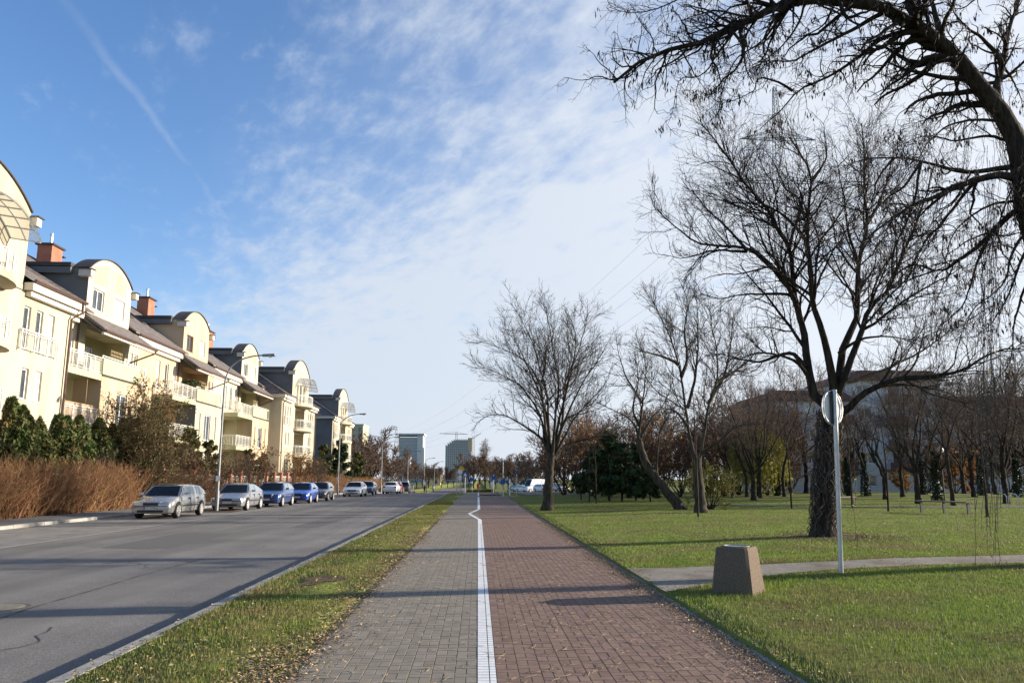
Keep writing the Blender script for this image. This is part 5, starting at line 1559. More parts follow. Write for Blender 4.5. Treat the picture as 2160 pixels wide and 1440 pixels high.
for k, (px, py, m, s, iv) in enumerate(wood):
    p = base_of(px, py)
    ms = list(GT[m]) + [None] + ([IVY] if iv else [])
    place_tree(ms, 'wood_tree', what[k], p, k * 1.7, s * (p[1] / 62) ** .7, 'trees along the back of the lawn')
# brown thicket to the left of it
TK = [shrub_meshes(71, 5.5, 2.6, 12, None, 0, 'twig_brown', (1.9, 2.8, 3.0), .013), shrub_meshes(72, 6.5, 2.6, 11, None, 0, 'twig_brown', (1.8, 2.8, 3.0), .013), shrub_meshes(73, 5.0, 2.4, 12, 'leaf_rust', 900, 'twig_brown', (1.5, 2.2, 2.4), .011, .1)]
k = 0
thick = ['behind the lone vase shaped tree', 'right of the parked cars', 'rust leaved, left of the pines', 'behind the left pine', 'behind the tallest pine', 'behind the middle pine', 'right of the pine clump', 'behind the leaning trunk', 'between leaning and two stemmed trees', 'behind the two stemmed tree', 'right of the two stemmed tree', 'behind the yellow green bush', 'left of the forked dark tree', 'behind the forked dark tree', 'behind the willow', 'before the left end of the white flats']
for i, px in enumerate(np.linspace(1190, 1650, 16)):
    Y = 74 + 7 * math.sin(i * 2.1) + (4 if i < 3 else 0)
    p = gpy(px, 1040, Y)
    place_tree(TK[2 if i in (1, 2, 6) else i % 2], 'thicket_shrub', 'tall brown leafless thicket shrub ' + thick[i], (p[0], Y, float(lz(p[0], Y)) - .05), i * 2.3, 1.3 + .3 * math.sin(i * 1.3), 'brown thicket behind the lawn', 'shrub')
for i, (px, Y, m, lab) in enumerate([(1610, 86, 0, 'tall brown tree behind the willow'), (1240, 92, 2, 'tall tree rising behind the pine clump'), (1400, 88, 1, 'tree rising behind the leaning tree'), (1500, 90, 0, 'tree rising behind the two stemmed tree'), (1560, 95, 2, 'high crown left of the flats'), (1330, 96, 1, 'far tree seen over the pines'), (1190, 100, 0, 'far tree right of the lone vase shaped tree')]):
    p = gpy(px, 1040, Y)
    place_tree(GT[m], 'wood_tree', lab, (p[0], Y, float(lz(p[0], Y)) - .1), i * 1.1, 1.05 + .1 * (i % 3), 'trees along the back of the lawn')
back = ['second row shrub behind the parked silver car', 'second row shrub left of the pines', 'second row shrub above the pine tips', 'second row shrub right of the pine tips', 'second row shrub beside the leaning tree', 'second row shrub between the two lawn trees', 'second row shrub right of the two stemmed tree', 'second row shrub left of the willow', 'second row shrub right of the willow', 'shrub at the foot of the pale flats', 'shrub under the flats left of the vine wrapped trunk', 'shrub under the flats right of the round sign', 'shrub beneath the tallest flats', 'shrub between the tallest flats and the orange bush', 'shrub behind the slatted bench', 'shrub right of the orange bush', 'shrub behind the hanging vines', 'shrub at the right edge before the grey flats']
for i, px in enumerate(np.linspace(1205, 2190, 18)):
    if i in (9, 11, 12, 14): continue
    Y = 90 + 3 * math.sin(i * 1.7)
    p = gpy(px, 1040, Y)
    place_tree(TK[i % 2], 'thicket_shrub', 'brown leafless ' + back[i], (p[0], Y, float(lz(p[0], Y)) - .05), i * 1.3, (1.7, 1.7, (1.5 if i < 9 else 1.3) + .25 * math.sin(i * 2.3)), 'brown thicket behind the lawn', 'shrub')
tall = ['before the left end of the flats', 'just left of the vine wrapped trunk', 'just right of the round sign', 'before the tallest flats', 'above the long bench', 'above the orange bush', 'behind the hanging vines', 'at the right edge before the grey flats']
for i, px in enumerate((1635, 1700, 1795, 1868, 1935, 2010, 2085, 2150)):
    if i in (2, 4, 5): continue
    Y = 89 + 3 * math.sin(i * 2.9)
    p = gpy(px, 1040, Y)
    place_tree(GT[(2, 0, 2, 1, 0, 2, 0, 2)[i]], 'wood_tree', 'tall bare tree ' + tall[i], (p[0], Y, float(lz(p[0], Y)) - .1), i * 2.1, (1.5, 1.5, 1.45 + .12 * math.sin(i * 1.9)), 'trees along the back of the lawn')
# willow and orange bush, low mulch mounds
g = np.random.default_rng(81)
p = gpy(1600, 1040, 66)
wz = float(lz(p[0], 66))
w = Wood(82)
tr0 = resample([(0, 0, -.1), (.1, 0, 2.5), (0, 0, 5.0)], 10)
w.put(tr0[None], np.linspace(.22, .1, 10)[None], 7)
ns = 420
a = g.random(ns) * 2 * PI; rad = 2.9 * np.sqrt(g.random(ns)); top = 6.3 - rad ** 2 * .16 + g.normal(0, .3, ns)
zz = np.linspace(0, 1, 8)
Q = np.empty((ns, 8, 3)); Q[..., 0] = (np.cos(a) * rad)[:, None] * (1 + .12 * zz); Q[..., 1] = (np.sin(a) * rad)[:, None] * (1 + .12 * zz); Q[..., 2] = top[:, None] - zz * (top - .3)[:, None] * g.uniform(.6, 1, ns)[:, None]
wc = Wood(83); wc.put(Q, np.full((ns, 8), .012), 3)
lp = Q[g.integers(0, ns, 5500), g.integers(1, 8, 5500)] + g.normal(0, .07, (5500, 3))
V, F = shards(lp, g, .12, 2.4, -1.0)
place_tree([w.mesh('trunk', 'bark_dark'), wc.mesh('crown', 'leaf_willow'), np_mesh('foliage', V, F, 'leaf_willow')], 'willow', 'yellow weeping willow in front of the white flats', (p[0], 66, wz), 0, (.85, .85, .9))
pb = gpy(2015, 1040, 78)
place_tree(shrub_meshes(91, 4.6, 2.6, 14, 'leaf_rust', 9000, 'twig_brown', (1.8, 2.6, 2.6), .01, .15), 'beech', 'orange leaved bush glowing between the dark trunks on the right', (pb[0], 78, float(lz(pb[0], 78))), 0, (1.1, .9, 1.15), None, 'bush')
pb = gpy(1905, 1040, 82)
place_tree(shrub_meshes(92, 2.2, 1.6, 10, 'leaf_rust', 1500, 'twig_brown', (1.8, 2.6, 2.6), .01, .12), 'beech', 'small rust leaved bush before the pale wall of the flats', (pb[0], 82, float(lz(pb[0], 82))), 0, 1.0, None, 'bush')
# ------------------------------------------------------------------ cars
def patch(mb, A, B, C, D, nu, nv, bulge=(0, 0, 0), mi=0, u0=0, u1=1, v0=0, v1=1, off=0.0):
    """bilinear patch A(u0v0) B(u1v0) C(u1v1) D(u0v1) with a parabolic bulge across u"""
    A, B, C, D, bl = (np.array(k, float) for k in (A, B, C, D, bulge))
    nrm = np.cross(B - A, D - A); nrm /= np.linalg.norm(nrm) + 1e-9
    V = []
    for j in range(nv + 1):
        v = v0 + (v1 - v0) * j / nv
        for i in range(nu + 1):
            u = u0 + (u1 - u0) * i / nu
            V.append((A * (1 - u) + B * u) * (1 - v) + (D * (1 - u) + C * u) * v + bl * (1 - (2 * u - 1) ** 2) + nrm * off)
    F = [(j * (nu + 1) + i, j * (nu + 1) + i + 1, (j + 1) * (nu + 1) + i + 1, (j + 1) * (nu + 1) + i) for j in range(nv) for i in range(nu)]
    return mb.add(V, F, mi)


def car(name, label, x, y, rz, L, W, H, paint, cowl=1.05, rf=1.75, rr=0.75, tb=0.12, hood=.74, cowlz=.93, belt=.95, wr=.70, plate=None, wins=(0.04, .36, .40, .66, .70, .95), rails=False, rear=False, grille='wide', scale=1.04, zoff=-0.06, van=False, group='cars parked along the street', ax=(.83, .82), wheel_r=.31, trim=True, cat='car'):
    t = thing(name, (x, y, zoff + float(gz(y))), label, cat, group, rz or 1e-6)
    t.scale = (scale,) * 3
    h, w = L / 2, W / 2
    yc, yrf, yrr, ytb = -h + cowl, -h + rf, h - rr, h - tb
    # lower shell: lofted sections nose to tail
    st = [(-h, .3, .57, .78), (-h + .02, .24, .65, .88), (-h + .09, .21, hood - .035, .94), (-h + .26, .2, hood, .97), (-h + .6, .2, hood + (cowlz - hood) * .45, .99), (yc, .19, cowlz, 1.0), (-.2, .19, belt, 1.0), (h - 1.2, .19, belt + .02, 1.0), (h - .5, .2, belt + .03, .985), (h - .16, .22, belt + .01, .95), (h - .03, .3, belt - .08, .9), (h, .42, belt - .25, .84)]
    sec = []
    for yy, zb, zt, ws in st:
        q = w * ws
        hh = zt - zb
        half = [(0, zb), (q * .82, zb), (q * .955, zb + hh * .1), (q, zb + hh * .38), (q * .992, zb + hh * .66), (q * .955, zt - hh * .07), (q * .9, zt - .005), (q * .5, zt + .015), (0, zt + .025)]
        sec.append([(a, yy, b) for a, b in half] + [(-a, yy, b) for a, b in half[-2:0:-1]])
    n = len(sec[0])
    m = MB()
    V = [p for s in sec for p in s]
    F = [(i * n + j, i * n + (j + 1) % n, (i + 1) * n + (j + 1) % n, (i + 1) * n + j) for i in range(len(sec) - 1) for j in range(n)]
    F += [tuple(range(n - 1, -1, -1)), tuple((len(sec) - 1) * n + j for j in range(n))]
    m.add(V, F)
    # cabin
    wb, wt_ = w * .925, w * wr
    zc, ze, zr = cowlz - .012, belt + .015, H - .05
    def topz(u): return zr - .035 * (2 * u - 1) ** 2 * 1.4
    NB = 10
    for s in (1, -1):
        V, F = [], []
        for i in range(NB + 1):
            u = i / NB
            b = np.array([s * wb, yc + (ytb - yc) * u, zc + (ze - zc) * u])
            e = np.array([s * wt_, yrf + (yrr - yrf) * u, topz(u)])
            for v in (0, .5, 1): V.append(b * (1 - v) + e * v + np.array([s * .035 * (1 - (2 * v - 1) ** 2), 0, 0]))
        F = [(i * 3 + j, (i + 1) * 3 + j, (i + 1) * 3 + j + 1, i * 3 + j + 1) if s > 0 else (i * 3 + j, i * 3 + j + 1, (i + 1) * 3 + j + 1, (i + 1) * 3 + j) for i in range(NB) for j in range(2)]
        m.add(V, F)
    V = []
    for i in range(NB + 1):
        u = i / NB
        for k in range(7):
            q = -1 + k / 3
            V.append((wt_ * q, yrf + (yrr - yrf) * u + (-.05 * (1 - q * q) if i == 0 else .05 * (1 - q * q) if i == NB else 0), topz(u) + .055 * (1 - q ** 4)))
    m.add(V, [(i * 7 + k, i * 7 + k + 1, (i + 1) * 7 + k + 1, (i + 1) * 7 + k) for i in range(NB) for k in range(6)])
    ws_ = ((-wb, yc, zc), (wb, yc, zc), (wt_, yrf, topz(0) + .03), (-wt_, yrf, topz(0) + .03))
    rs_ = ((wb, ytb, ze), (-wb, ytb, ze), (-wt_, yrr, topz(1) + .03), (wt_, yrr, topz(1) + .03))
    patch(m, *ws_, 6, 3, (0, -.07, 0)); patch(m, *rs_, 6, 3, (0, .05, 0))
    m.build('body', paint, t, smooth=38)
    g = MB(); patch(g, *ws_, 8, 4, (0, -.07, 0), u0=.055, u1=.945, v0=.02, v1=.93, off=.012); g.build('windscreen', 'car_glass', t, smooth=60)
    g = MB(); patch(g, *rs_, 8, 3, (0, .05, 0), u0=.07, u1=.93, v0=.12, v1=.9, off=.012); g.build('rear_window', 'car_glass', t, smooth=60)
    if not van:
        for s in (1, -1):
            for a, b in zip(wins[0::2], wins[1::2]):
                g = MB(); V, F = [], []
                for i in range(4):
                    u = a + (b - a) * i / 3
                    B_ = np.array([s * wb, yc + (ytb - yc) * u, zc + (ze - zc) * u]); E_ = np.array([s * wt_, yrf + (yrr - yrf) * u, topz(u)])
                    for v in (.1, .48, .86): V.append(B_ * (1 - v) + E_ * v + np.array([s * (.035 * (1 - (2 * v - 1) ** 2) + .008), 0, .002]))
                F = [(i * 3 + j, (i + 1) * 3 + j, (i + 1) * 3 + j + 1, i * 3 + j + 1) for i in range(3) for j in range(2)]
                g.add(V, F); g.build('side_window', 'car_glass_side', t, smooth=60)
    # wheels
    tread = MB().lathe([(wheel_r * .66, -.1), (wheel_r * .93, -.105), (wheel_r, -.07), (wheel_r, .07), (wheel_r * .93, .105), (wheel_r * .66, .1)], (0, 0, 0), 22, 'x')
    tm = tread.build('tyre', 'rubber', None, smooth=40); tmesh = tm.data; bpy.data.objects.remove(tm)
    rimb = MB().lathe([(wheel_r * .72, -.09), (wheel_r * .72, .108), (wheel_r * .64, .11), (wheel_r * .62, .075), (.06, .07)], (0, 0, 0), 22, 'x')
    for k in range(8):
        a = k * PI / 4
        c, s_ = math.cos(a), math.sin(a); r0, r1, ww = .03, wheel_r * .66, .03
        rimb.hexa([(.07, c * r0 - s_ * ww, s_ * r0 + c * ww), (.07, c * r0 + s_ * ww, s_ * r0 - c * ww), (.07, c * r1 + s_ * ww, s_ * r1 - c * ww), (.07, c * r1 - s_ * ww, s_ * r1 + c * ww)],
                  [(.118, c * r0 - s_ * ww, s_ * r0 + c * ww), (.118, c * r0 + s_ * ww, s_ * r0 - c * ww), (.108, c * r1 + s_ * ww, s_ * r1 - c * ww), (.108, c * r1 - s_ * ww, s_ * r1 + c * ww)])
    rm = rimb.build('rim', 'rim_silver', None, smooth=30); rmesh = rm.data; bpy.data.objects.remove(rm)
    arch = MB()
    for s in (1, -1):
        for yy in (-h + ax[0], h - ax[1]):
            wl_ = link('wheel', tmesh, t, (s * (w - .085), yy, wheel_r)); wl_.rotation_euler = (0, 0, 0 if s > 0 else PI)
            r_ = link('rim', rmesh, wl_)
            k = 20
            ang = np.linspace(-.25, PI + .25, k)
            ro, ri = wheel_r + .085, wheel_r * .4
            P0 = [(s * (w + .004), yy + ro * math.cos(a), wheel_r + ro * math.sin(a)) for a in ang]
            P1 = [(s * (w - .03), yy + ri * math.cos(a), wheel_r + ri * math.sin(a)) for a in ang]
            arch.add(P0 + P1, [(i, i + 1, k + i + 1, k + i) for i in range(k - 1)])
    arch.build('wheel_arch', 'black_trim', t)
    # face
    tr = MB()
    gw = {'wide': .36, 'narrow': .5, 'split': .3}[grille] * w
    tr.box(-gw, gw, -h - .014, -h + .12, hood - .19, hood - .075)
    tr.box(-w * .62, w * .62, -h - .012, -h + .1, .27, .36)
    tr.build('grille', 'black_trim', t)
    for s in (1, -1):
        a, b = sorted((s * w * .44, s * w * .975))
        hl = MB().hexa([(a, -h - .012 + (.13 if s < 0 else 0), hood - .2), (b, -h - .012 + (.13 if s > 0 else 0), hood - .2), (b, -h + .36, hood - .17), (a, -h + .36, hood - .17)],
                       [(a, -h + .045 + (.15 if s < 0 else 0), hood - .03), (b, -h + .045 + (.15 if s > 0 else 0), hood - .045), (b, -h + .4, hood - .05), (a, -h + .4, hood - .03)])
        hl.build('headlight', 'headlight', t)
        a, b = sorted((s * w * .58, s * w * .86))
        MB().box(a, b, h - .16, h - .005, belt - .28, belt - .06).build('tail_light', 'tail_light', t)
        a, b = sorted((s * (w + .01), s * (w + .19)))
        mr = MB().hexa([(a, yc + .3, belt + .02), (b, yc + .3, belt + .03), (b, yc + .42, belt + .03), (a, yc + .42, belt + .02)], [(a, yc + .32, belt + .12), (b, yc + .33, belt + .13), (b, yc + .41, belt + .13), (a, yc + .41, belt + .12)])
        mr.build('mirror', 'black_trim' if paint not in ('paint_silver', 'paint_silver_blue') else paint, t)
        if trim:
            a, b = sorted((s * (w - .012), s * (w + .012)))
            MB().box(a, b, -h + ax[0] + .42, h - ax[1] - .42, .48, .535).build('side_moulding', 'black_trim', t)
            for yy in (yc + .12, -.02, .98): MB().box(*sorted((s * (w - .02), s * (w + .003))), yy, yy + .012, .3, belt - .08).build('door_seam', 'black_trim', t)
            for yy in (-.2, .75): MB().box(*sorted((s * (w - .03), s * (w + .014))), yy, yy + .16, .80, .835).build('door_handle', 'black_trim', t)
    bs = MB(); bs.box(-w * .8, w * .8, -h - .016, -h + .06, .505, .535); bs.build('bumper_strip', 'black_trim', t)
    for yy, r0 in ((-h - .022, 0), (h + .012, 1)):
        pl = MB().box(-.26, .26, yy - .006, yy + .006, .39, .5); pl_ = pl.build('licence_plate', 'plate_white', t)
        if r0 == 0:
            MB().box(-.26, -.215, yy - .0085, yy - .0062, .392, .498).build('blue_band', 'plate_blue', pl_)
            if plate: text_mesh('plate_text', plate, .1, 'plate_ink', pl_, (.025, yy - .009, .445), (PI / 2, 0, 0))
    for s in (-1, 1): MB().box(s * w * .25 - .3, s * w * .25 + .3, yc - .05, yc - .02, cowlz + .002, cowlz + .02).build('wiper', 'black_trim', t)
    return t


def at_wheel(px, py): return gp(px, py, -0.06)


def put(px, py, W, sc_=1.04, L=4.3, axf=.83):
    q = at_wheel(px, py)
    return q[0] - W / 2 * sc_, q[1] + (L / 2 - axf) * sc_


x, y = put(375, 1092, 1.72, L=4.48)
car('parked_car', 'silver estate car, first in the row of parked cars', x, y, 0, 4.48, 1.72, 1.43, 'paint_silver', rr=.55, tb=.1, plate='WY 23585', wins=(.05, .31, .35, .60, .64, .93), wr=.74)
x, y = put(522, 1076, 1.74, L=4.18)
car('parked_car', 'silver hatchback with oval nose right behind the lamp post', x, y, 0, 4.18, 1.74, 1.42, 'paint_silver_blue', rr=1.1, tb=.2, plate='WX 44510', hood=.7, grille='split', wins=(.06, .44, .49, .88))
x, y = put(596, 1068, 1.71, L=4.17)
car('parked_car', 'navy blue hatchback, third in the row, with big pale headlights', x, y, 0, 4.17, 1.71, 1.47, 'paint_navy', rr=.6, tb=.12, plate='WI 7162C', hood=.78, cowlz=.97, belt=.99, wins=(.07, .42, .46, .9), trim=False)
x, y = put(655, 1061, 1.65, L=3.84)
car('parked_car', 'bright blue small hatchback, fourth in the row', x, y, 0, 3.84, 1.65, 1.43, 'paint_blue', rr=.62, tb=.1, plate='WB 3308K', hood=.73, grille='narrow', wins=(.07, .5, .55, .86), trim=False)
x, y = put(692, 1056, 1.7, L=3.85)
car('parked_car', 'dark grey small hatchback behind the bright blue one', x, y, 0, 3.85, 1.68, 1.45, 'paint_gunmetal', rr=.6, tb=.1, plate='WF 1290M', hood=.75, wins=(.07, .5, .55, .86), trim=False)
x, y = put(764, 1047, 1.77, L=4.6)
car('parked_car', 'white saloon with dark grille standing apart beyond the gap', x, y, 0, 4.6, 1.77, 1.42, 'paint_white', rr=1.15, tb=.45, plate='WA 0521P', hood=.72, grille='narrow', wins=(.08, .48, .52, .9), trim=False)
x, y = put(783, 1044, 1.75, L=4.3)
car('parked_car', 'dark blue car behind the white saloon', x, y + 2.0, 0, 4.3, 1.75, 1.45, 'paint_dark_blue', rr=.7, tb=.12, trim=False)
q = gp(822, 1040, -.06)
car('parked_car', 'white saloon seen from behind near the third lamp', q[0], q[1] + 2.2, PI, 4.6, 1.8, 1.42, 'paint_white', rr=1.15, tb=.45, trim=False)
car('parked_car', 'red car behind the white saloon that faces away', q[0] - .1, q[1] + 8.0, PI, 4.2, 1.75, 1.5, 'paint_red', rr=.6, tb=.1, trim=False)
car('parked_car', 'dark grey car at the far end of the row', q[0] + .5, q[1] + 13.5, PI, 4.4, 1.78, 1.55, 'paint_graphite', rr=.5, tb=.1, trim=False)
# the car park on the right
grp = 'vehicles in the far car park'
for px, Y, pt, rz, lab in ((1145, 150, 'paint_white', .5, 'white car half hidden by the vase shaped tree trunk'), (1176, 140, 'paint_silver', .6, 'silver car just right of the vase shaped tree trunk'), (1106, 168, 'paint_white', .5, 'white car next to the big van'), (1096, 178, 'paint_silver', .5, 'pale car left of the white car by the van'), (1086, 192, 'paint_dark_blue', .5, 'dark blue car, farthest left in the car park')):
    p = gpy(px, 1035, Y)
    car('parked_car', lab, p[0], Y, rz, 4.3, 1.75, 1.45, pt, trim=False, group=grp, zoff=float(lz(p[0], Y) - gz(Y)) + .05)
p = gpy(1130, 1035, 158)
zv = float(lz(p[0], 158)) + .05
car('delivery_van', 'white high roofed delivery van in the car park', p[0], 158, -1.0, 5.6, 2.0, 2.5, 'paint_white', cowl=.75, rf=1.35, rr=.1, tb=.03, hood=1.05, cowlz=1.2, belt=1.25, wr=.88, van=True, group=grp, cat='van', zoff=zv - float(gz(158)), trim=False)

# ------------------------------------------------------------------ street lamps
lamp0 = None
LAMPS = [(-14.05, 43.8, 'tall grey street lamp beside the silver hatchback, nearest of the row'), (-14.6, 84, 'second street lamp, beyond the dark grey hatchback'), (-14.8, 123, 'third street lamp, by the white car seen from behind'), (-14.3, 163, 'fourth street lamp, left of the glass tower edge'), (-13.6, 203, 'fifth street lamp, small and far down the road'), (-13.2, 243, 'sixth street lamp, just below the far pylon')]
for k, (x, y, lab) in enumerate(LAMPS):
    z = float(gz(y)) - .02
    if lamp0 is None:
        t = thing('street_lamp', (x, y, z), lab, 'street lamp', 'street lamps along the parking lane')
        pole = MB().lathe([(.1, 0), (.1, 1.0), (.07, 1.1), (.055, 6.6)], (x, y, z), 10)
        arc = [(x, y, z + 6.55), (x + .05, y, z + 7.2), (x + .3, y, z + 7.8), (x + .8, y, z + 8.2), (x + 1.5, y, z + 8.42), (x + 2.1, y, z + 8.47)]
        pole.tube(resample(arc, 14), np.linspace(.054, .038, 14), 8)
        pole.build('pole', 'lamp_grey', t, smooth=40)
        hd = MB().hexa([(x + 2.0, y - .09, z + 8.4), (x + 2.7, y - .15, z + 8.42), (x + 2.7, y + .15, z + 8.42), (x + 2.0, y + .09, z + 8.4)], [(x + 2.0, y - .06, z + 8.53), (x + 2.65, y - .1, z + 8.56), (x + 2.65, y + .1, z + 8.56), (x + 2.0, y + .06, z + 8.53)])
        hd.build('lamp_head', 'lamp_grey', t)
        MB().lathe([(.12, z + 8.415), (.09, z + 8.36), (.03, z + 8.34)], (x + 2.42, y, 0), 10).build('lamp_glass', 'headlight', t)
        MB().box(x - .125, x - .1, y - .06, y + .06, z + .5, z + .9).build('hatch', 'lamp_grey', t)
        pp = MB().box(x - .11, x + .11, y - .108, y - .1, z + 1.55, z + 1.85); pp.build('notice', 'white_plastic', t)
        lamp0 = t
    else:
        copy_tree(lamp0, (x, y, z), 0, 1.0, lab)
strip('lamp_island', [(-15.2, y) for y in (42.4, 45.2)], [(-12.9, y) for y in (42.7, 44.9)], 'litter_soil', z=-.045)


# ------------------------------------------------------------------ signs and posts
def post(name, label, x, y, h, r, parts, cat='sign', group=None, rz=0.0, z=None, material='galv_pole'):
    z = float(zg(x, y)) if z is None else z
    t = thing(name, (x, y, z), label, cat, group)
    MB().lathe([(r, -.05 + z), (r, h + z), (r * .6, h + z + .01)], (x, y, 0), 10).build('pole', material, t, smooth=40)
    for kind, zc_, s, m, a in parts:
        d = MB()
        ca, sa = math.cos(a), math.sin(a)
        def tp(u, v, w_): return (x + u * ca - w_ * sa, y + u * sa + w_ * ca, z + zc_ + v)
        if kind == 'disc': pts = [(s * math.cos(q), s * math.sin(q)) for q in np.linspace(0, 2 * PI, 28, endpoint=False)]
        elif kind == 'square': pts = [(-s, -s), (s, -s), (s, s), (-s, s)]
        elif kind == 'diamond': pts = [(0, -s), (s, 0), (0, s), (-s, 0)]
        else: pts = [(-s * .7, -s), (s * .7, -s), (s * .7, s), (-s * .7, s)]
        d.hexa([tp(u, v, -r - .03) for u, v in pts], [tp(u, v, -r - .005) for u, v in pts])
        d.build('sign_face', m, t)
    return t


sp_ = gp(1774, 1206, .11)
x, y, z = sp_[0], sp_[1], float(lz(sp_[0], sp_[1]))
hS = float(gpy(1757, 822, y)[2]) - z
t = thing('road_sign', (x, y, z), 'round traffic sign seen from behind on a steel pole in the grass', 'road sign')
MB().lathe([(.039, -.05 + z), (.039, hS + z), (.02, hS + z + .01)], (x, y, 0), 12).build('pole', 'galv_pole', t, smooth=40)
# the disc is turned and faces the other way along the path; two stiffening rails on its back
a = R(34)
ca, sa = math.cos(a), math.sin(a)
rad, zc_ = .305, hS - .31
def tp(u, v, w_): return (x + .0 + u * ca - w_ * sa, y + u * sa + w_ * ca, z + zc_ + v)
pts = [(rad * math.cos(q), rad * math.sin(q)) for q in np.linspace(0, 2 * PI, 40, endpoint=False)]
MB().hexa([tp(u, v, .06) for u, v in pts], [tp(u, v, .067) for u, v in pts]).build('sign_plate', 'sign_back', t)
rim = MB()
for i in range(40):
    p, q = pts[i], pts[(i + 1) % 40]
    k = .94
    rim.hexa([tp(p[0] * k, p[1] * k, .03), tp(q[0] * k, q[1] * k, .03), tp(*q, .03), tp(*p, .03)], [tp(p[0] * k, p[1] * k, .0445), tp(q[0] * k, q[1] * k, .0445), tp(*q, .0445), tp(*p, .0445)])
rim.build('rim', 'galv_pole', t)
rail = MB()
for u in (-.085, -.045): rail.hexa([tp(u, -rad * .93, .02), tp(u + .022, -rad * .93, .02), tp(u + .022, -rad * .93, .044), tp(u, -rad * .93, .044)], [tp(u, rad * .93, .02), tp(u + .022, rad * .93, .02), tp(u + .022, rad * .93, .044), tp(u, rad * .93, .044)])
for v in (-.2, .2): rail.hexa([tp(-.1, v, .018), tp(.05, v, .018), tp(.05, v + .03, .018), tp(-.1, v + .03, .018)], [tp(-.1, v, .03), tp(.05, v, .03), tp(.05, v + .03, .03), tp(-.1, v + .03, .03)])
rail.build('bracket', 'dark_metal', t)
t.rotation_euler = (0, R(2.0), 0)      # the pole leans a little
# far signs along the path and at the crossing
G = 'traffic signs far down the path'
def far(px, Y, dx=0): return float(gpy(px, 1030, Y)[0]) + dx
post('sign_post', 'plain grey post on the verge left of the warning sign', far(963.5, 84), 84, 2.4, .04, [], 'post', G)
post('sign_post', 'white disc above a small white plate on the verge', far(970, 84), 84, 2.6, .035, [('disc', 2.4, .24, 'sign_white', 0), ('plate', 1.8, .24, 'sign_white', 0)], 'sign', G)
post('sign_post', 'yellow warning diamond beside the white disc sign', far(972.5, 90), 90, 3.0, .035, [('diamond', 2.75, .42, 'sign_yellow', 0)], 'sign', G)
cs = post('sign_post', 'blue square pedestrian crossing sign left of the path', far(981, 122), 122, 3.1, .04, [('square', 2.75, .36, 'sign_blue', 0)], 'sign', G)
xx, zz = far(981, 122), float(zg(far(981, 122), 122)) + 2.75
MB().prism([(xx - .26, zz - .25), (xx + .26, zz - .25), (xx, zz + .23)], 'y', 122 - .082, 122 - .0715).build('white_triangle', 'sign_white', cs)
post('sign_post', 'bare grey post right of the cycle path end', far(1061, 74.5), 74.5, 3.3, .035, [('disc', 1.5, .25, 'sign_blue', 0)], 'sign', G)
post('sign_post', 'thin post between the blue disc and the car park', far(1075, 80), 80, 1.6, .04, [], 'post', G, material='white_plastic')
post('sign_post', 'dark blue pole at the car park edge', far(1090, 82), 82, 2.6, .04, [('plate', 2.35, .16, 'sign_blue', 0)], 'sign', G)
post('sign_post', 'blue square sign at the roundabout', far(1041, 170), 170, 3.8, .05, [('square', 3.2, .45, 'sign_blue', 0)], 'sign', G)
post('sign_post', 'small blue square sign behind the cyclist', far(996, 175), 175, 3.5, .05, [('square', 3.0, .42, 'sign_blue', 0)], 'sign', G)
post('sign_post', 'white post with plate near the roundabout hedge', far(1038, 178), 178, 2.6, .05, [('plate', 2.0, .5, 'sign_white', 0)], 'sign', G)

# ------------------------------------------------------------------ litter bin
bb = base_of(1558, 1250)
bz = float(bb[2]) - .02
cx, cy = float(bb[0]), float(bb[1])
t = thing('litter_bin', (cx, cy, bz), 'tapered brown terrazzo concrete litter bin at the path corner', 'litter bin')
ang = R(-38)
def sq(s, zz, cut=.04):
    out = []
    for sx, sy in ((-1, -1), (1, -1), (1, 1), (-1, 1)):
        for k in ((0, 1), (1, 0)) if sx * sy < 0 else ((1, 0), (0, 1)):
            u, v = sx * (s - cut * k[0]), sy * (s - cut * k[1])
            out.append((u, v))
    # order round the corner
    out = sorted(out, key=lambda p: math.atan2(p[1], p[0]))
    return [(cx + u * math.cos(ang) - v * math.sin(ang), cy + u * math.sin(ang) + v * math.cos(ang), zz) for u, v in out]
HB = .67
prof = [(.3, bz), (.3, bz + .02), (.238, bz + HB - .05), (.222, bz + HB), (.19, bz + HB + .001), (.185, bz + HB - .12)]
m = MB()
rings = [sq(s, zz, .035) for s, zz in prof]
V = [p for r in rings for p in r]
m.add(V, [(i * 8 + j, i * 8 + (j + 1) % 8, (i + 1) * 8 + (j + 1) % 8, (i + 1) * 8 + j) for i in range(len(rings) - 1) for j in range(8)])
m.build('shell', 'terrazzo', t, smooth=25)
MB().lathe([(.19, bz + HB + .003), (.19, bz + HB + .012), (.168, bz + HB + .013), (.165, bz + HB - .1)], (cx, cy, 0), 24).build('liner_rim', 'lamp_grey', t, smooth=30)
MB().lathe([(.163, bz + HB - .14), (.163, bz + HB - .06)], (cx, cy, 0), 20).build('liner', 'black_trim', t)


# ------------------------------------------------------------------ benches
def bench(label, p, L, a, back=False, h=.45):
    z = float(lz(p[0], p[1]))
    t = thing('park_bench', (p[0], p[1], z), label, 'bench', None, a)
    for k in range(3): MB().box(-L / 2, L / 2, -.22 + k * .15, -.09 + k * .15, h - .06, h).build('slat', 'bench_wood', t)
    for s in (-1, 0, 1) if L > 2.5 else (-1, 1):
        MB().box(s * L * .46 - .025, s * L * .46 + .025, -.06, .06, 0, h - .062).build('leg', 'bench_steel', t)
    if back:
        for k in range(3): MB().box(-L / 2, L / 2, .22 + k * .03, .25 + k * .03, h + .12 + k * .15, h + .24 + k * .15).build('back_slat', 'bench_wood', t)
        for s in (-1, 1): MB().box(s * L * .4 - .03, s * L * .4 + .03, .26, .32, 0, h + .56).build('back_post', 'bench_steel', t)
    return t


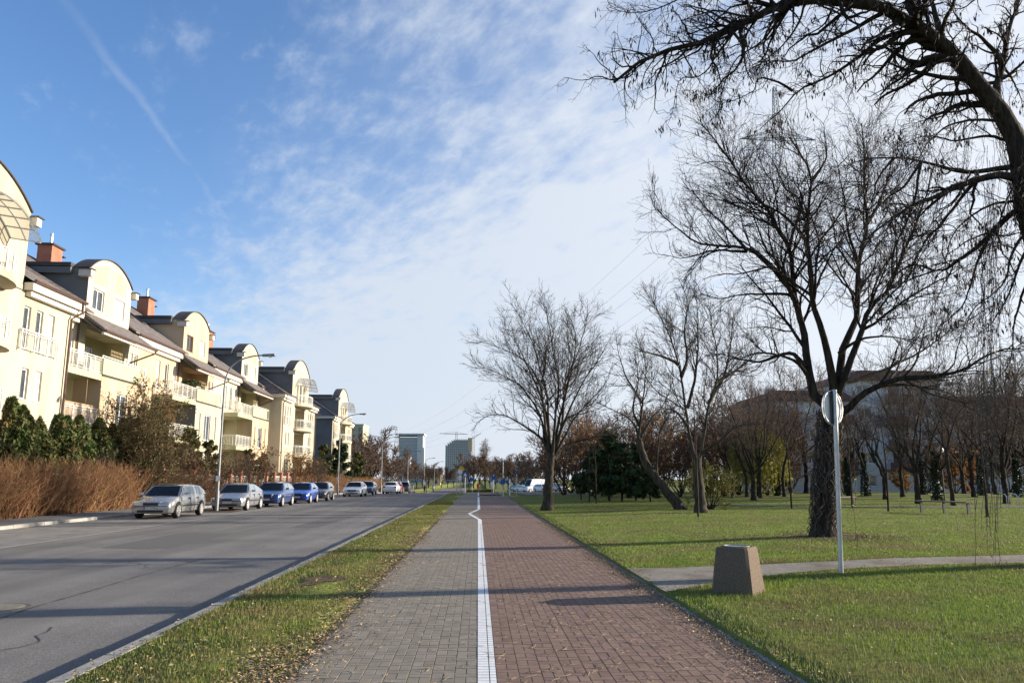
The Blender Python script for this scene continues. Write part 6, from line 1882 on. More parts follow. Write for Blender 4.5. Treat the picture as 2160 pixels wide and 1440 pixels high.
p0, p1 = base_of(1940, 1080), base_of(2048, 1085)
bench('long backless park bench on the lawn', (p0 + p1) / 2, float(np.linalg.norm(p1 - p0)), math.atan2(p1[1] - p0[1], p1[0] - p0[0]), h=.55)
p0, p1 = base_of(2034, 1054), base_of(2088, 1054)
bench('dark slatted bench with a backrest below the orange bush', (p0 + p1) / 2, 2.0, 0.0, True)
p0 = base_of(1783, 1062)
bench('short low bench by the gravel path behind the sign', p0, 2.0, .6)
p0 = base_of(2140, 1082)
t = thing('bicycle_rack', (p0[0], p0[1], p0[2]), 'steel hoop bicycle rack at the right edge of the lawn', 'bicycle rack')
for k in range(3):
    xx = p0[0] - .5 + k * .5
    MB().tube([(xx, p0[1] - .3, p0[2]), (xx, p0[1] - .3, p0[2] + .75), (xx, p0[1] - .2, p0[2] + .85), (xx, p0[1] + .2, p0[2] + .85), (xx, p0[1] + .3, p0[2] + .75), (xx, p0[1] + .3, p0[2])], .025, 6).build('hoop', 'galv_pole', t)
for px, py, lab in ((1617, 1044, 'short park lamp with white globe by the willow'), (1993, 1056, 'park lamp with white globe among the dark trunks')):
    p = base_of(px, py)
    t = thing('park_lamp', p, lab, 'park lamp', 'globe lamps in the park')
    MB().lathe([(.05, p[2]), (.04, p[2] + 3.2)], (p[0], p[1], 0), 8).build('pole', 'bench_steel', t)
    MB().lathe([(.05, p[2] + 3.2), (.2, p[2] + 3.35), (.23, p[2] + 3.5), (.15, p[2] + 3.68), (.03, p[2] + 3.72)], (p[0], p[1], 0), 12).build('globe', 'white_plastic', t, smooth=60)


# ------------------------------------------------------------------ people
def person(label, x, y, z, top, legs, cyc=False, facing=0.0, walk=.12):
    t = thing('person', (x, y, z), label, 'person', None, facing or 1e-6)
    if cyc: J = {'pel': (0, 0, .98), 'ches': (0, .16, 1.32), 'neck': (0, .22, 1.48), 'head': (0, .27, 1.66), 'ls': (-.19, .19, 1.42), 'le': (-.25, .36, 1.2), 'lh': (-.22, .55, 1.08), 'lhip': (-.1, 0, .95), 'lk': (-.12, .32, .72), 'lf': (-.12, .12, .36), 'rs': (.19, .19, 1.42), 're': (.25, .36, 1.2), 'rh': (.22, .55, 1.08), 'rhip': (.1, 0, .95), 'rk': (.12, .2, .52), 'rf': (.12, .02, .16)}
    else: J = {'pel': (0, 0, .95), 'ches': (0, 0, 1.3), 'neck': (0, 0, 1.48), 'head': (0, .02, 1.64), 'ls': (-.19, 0, 1.42), 'le': (-.23, -.05, 1.14), 'lh': (-.22, .08, .9), 'lhip': (-.1, 0, .92), 'lk': (-.1, walk, .5), 'lf': (-.1, walk, .07), 'rs': (.19, 0, 1.42), 're': (.23, -.03, 1.14), 'rh': (.22, .06, .9), 'rhip': (.1, 0, .92), 'rk': (.1, -walk * .3, .5), 'rf': (.1, -walk, .07)}
    nm = list(J)
    ed = [('pel', 'ches'), ('ches', 'neck'), ('neck', 'head'), ('ches', 'ls'), ('ls', 'le'), ('le', 'lh'), ('ches', 'rs'), ('rs', 're'), ('re', 'rh'), ('pel', 'lhip'), ('lhip', 'lk'), ('lk', 'lf'), ('pel', 'rhip'), ('rhip', 'rk'), ('rk', 'rf')]
    rad = {'pel': .15, 'ches': .17, 'neck': .07, 'head': .1, 'ls': .08, 'rs': .08, 'le': .05, 're': .05, 'lh': .04, 'rh': .04, 'lhip': .1, 'rhip': .1, 'lk': .07, 'rk': .07, 'lf': .055, 'rf': .055}
    me = bpy.data.meshes.new('body')
    me.from_pydata([J[k] for k in nm], [(nm.index(a), nm.index(b)) for a, b in ed], [])
    o = link('body', me, t)
    sk = o.modifiers.new('skin', 'SKIN'); sb = o.modifiers.new('sub', 'SUBSURF'); sb.levels = 1; sb.render_levels = 1
    for i, k in enumerate(nm): me.skin_vertices[0].data[i].radius = (rad[k],) * 2
    me.skin_vertices[0].data[0].use_root = True
    me.materials.append(M(legs))
    hx = np.array(J['head'])
    MB().lathe([(.03, -.13), (.085, -.08), (.1, 0), (.095, .07), (.05, .125), (.01, .135)], hx + [0, .01, .03], 12).build('head', 'skin', t, smooth=60)
    MB().lathe([(.104, -.02), (.11, .05), (.075, .13), (.02, .155)], hx + [0, -.012, .035], 12).build('hair', 'hair', t, smooth=60)
    ch, pl = np.array(J['ches']), np.array(J['pel'])
    q = resample([pl + [0, 0, -.05], pl * .5 + ch * .5, ch, np.array(J['neck']) - [0, 0, .03]], 8)
    MB().tube(q, [.2, .2, .2, .205, .215, .21, .17, .08], 12).build('jacket', top, t, smooth=60)
    for s in ('l', 'r'):
        MB().tube([J[s + 's'], J[s + 'e'], J[s + 'h']], [.09, .07, .055], 8).build('sleeve', top, t, smooth=60)
    return t


zc_ = float(gz(142))
t = person('person in a dark red jacket cycling away down the cycle path', .09, 142, zc_, 'cloth_red', 'cloth_dark', True)
bk = thing('bicycle', (.09, 142, zc_), 'bicycle ridden by the person in dark red', 'bicycle')
for yy in (141.5, 142.55):
    w_ = MB()
    w_.tube([(.09, yy + .34 * math.cos(a), zc_ + .35 + .34 * math.sin(a)) for a in np.linspace(0, 2 * PI, 25)], .025, 6, False)
    for a in np.linspace(0, PI, 5, endpoint=False): w_.tube([(.09, yy - .33 * math.cos(a), zc_ + .35 - .33 * math.sin(a)), (.09, yy + .33 * math.cos(a), zc_ + .35 + .33 * math.sin(a))], .004, 3)
    w_.build('wheel', 'rubber', bk)
fr = MB()
for a, b_ in (((0, -.5, .35), (0, -.1, .3)), ((0, -.1, .3), (0, -.2, .9)), ((0, -.1, .3), (0, .4, .85)), ((0, -.18, .8), (0, .4, .85)), ((0, .38, 1.05), (0, .55, .35)), ((0, -.5, .35), (0, -.18, .8)), ((-.25, .5, 1.07), (.25, .5, 1.07))):
    fr.tube([np.array(a) + [.09, 142, zc_], np.array(b_) + [.09, 142, zc_]], .02, 6)
fr.build('frame', 'cloth_pale', bk)
MB().box(.0, .18, 141.65, 141.95, zc_ + .89, zc_ + .95).build('saddle', 'black_trim', bk)
for px, Y, lab, c in ((896, 185, 'person in dark clothes waiting by the bus shelter', 'cloth_dark'), (914, 190, 'person in pale jacket standing beyond the bus shelter', 'cloth_pale')):
    person(lab, far(px, Y), Y, float(gz(Y)), c, 'cloth_dark')
xs_ = far(886, 178)
zs_ = float(gz(178))
t = thing('bus_shelter', (xs_, 178, zs_), 'small glass bus shelter at the far end of the road', 'bus shelter')
MB().box(xs_ - 1.6, xs_ + 1.6, 177.2, 178.8, zs_ + 2.45, zs_ + 2.6).build('roof', 'sign_blue', t)
for sx in (-1.5, 1.5):
    for sy in (177.3, 178.7): MB().box(xs_ + sx - .05, xs_ + sx + .05, sy - .05, sy + .05, zs_, zs_ + 2.45).build('post', 'lamp_grey', t)
MB().box(xs_ - 1.48, xs_ - 1.44, 177.4, 178.6, zs_ + .3, zs_ + 2.3).build('glass_wall', 'polycarbonate', t)
xb_ = far(928, 196)
t = thing('litter_bin', (far(868, 150), 150, float(gz(150))), 'small dark round litter bin beside the far road', 'litter bin')
MB().lathe([(.2, float(gz(150))), (.27, float(gz(150)) + .8), (.3, float(gz(150)) + .85), (.2, float(gz(150)) + .9)], (far(868, 150), 150, 0), 12).build('drum', 'dark_metal', t)
MB().lathe([(.31, float(gz(150)) + .905), (.31, float(gz(150)) + .95)], (far(868, 150), 150, 0), 12).build('lid', 'dark_metal', t)

# ------------------------------------------------------------------ flats behind the park
def flats(label, x0, x1, y0, y1, z0, floors, fh, roofz, seed, bal=(), wall='plaster_white'):
    g = np.random.default_rng(seed)
    t = thing('apartment_block', ((x0 + x1) / 2, y0, z0), label, 'building', 'flats behind the park')
    ztop = z0 + floors * fh
    nb = max(2, int((x1 - x0) / 3.2))
    m = MB()
    m.box(x0, x1, y0 + .25, y1, z0, ztop)
    m.build('wall', wall, t)
    skin_ = MB()
    xs = np.linspace(x0, x1, nb + 1)
    for f in range(floors):
        za = z0 + f * fh
        for k in range(nb):
            a, b = xs[k], xs[k + 1]
            wa, wb_ = a + (b - a) * .3, a + (b - a) * .7
            zl, zh = za + .9, za + 2.3
            for q in ((a, wa, za, za + fh), (wb_, b, za, za + fh), (wa, wb_, za, zl), (wa, wb_, zh, za + fh)):
                skin_.box(q[0], q[1], y0, y0 + .249, q[2], q[3])
            w = MB()
            w.box(wa, wb_, y0 + .17, y0 + .22, zl, zl + .08); w.box(wa, wb_, y0 + .17, y0 + .22, zh - .08, zh); w.box(wa, wa + .08, y0 + .17, y0 + .22, zl + .08, zh - .08); w.box(wb_ - .08, wb_, y0 + .17, y0 + .22, zl + .08, zh - .08); w.box((wa + wb_) / 2 - .04, (wa + wb_) / 2 + .04, y0 + .17, y0 + .22, zl + .08, zh - .08)
            wo = w.build('window', 'window_frame', t)
            MB().sheet((wa + .08, y0 + .2, zl + .08), (wb_ - .08, y0 + .2, zl + .08), (wb_ - .08, y0 + .2, zh - .08), (wa + .08, y0 + .2, zh - .08)).build('pane', 'glass_dark' if g.random() < .75 else 'glass_curtain', wo)
            if k in bal and f > 0:
                B = MB().box(a + .2, b - .2, y0 - 1.2, y0 - .002, za - .1, za + .08)
                B.box(a + .2, b - .2, y0 - 1.2, y0 - 1.1, za + .082, za + 1.05)
                B.build('balcony', 'roof_red' if f % 2 else 'bench_wood', t)
    skin_.build('facade', wall, t)
    rf = MB()
    yc = (y0 + y1) / 2
    rf.prism([(x0 - .5, ztop + .004), (x1 + .5, ztop + .004), (x1 - 1.2, roofz), (x0 + 1.2, roofz)], 'y', y0 - .5, y1 + .5)
    rf.build('roof', 'roof_red', t)
    for k in range(2):
        xx = x0 + (x1 - x0) * (.3 + .4 * k)
        MB().box(xx - .6, xx + .6, yc - .5, yc + .5, ztop + .5, roofz + 1.0).build('chimney', 'plaster_white', t)
    return t


zf = float(gz(100)) - .1
flats('pale block of flats with red roof behind the willow and the vine wrapped trunk', 36.5, 47.5, 98, 112, zf, 4, 2.9, zf + 12.9, 1, (0, 2))
flats('tallest pale block of flats, with a stepped red roof right of the vine wrapped trunk', 48.2, 60.5, 100, 114, zf, 5, 2.9, zf + 15.8, 2, (1, 3))
flats('grey beige block of flats at the right edge behind the hanging vines', 61, 82, 104, 118, zf, 4, 2.9, zf + 12.9, 3, (2, 4), 'plaster_white')

# ------------------------------------------------------------------ lattice pylon and wires
YP = 118.0
def pyl(px, py): return gpy(px, py, YP)
pt, pbm = pyl(1676, 185), pyl(1688, 1010)
xp, zt_, zb_ = float(pbm[0]) - .2, float(pt[2]), float(gz(YP))
t = thing('pylon', (xp, YP, zb_), 'steel lattice electricity pylon rising behind the big tree', 'pylon')
HP = zt_ - zb_
def hw(z): return np.interp(z / HP, [0, .45, .8, 1.0], [3.2, 1.35, .8, .25])
def cor(z, i):
    s = hw(z); sx, sy = ((-1, -1), (1, -1), (1, 1), (-1, 1))[i]
    return np.array([xp + sx * s, YP + sy * s, zb_ + z])
lv = [0]
while lv[-1] < HP - .8: lv.append(min(HP, lv[-1] + max(1.3, hw(lv[-1]) * 1.8)))
legs = MB()
for i in range(4): legs.tube([cor(z, i) for z in lv], .07, 4)
legs.build('leg', 'pylon_steel', t)
br = MB()
for a, b_ in zip(lv[:-1], lv[1:]):
    for i in range(4):
        j = (i + 1) % 4
        br.tube([cor(a, i), cor(b_, j)], .03, 3, False); br.tube([cor(a, j), cor(b_, i)], .03, 3, False); br.tube([cor(b_, i), cor(b_, j)], .03, 3, False)
br.build('bracing', 'pylon_steel', t)
tips_ = []
for py_, half in ((295, 6.3), (385, 7.6), (478, 6.6)):
    z = float(pyl(1680, py_)[2]) - zb_
    am = MB()
    for s in (-1, 1):
        tip = np.array([xp + s * half, YP, zb_ + z])
        for i in ((0, 3) if s < 0 else (1, 2)):
            am.tube([cor(z, i), tip], .07, 4); am.tube([cor(z + 1.5, i), tip], .06, 4)
            for k in (.25, .5, .75):
                am.tube([cor(z, i) * (1 - k) + tip * k, cor(z + 1.5, i) * (1 - k) + tip * k], .035, 3)
        tips_.append(tip - [0, 0, 1.9])
        am.tube([tip, tip - [0, 0, 1.9]], .07, 5)
    am.build('cross_arm', 'pylon_steel', t)
far_p = [np.array([-62 + (k % 2) * 9 - (k // 2) * .5, 560, 22 + 5 * (2 - k // 2)]) for k in range(6)]
wl_ = thing('power_line', (xp, YP, zb_), 'overhead wires running from the lattice pylon to the far pylon', 'power line')
for k, tp_ in enumerate(tips_):
    e = far_p[k]
    s = np.linspace(0, 1, 40)[:, None]
    q = tp_ * (1 - s) + e * s
    q[:, 2] -= 9 * (4 * s[:, 0] * (1 - s[:, 0]))
    MB().tube(q, .022, 3, False).build('wire', 'pylon_steel', wl_)
t = thing('pylon', (-57.5, 560, -1.5), 'tiny far pylon between the two towers', 'pylon')
m = MB()
for sx in (-1, 1):
    for sy in (-1, 1): m.tube([(-57.5 + sx * 3, 560 + sy * 3, -1.5), (-57.5 + sx * .5, 560 + sy * .5, 38)], .16, 4)
for z in np.arange(2, 37, 3.0):
    s = 3 - 2.5 * z / 39
    m.tube([(-57.5 - s, 560, z), (-57.5 + s, 560, z + 2)], .1, 3); m.tube([(-57.5 + s, 560, z), (-57.5 - s, 560, z + 2)], .1, 3)
m.build('mast', 'pylon_steel', t)
for z, h_ in ((22, 6), (27, 7.5), (32, 6)): MB().tube([(-57.5 - h_, 560, z), (-57.5, 560, z + 1.2), (-57.5 + h_, 560, z)], .14, 4).build('cross_arm', 'pylon_steel', t)

# ------------------------------------------------------------------ far skyline
YT = 640
def FX_(px, Y=YT): return float(gpy(px, 960, Y)[0])
def FZ_(py, Y=YT): return float(gpy(960, py, Y)[2])
x0, x1, x2 = FX_(840), FX_(880), FX_(892)
t = thing('office_tower', ((x0 + x2) / 2, YT, -1.5), 'glass office tower with a white side and overhanging roof', 'tower')
zt_ = FZ_(922)
nfl, nbay = 14, 9
MB().box(x0 + .2, x1 - .2, YT + .5, YT + 22, -1.5, zt_).build('core', 'glass_tower', t)
for k in range(nfl):
    za = -1.5 + (zt_ + 1.5) * k / nfl
    MB().box(x0, x1, YT, YT + .48, za, za + .5).build('floor_band', 'concrete_far', t)
for k in range(nbay + 1):
    xx = x0 + (x1 - x0) * k / nbay
    MB().box(xx - .08, xx + .08, YT - .1, YT - .005, -1.5, zt_).build('mullion', 'zinc', t)
pn = MB()
for k in range(nfl):
    za = -1.5 + (zt_ + 1.5) * k / nfl + .52
    pn.box(x0 + .1, x1 - .1, YT + .1, YT + .4, za, za + (zt_ + 1.5) / nfl - .54)
pn.build('glazing', 'glass_tower', t)
MB().box(x1, x2, YT - 2, YT + 22, -1.5, zt_ + 1.2).build('white_side', 'plaster_white', t)
MB().box(x0 - 2, x2 + 1, YT - 3, YT + 23, zt_ + 1.6, zt_ + 2.9).build('roof', 'concrete_far', t)
x0, x1 = FX_(940), FX_(995)
t = thing('tower_block', ((x0 + x1) / 2, YT, -1.5), 'unfinished concrete tower with stepped top under two cranes', 'tower')
nfl, nbay = 15, 13
prof = [FZ_(938), FZ_(934), FZ_(931), FZ_(928), FZ_(926)] + [FZ_(925)] * 6 + [FZ_(926), FZ_(927)]
for k in range(nbay):
    a, b_ = x0 + (x1 - x0) * k / nbay, x0 + (x1 - x0) * (k + 1) / nbay
    MB().box(a + .35, b_ - .35, YT + 1.0, YT + 20, -1.5, prof[k] - .8).build('dark_bay', 'glass_tower', t)
    MB().box(a - .25, a + .25, YT - .05, YT + 20, -1.5, prof[k]).build('column', 'concrete_far', t)
fh = (FZ_(940) + 1.5) / nfl
for f in range(nfl + 5):
    za = -1.5 + f * fh
    cols_ = [k for k in range(nbay) if prof[k] > za + 1]
    if cols_: MB().box(x0 + (x1 - x0) * min(cols_) / nbay - .2, x0 + (x1 - x0) * (max(cols_) + 1) / nbay + .2, YT - .3, YT + 20, za, za + .55).build('floor_slab', 'concrete_far', t)
MB().box(x1 - 3.2, x1 + .3, YT - .5, YT + 18, prof[-1] - 9, prof[-1] + 1.5).build('hoist_screen', 'plaster_peach', t)
for px, zt2, py_, arms, lab in ((962, 909, 914, ((-14, .5), (9, 0)), 'tower crane standing on top of the unfinished tower'), (995, 918, 922, ((6, 4), (-3, -.5)), 'tower crane on the right side of the unfinished tower')):
    xx = FX_(px) + (1.5 if px > 990 else 0)
    c = thing('tower_crane', (xx, YT + 8, -1.5), lab, 'crane', 'cranes at the unfinished tower')
    m = MB()
    ztop = FZ_(zt2)
    for sx in (-.7, .7):
        for sy in (-.7, .7): m.tube([(xx + sx, YT + 8 + sy, -1.5), (xx + sx, YT + 8 + sy, ztop)], .16, 4)
    for z in np.arange(0, ztop - 2, 2.2): m.tube([(xx - .7, YT + 7.3, z), (xx + .7, YT + 7.3, z + 2.2)], .1, 3)
    m.build('mast', 'crane_yellow', c)
    m = MB()
    zj = FZ_(py_)
    for dx, dz in arms:
        m.tube([(xx, YT + 8, zj), (xx + dx, YT + 8, zj + dz)], .22, 4); m.tube([(xx, YT + 8, ztop), (xx + dx * .8, YT + 8, zj + dz * .8)], .1, 3)
    m.build('jib', 'crane_yellow', c)
# pale housing block seen beyond the last corner house, far white block, far roofs
def slab_block(label, px0, px1, ytop, Y, material, roof=None, d=16):
    a, b_ = FX_(px0, Y), FX_(px1, Y)
    zt = FZ_(ytop, Y)
    t = thing('distant_building', ((a + b_) / 2, Y, -1.5), label, 'building', 'distant buildings')
    MB().box(a, b_, Y, Y + d, -1.5, zt).build('wall', material, t)
    nfl = max(2, int((zt + 1.5) / 3)); nb = max(2, int((b_ - a) / 3.2))
    for f in range(nfl):
        for k in range(nb):
            xx = a + (b_ - a) * (k + .3) / nb
            za = -1.5 + (zt + 1.5) * (f + .3) / nfl
            MB().box(xx, xx + 1.3, Y - .12, Y - .004, za, za + 1.4).build('window', 'glass_dark', t)
    if roof: MB().prism([(Y - .5, zt + .01), (Y + d, zt + .01), (Y + d / 2, zt + 2.6)], 'x', a - .6, b_ + .6).build('roof', roof, t)
    else: MB().box(a - .3, b_ + .3, Y - .3, Y + d + .3, zt + .01, zt + .5).build('roof', 'concrete_far', t)
    return t


slab_block('pale pink housing block just right of the last corner house', 735, 764, 897, 330, 'plaster_pale')
slab_block('white low block between the trees left of the glass tower', 838, 862, 965, 420, 'plaster_white')
slab_block('low house with red roof far down the road', 896, 930, 997, 430, 'plaster_peach', 'roof_red')
slab_block('low glassy hall behind the bare trees right of the poplar', 1032, 1120, 974, 520, 'concrete_far')

# ------------------------------------------------------------------ far trees
FT = [auto_tree(401, 10, 4.4, .22, 7, .18, tw='twig_far', dens=(1.8, 2.4, 2.6), fine=.034), auto_tree(402, 10, 3.8, .2, 6, .2, tw='twig_brown', dens=(1.8, 2.4, 2.6), fine=.034)]
PO = auto_tree(403, 20, 1.6, .25, 9, .1, .3, 'twig_far', 'bark_grey', (.8, 1.2, 1.2), .03)
left = [(745, 150, 1.0), (768, 158, 1.25), (785, 165, 1.3), (805, 175, 1.1), (770, 190, 1.1), (822, 200, 1.0), (838, 215, .95), (815, 240, 1.1), (850, 250, 1.0), (865, 240, .8), (880, 265, .9), (892, 280, .85), (905, 300, .9), (918, 290, .8), (932, 310, .85), (945, 300, .8), (958, 320, .85)]
for i, (px, Y, s) in enumerate(left):
    lab = 'bare brown tree left of the far road, number %s from the houses outwards' % ['one', 'two', 'three', 'four', 'five', 'six', 'seven', 'eight', 'nine', 'ten', 'eleven', 'twelve', 'thirteen', 'fourteen', 'fifteen', 'sixteen', 'seventeen'][i]
    place_tree(FT[i % 2], 'far_tree', lab, (FX_(px, Y), Y, float(gz(Y)) - .1), i * 1.9, s, 'bare trees along the far road')
right = [(978, 330), (990, 300), (1000, 280), (1012, 290), (1024, 280), (1034, 300), (1046, 260), (1062, 210), (1072, 200), (1084, 215), (1098, 205), (1112, 190), (1126, 200), (1140, 185), (1158, 190), (1172, 180)]
for i, (px, Y) in enumerate(right):
    lab = 'bare tree beyond the roundabout, number %s counted from the cyclist rightwards' % ['one', 'two', 'three', 'four', 'five', 'six', 'seven', 'eight', 'nine', 'ten', 'eleven', 'twelve', 'thirteen', 'fourteen', 'fifteen', 'sixteen'][i]
    place_tree(FT[(i + 1) % 2], 'far_tree', lab, (FX_(px, Y), Y, float(gz(Y)) - .1), i * 2.3, [1.1, 1.25, 1.3, 1.2, 1.15, 1.0, .9, .95, 1.0, .8, .85, .9, 1.0, 1.05, 1.0, .95][i], 'bare trees along the far road')
place_tree(PO, 'poplar', 'slim bare poplar rising above the trees straight ahead', (FX_(1023, 330), 330, -1.6), 0, 1.0)
place_tree(PO, 'poplar', 'yellowish slim poplar in front of the glass tower', (FX_(860, 300), 300, -1.6), 1.2, .8)
hg = hedge('hedge', 'low yellow green hedge round the roundabout', FX_(985, 190), FX_(1042, 190), 189, 191, .9, 700, 'leaf_yellowgreen', 99, .03, None, float(gz(190)))
hedge('hedge', 'dark green hedge behind the car park van', FX_(1112, 190), FX_(1165, 190), 190, 194, 4.2, 700, 'conifer', 98, .07, None, float(gz(190)))
# ------------------------------------------------------------------ grass, leaves, twigs on the ground
def blades(name, X, Y, Z, hgt, wid, seed, material='grass_blade', lean=.55, one=False):
    g = np.random.default_rng(seed)
    n = len(X)
    h = hgt * g.uniform(.45, 1.3, n); w = wid * g.uniform(.7, 1.3, n)
    a = g.random(n) * 2 * PI
    ld = g.random(n) * 2 * PI; ll = h * lean * g.random(n)
    P = np.stack([X, Y, Z], -1)
    e = np.stack([np.cos(a), np.sin(a), np.zeros(n)], -1) * (w / 2)[:, None]
    d = np.stack([np.cos(ld) * ll, np.sin(ld) * ll, h], -1)
    if one: return np_mesh(name, np.stack([P - e, P + e, P + d], 1).reshape(-1, 3), np.arange(3 * n).reshape(n, 3), material)
    mid = P + d * np.array([.35, .35, .6])
    V = np.stack([P - e, P + e, mid + e * .7, mid - e * .7, P + d], 1).reshape(-1, 3)
    b = np.arange(n) * 5
    F = np.concatenate([np.stack([b, b + 1, b + 2], -1), np.stack([b, b + 2, b + 3], -1), np.stack([b + 3, b + 2, b + 4], -1)])
    return np_mesh(name, V, F, material)


def noise2(x, y, s, seed):
    g = np.random.default_rng(seed)
    out = np.zeros_like(x)
    for k in range(6):
        f = s * (1.7 ** k); th = g.random() * 2 * PI
        out += np.sin((x * math.cos(th) + y * math.sin(th)) * f + g.random() * 6) * .6 ** k
    return out / 2.2


g = np.random.default_rng(55)


def gravel_y(x):
    return np.interp(x, [p[0] for p in nx_], [p[1] for p in nx_]), np.interp(x, [p[0] for p in fx_], [p[1] for p in fx_])


# verge
n = 95000
Yv = 5.2 + (60 - 5.2) * g.random(n) ** 1.9
Xv = g.uniform(-3.37, -1.55, n)
edge = -1.66 - .10 * np.abs(noise2(Yv, Yv * 0, 1.1, 3)) - .22 * np.clip(noise2(Yv * 1.0, Yv * 0 + 3, .45, 4), 0, 1)
bare = np.exp(-((Xv + 2.55) / .7) ** 2 - ((Yv - 13.6) / .9) ** 2) * 1.6
k = (Xv < edge) & (noise2(Xv, Yv, 1.6, 5) + .75 + .5 * g.random(n) > .35 + bare * .9)
Xv, Yv = Xv[k], Yv[k]
tag(link('verge_grass', blades('verge_grass', Xv, Yv, gz(Yv), .032 + .022 * (noise2(Xv, Yv, 1.2, 6) > 0), .0045 + Yv * .00022, 7, 'verge_blade')), 'short tufted grass on the verge between road and path', 'grass', kind='stuff')
q_ = [(-2.6 + (.34 + .16 * math.sin(3 * a + 1)) * math.cos(a), 13.6 + (.6 + .25 * math.sin(2 * a)) * math.sin(a), .009) for a in np.linspace(0, 2 * PI, 30, endpoint=False)]
tag(MB().sheet(*q_).build('bare_soil', 'litter_soil'), kind='structure')
q_ = [(bD[0] + .3 + (.95 + .3 * math.sin(3 * a + 1) + .12 * math.sin(7 * a)) * math.cos(a), bD[1] + (1.2 + .4 * math.sin(2 * a)) * math.sin(a)) for a in np.linspace(0, 2 * PI, 36, endpoint=False)]
tag(MB().sheet(*[(x_, y_, float(lz(x_, y_)) + .016) for x_, y_ in q_]).build('trunk_soil', 'litter_soil'), kind='structure')
# near lawn
n = 180000
Yl = 5.0 + 11 * g.random(n) ** 1.25
Xl = 2.72 + 10.5 * g.random(n) ** .9
ga, gb = gravel_y(Xl)
k = ((Yl < ga - .05 + .1 * g.random(n)) | (Yl > gb)) & (noise2(Xl, Yl, 1.5, 8) + .9 + .5 * g.random(n) > .3) & (np.abs(np.arctan2(Xl, Yl) - YAW) < .64)
Xl, Yl = Xl[k], Yl[k]
tag(link('lawn_grass_near', blades('lawn_grass_near', Xl, Yl, lz(Xl, Yl), .04 + .022 * (noise2(Xl, Yl, .9, 9) > .1), .0045 + Yl * .00024, 9)), 'green lawn grass in front of the gravel path', 'grass', kind='stuff')
# lawn beyond the gravel path
n = 190000
Yl = 14.6 + 42 * g.random(n) ** 1.7
Xl = 2.75 + (Yl * .78 - 1.5) * g.random(n)
ga, gb = gravel_y(Xl)
k = (Yl > gb + .05 * g.normal(size=n)) & (noise2(Xl, Yl, .8, 12) + .95 + .5 * g.random(n) > .25)
Xl, Yl = Xl[k], Yl[k]
tag(link('lawn_grass_far', blades('lawn_grass_far', Xl, Yl, lz(Xl, Yl), .035, .008 + Yl * .0004, 13, one=True)), 'mown lawn beyond the gravel path under the trees', 'grass', kind='stuff')


def flat_leaves(name, X, Y, Z, size, material, seed, label, cat, curl=.3):
    g = np.random.default_rng(seed)
    n = len(X)
    a = g.random(n) * 2 * PI
    s = size * g.uniform(.5, 1.3, n)
    u = np.stack([np.cos(a), np.sin(a), g.normal(0, curl, n)], -1) * s[:, None]
    v = np.stack([-np.sin(a), np.cos(a), g.normal(0, curl, n)], -1) * (s * .55)[:, None]
    P = np.stack([X, Y, Z + .006 + np.abs(g.normal(0, .006, n))], -1)
    up = np.array([0, 0, 1.0]) * (s * .18)[:, None]
    V = np.stack([P - u * .5, P + v * .5 + up, P + u * .5, P - v * .5 + up], 1)
    V[:, :, 2] = np.maximum(V[:, :, 2], (P[:, 2] - .003)[:, None])
    b = np.arange(n) * 4
    F = np.concatenate([np.stack([b, b + 1, b + 2], -1), np.stack([b, b + 2, b + 3], -1)])
    tag(link(name, np_mesh(name, V.reshape(-1, 3), F, material)), label, cat, kind='stuff')


# litter along the edge of the footpath
n = 23000
Yd = 5.3 + 34 * g.random(n) ** 1.7
Xd = -1.78 + g.normal(0, .17, n) + .10 * noise2(Yd, Yd * 0, 1.3, 21)
Xd = np.where(g.random(n) < .06, Xd + g.random(n) ** 2 * .7 - .1, Xd)
k = (Xd > -3.2) & (Xd < -.4) & (noise2(Xd * .5, Yd, 1.1, 22) + g.random(n) > .25)
flat_leaves('fallen_leaves', Xd[k], Yd[k], gz(Yd[k]) + .004, .042, 'dry_leaf', 23, 'dry fallen leaves heaped along the edge of the footpath', 'leaves')
n = 5000
Yd = 5.3 + 30 * g.random(n) ** 1.6; Xd = g.uniform(-3.5, -1.6, n)
flat_leaves('verge_leaves', Xd, Yd, gz(Yd) + .03 * g.random(n), .04, 'dry_leaf', 24, 'scattered dry leaves lying in the verge grass', 'leaves')
n = 9000
Yd = 5.2 + 26 * g.random(n) ** 1.5; Xd = 2.6 + g.normal(0, .13, n) - .12 * g.random(n) ** 3
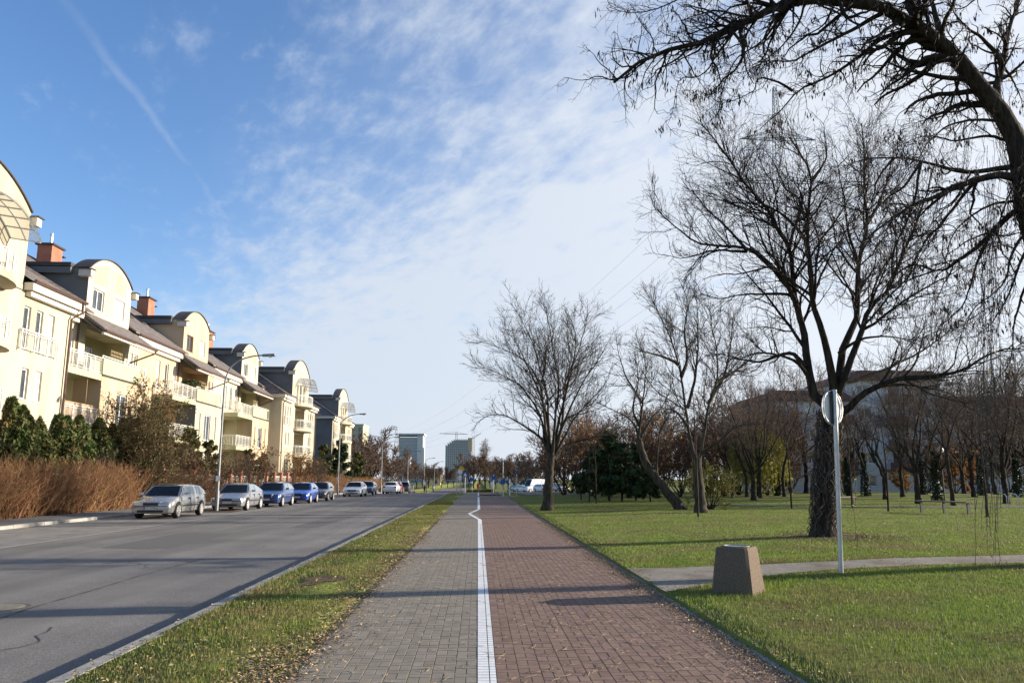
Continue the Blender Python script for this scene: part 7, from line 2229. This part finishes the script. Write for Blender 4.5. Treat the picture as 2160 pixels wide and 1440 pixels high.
flat_leaves('kerb_litter', Xd, Yd, np.where(Xd > 2.7, lz(Xd, Yd) + .01, .005), .03, 'dry_leaf', 25, 'dark leaf litter along the lawn edge of the cycle path', 'leaves')
n = 3000
Yd = 5.5 + 30 * g.random(n) ** 1.5; Xd = 2.8 + 11 * g.random(n)
flat_leaves('lawn_leaves', Xd, Yd, lz(Xd, Yd) + .025 * g.random(n), .04, 'dry_leaf', 26, 'scattered brown leaves on the lawn', 'leaves')
n = 2600
a_ = g.random(n) * 2 * PI; r_ = .35 + 1.3 * g.random(n) ** 1.3
Xd, Yd = bD[0] + r_ * np.cos(a_) + .5, bD[1] + r_ * np.sin(a_) * 1.3
flat_leaves('trunk_litter', Xd, Yd, lz(Xd, Yd) + .01 * g.random(n), .05, 'dry_leaf', 28, 'brown leaf litter gathered round the vine wrapped trunk', 'leaves')
n = 60
Yd = 6 + 14 * g.random(n); Xd = np.where(g.random(n) < .4, g.uniform(-3.3, -1.7, n), g.uniform(2.8, 9, n))
flat_leaves('yellow_leaves', Xd, Yd, np.where(Xd > 2.7, lz(Xd, Yd), 0) + .03, .05, 'yellow_leaf', 27, 'few bright yellow leaves lying in the grass', 'leaves')
# curled leaf stalks on the paving
w = Wood(61)
g = w.r
n = 1200
Ys = 5.6 + 13 * g.random(n) ** 1.6
Xs = np.where(g.random(n) < .8, g.uniform(.2, 2.65, n), g.uniform(-1.5, .2, n))
th = g.random(n) * 2 * PI
Ls = g.uniform(.05, .17, n)
Q = np.empty((n, 6, 3)); cv = g.normal(0, .35, n)
p = np.stack([Xs, Ys, np.full(n, .006)], -1)
for k in range(6):
    Q[:, k] = p + np.array([0, 0, 1]) * (np.abs(g.normal(0, .003, n)))[:, None]
    p = p + np.stack([np.cos(th), np.sin(th), np.zeros(n)], -1) * (Ls / 5)[:, None]
    th = th + cv
w.put(Q, np.full((n, 6), .0021), 3)
tag(link('leaf_stalks', w.mesh('leaf_stalks', 'stalk')), 'curled pale leaf stalks scattered over the red paving', 'leaf stalks', kind='stuff')
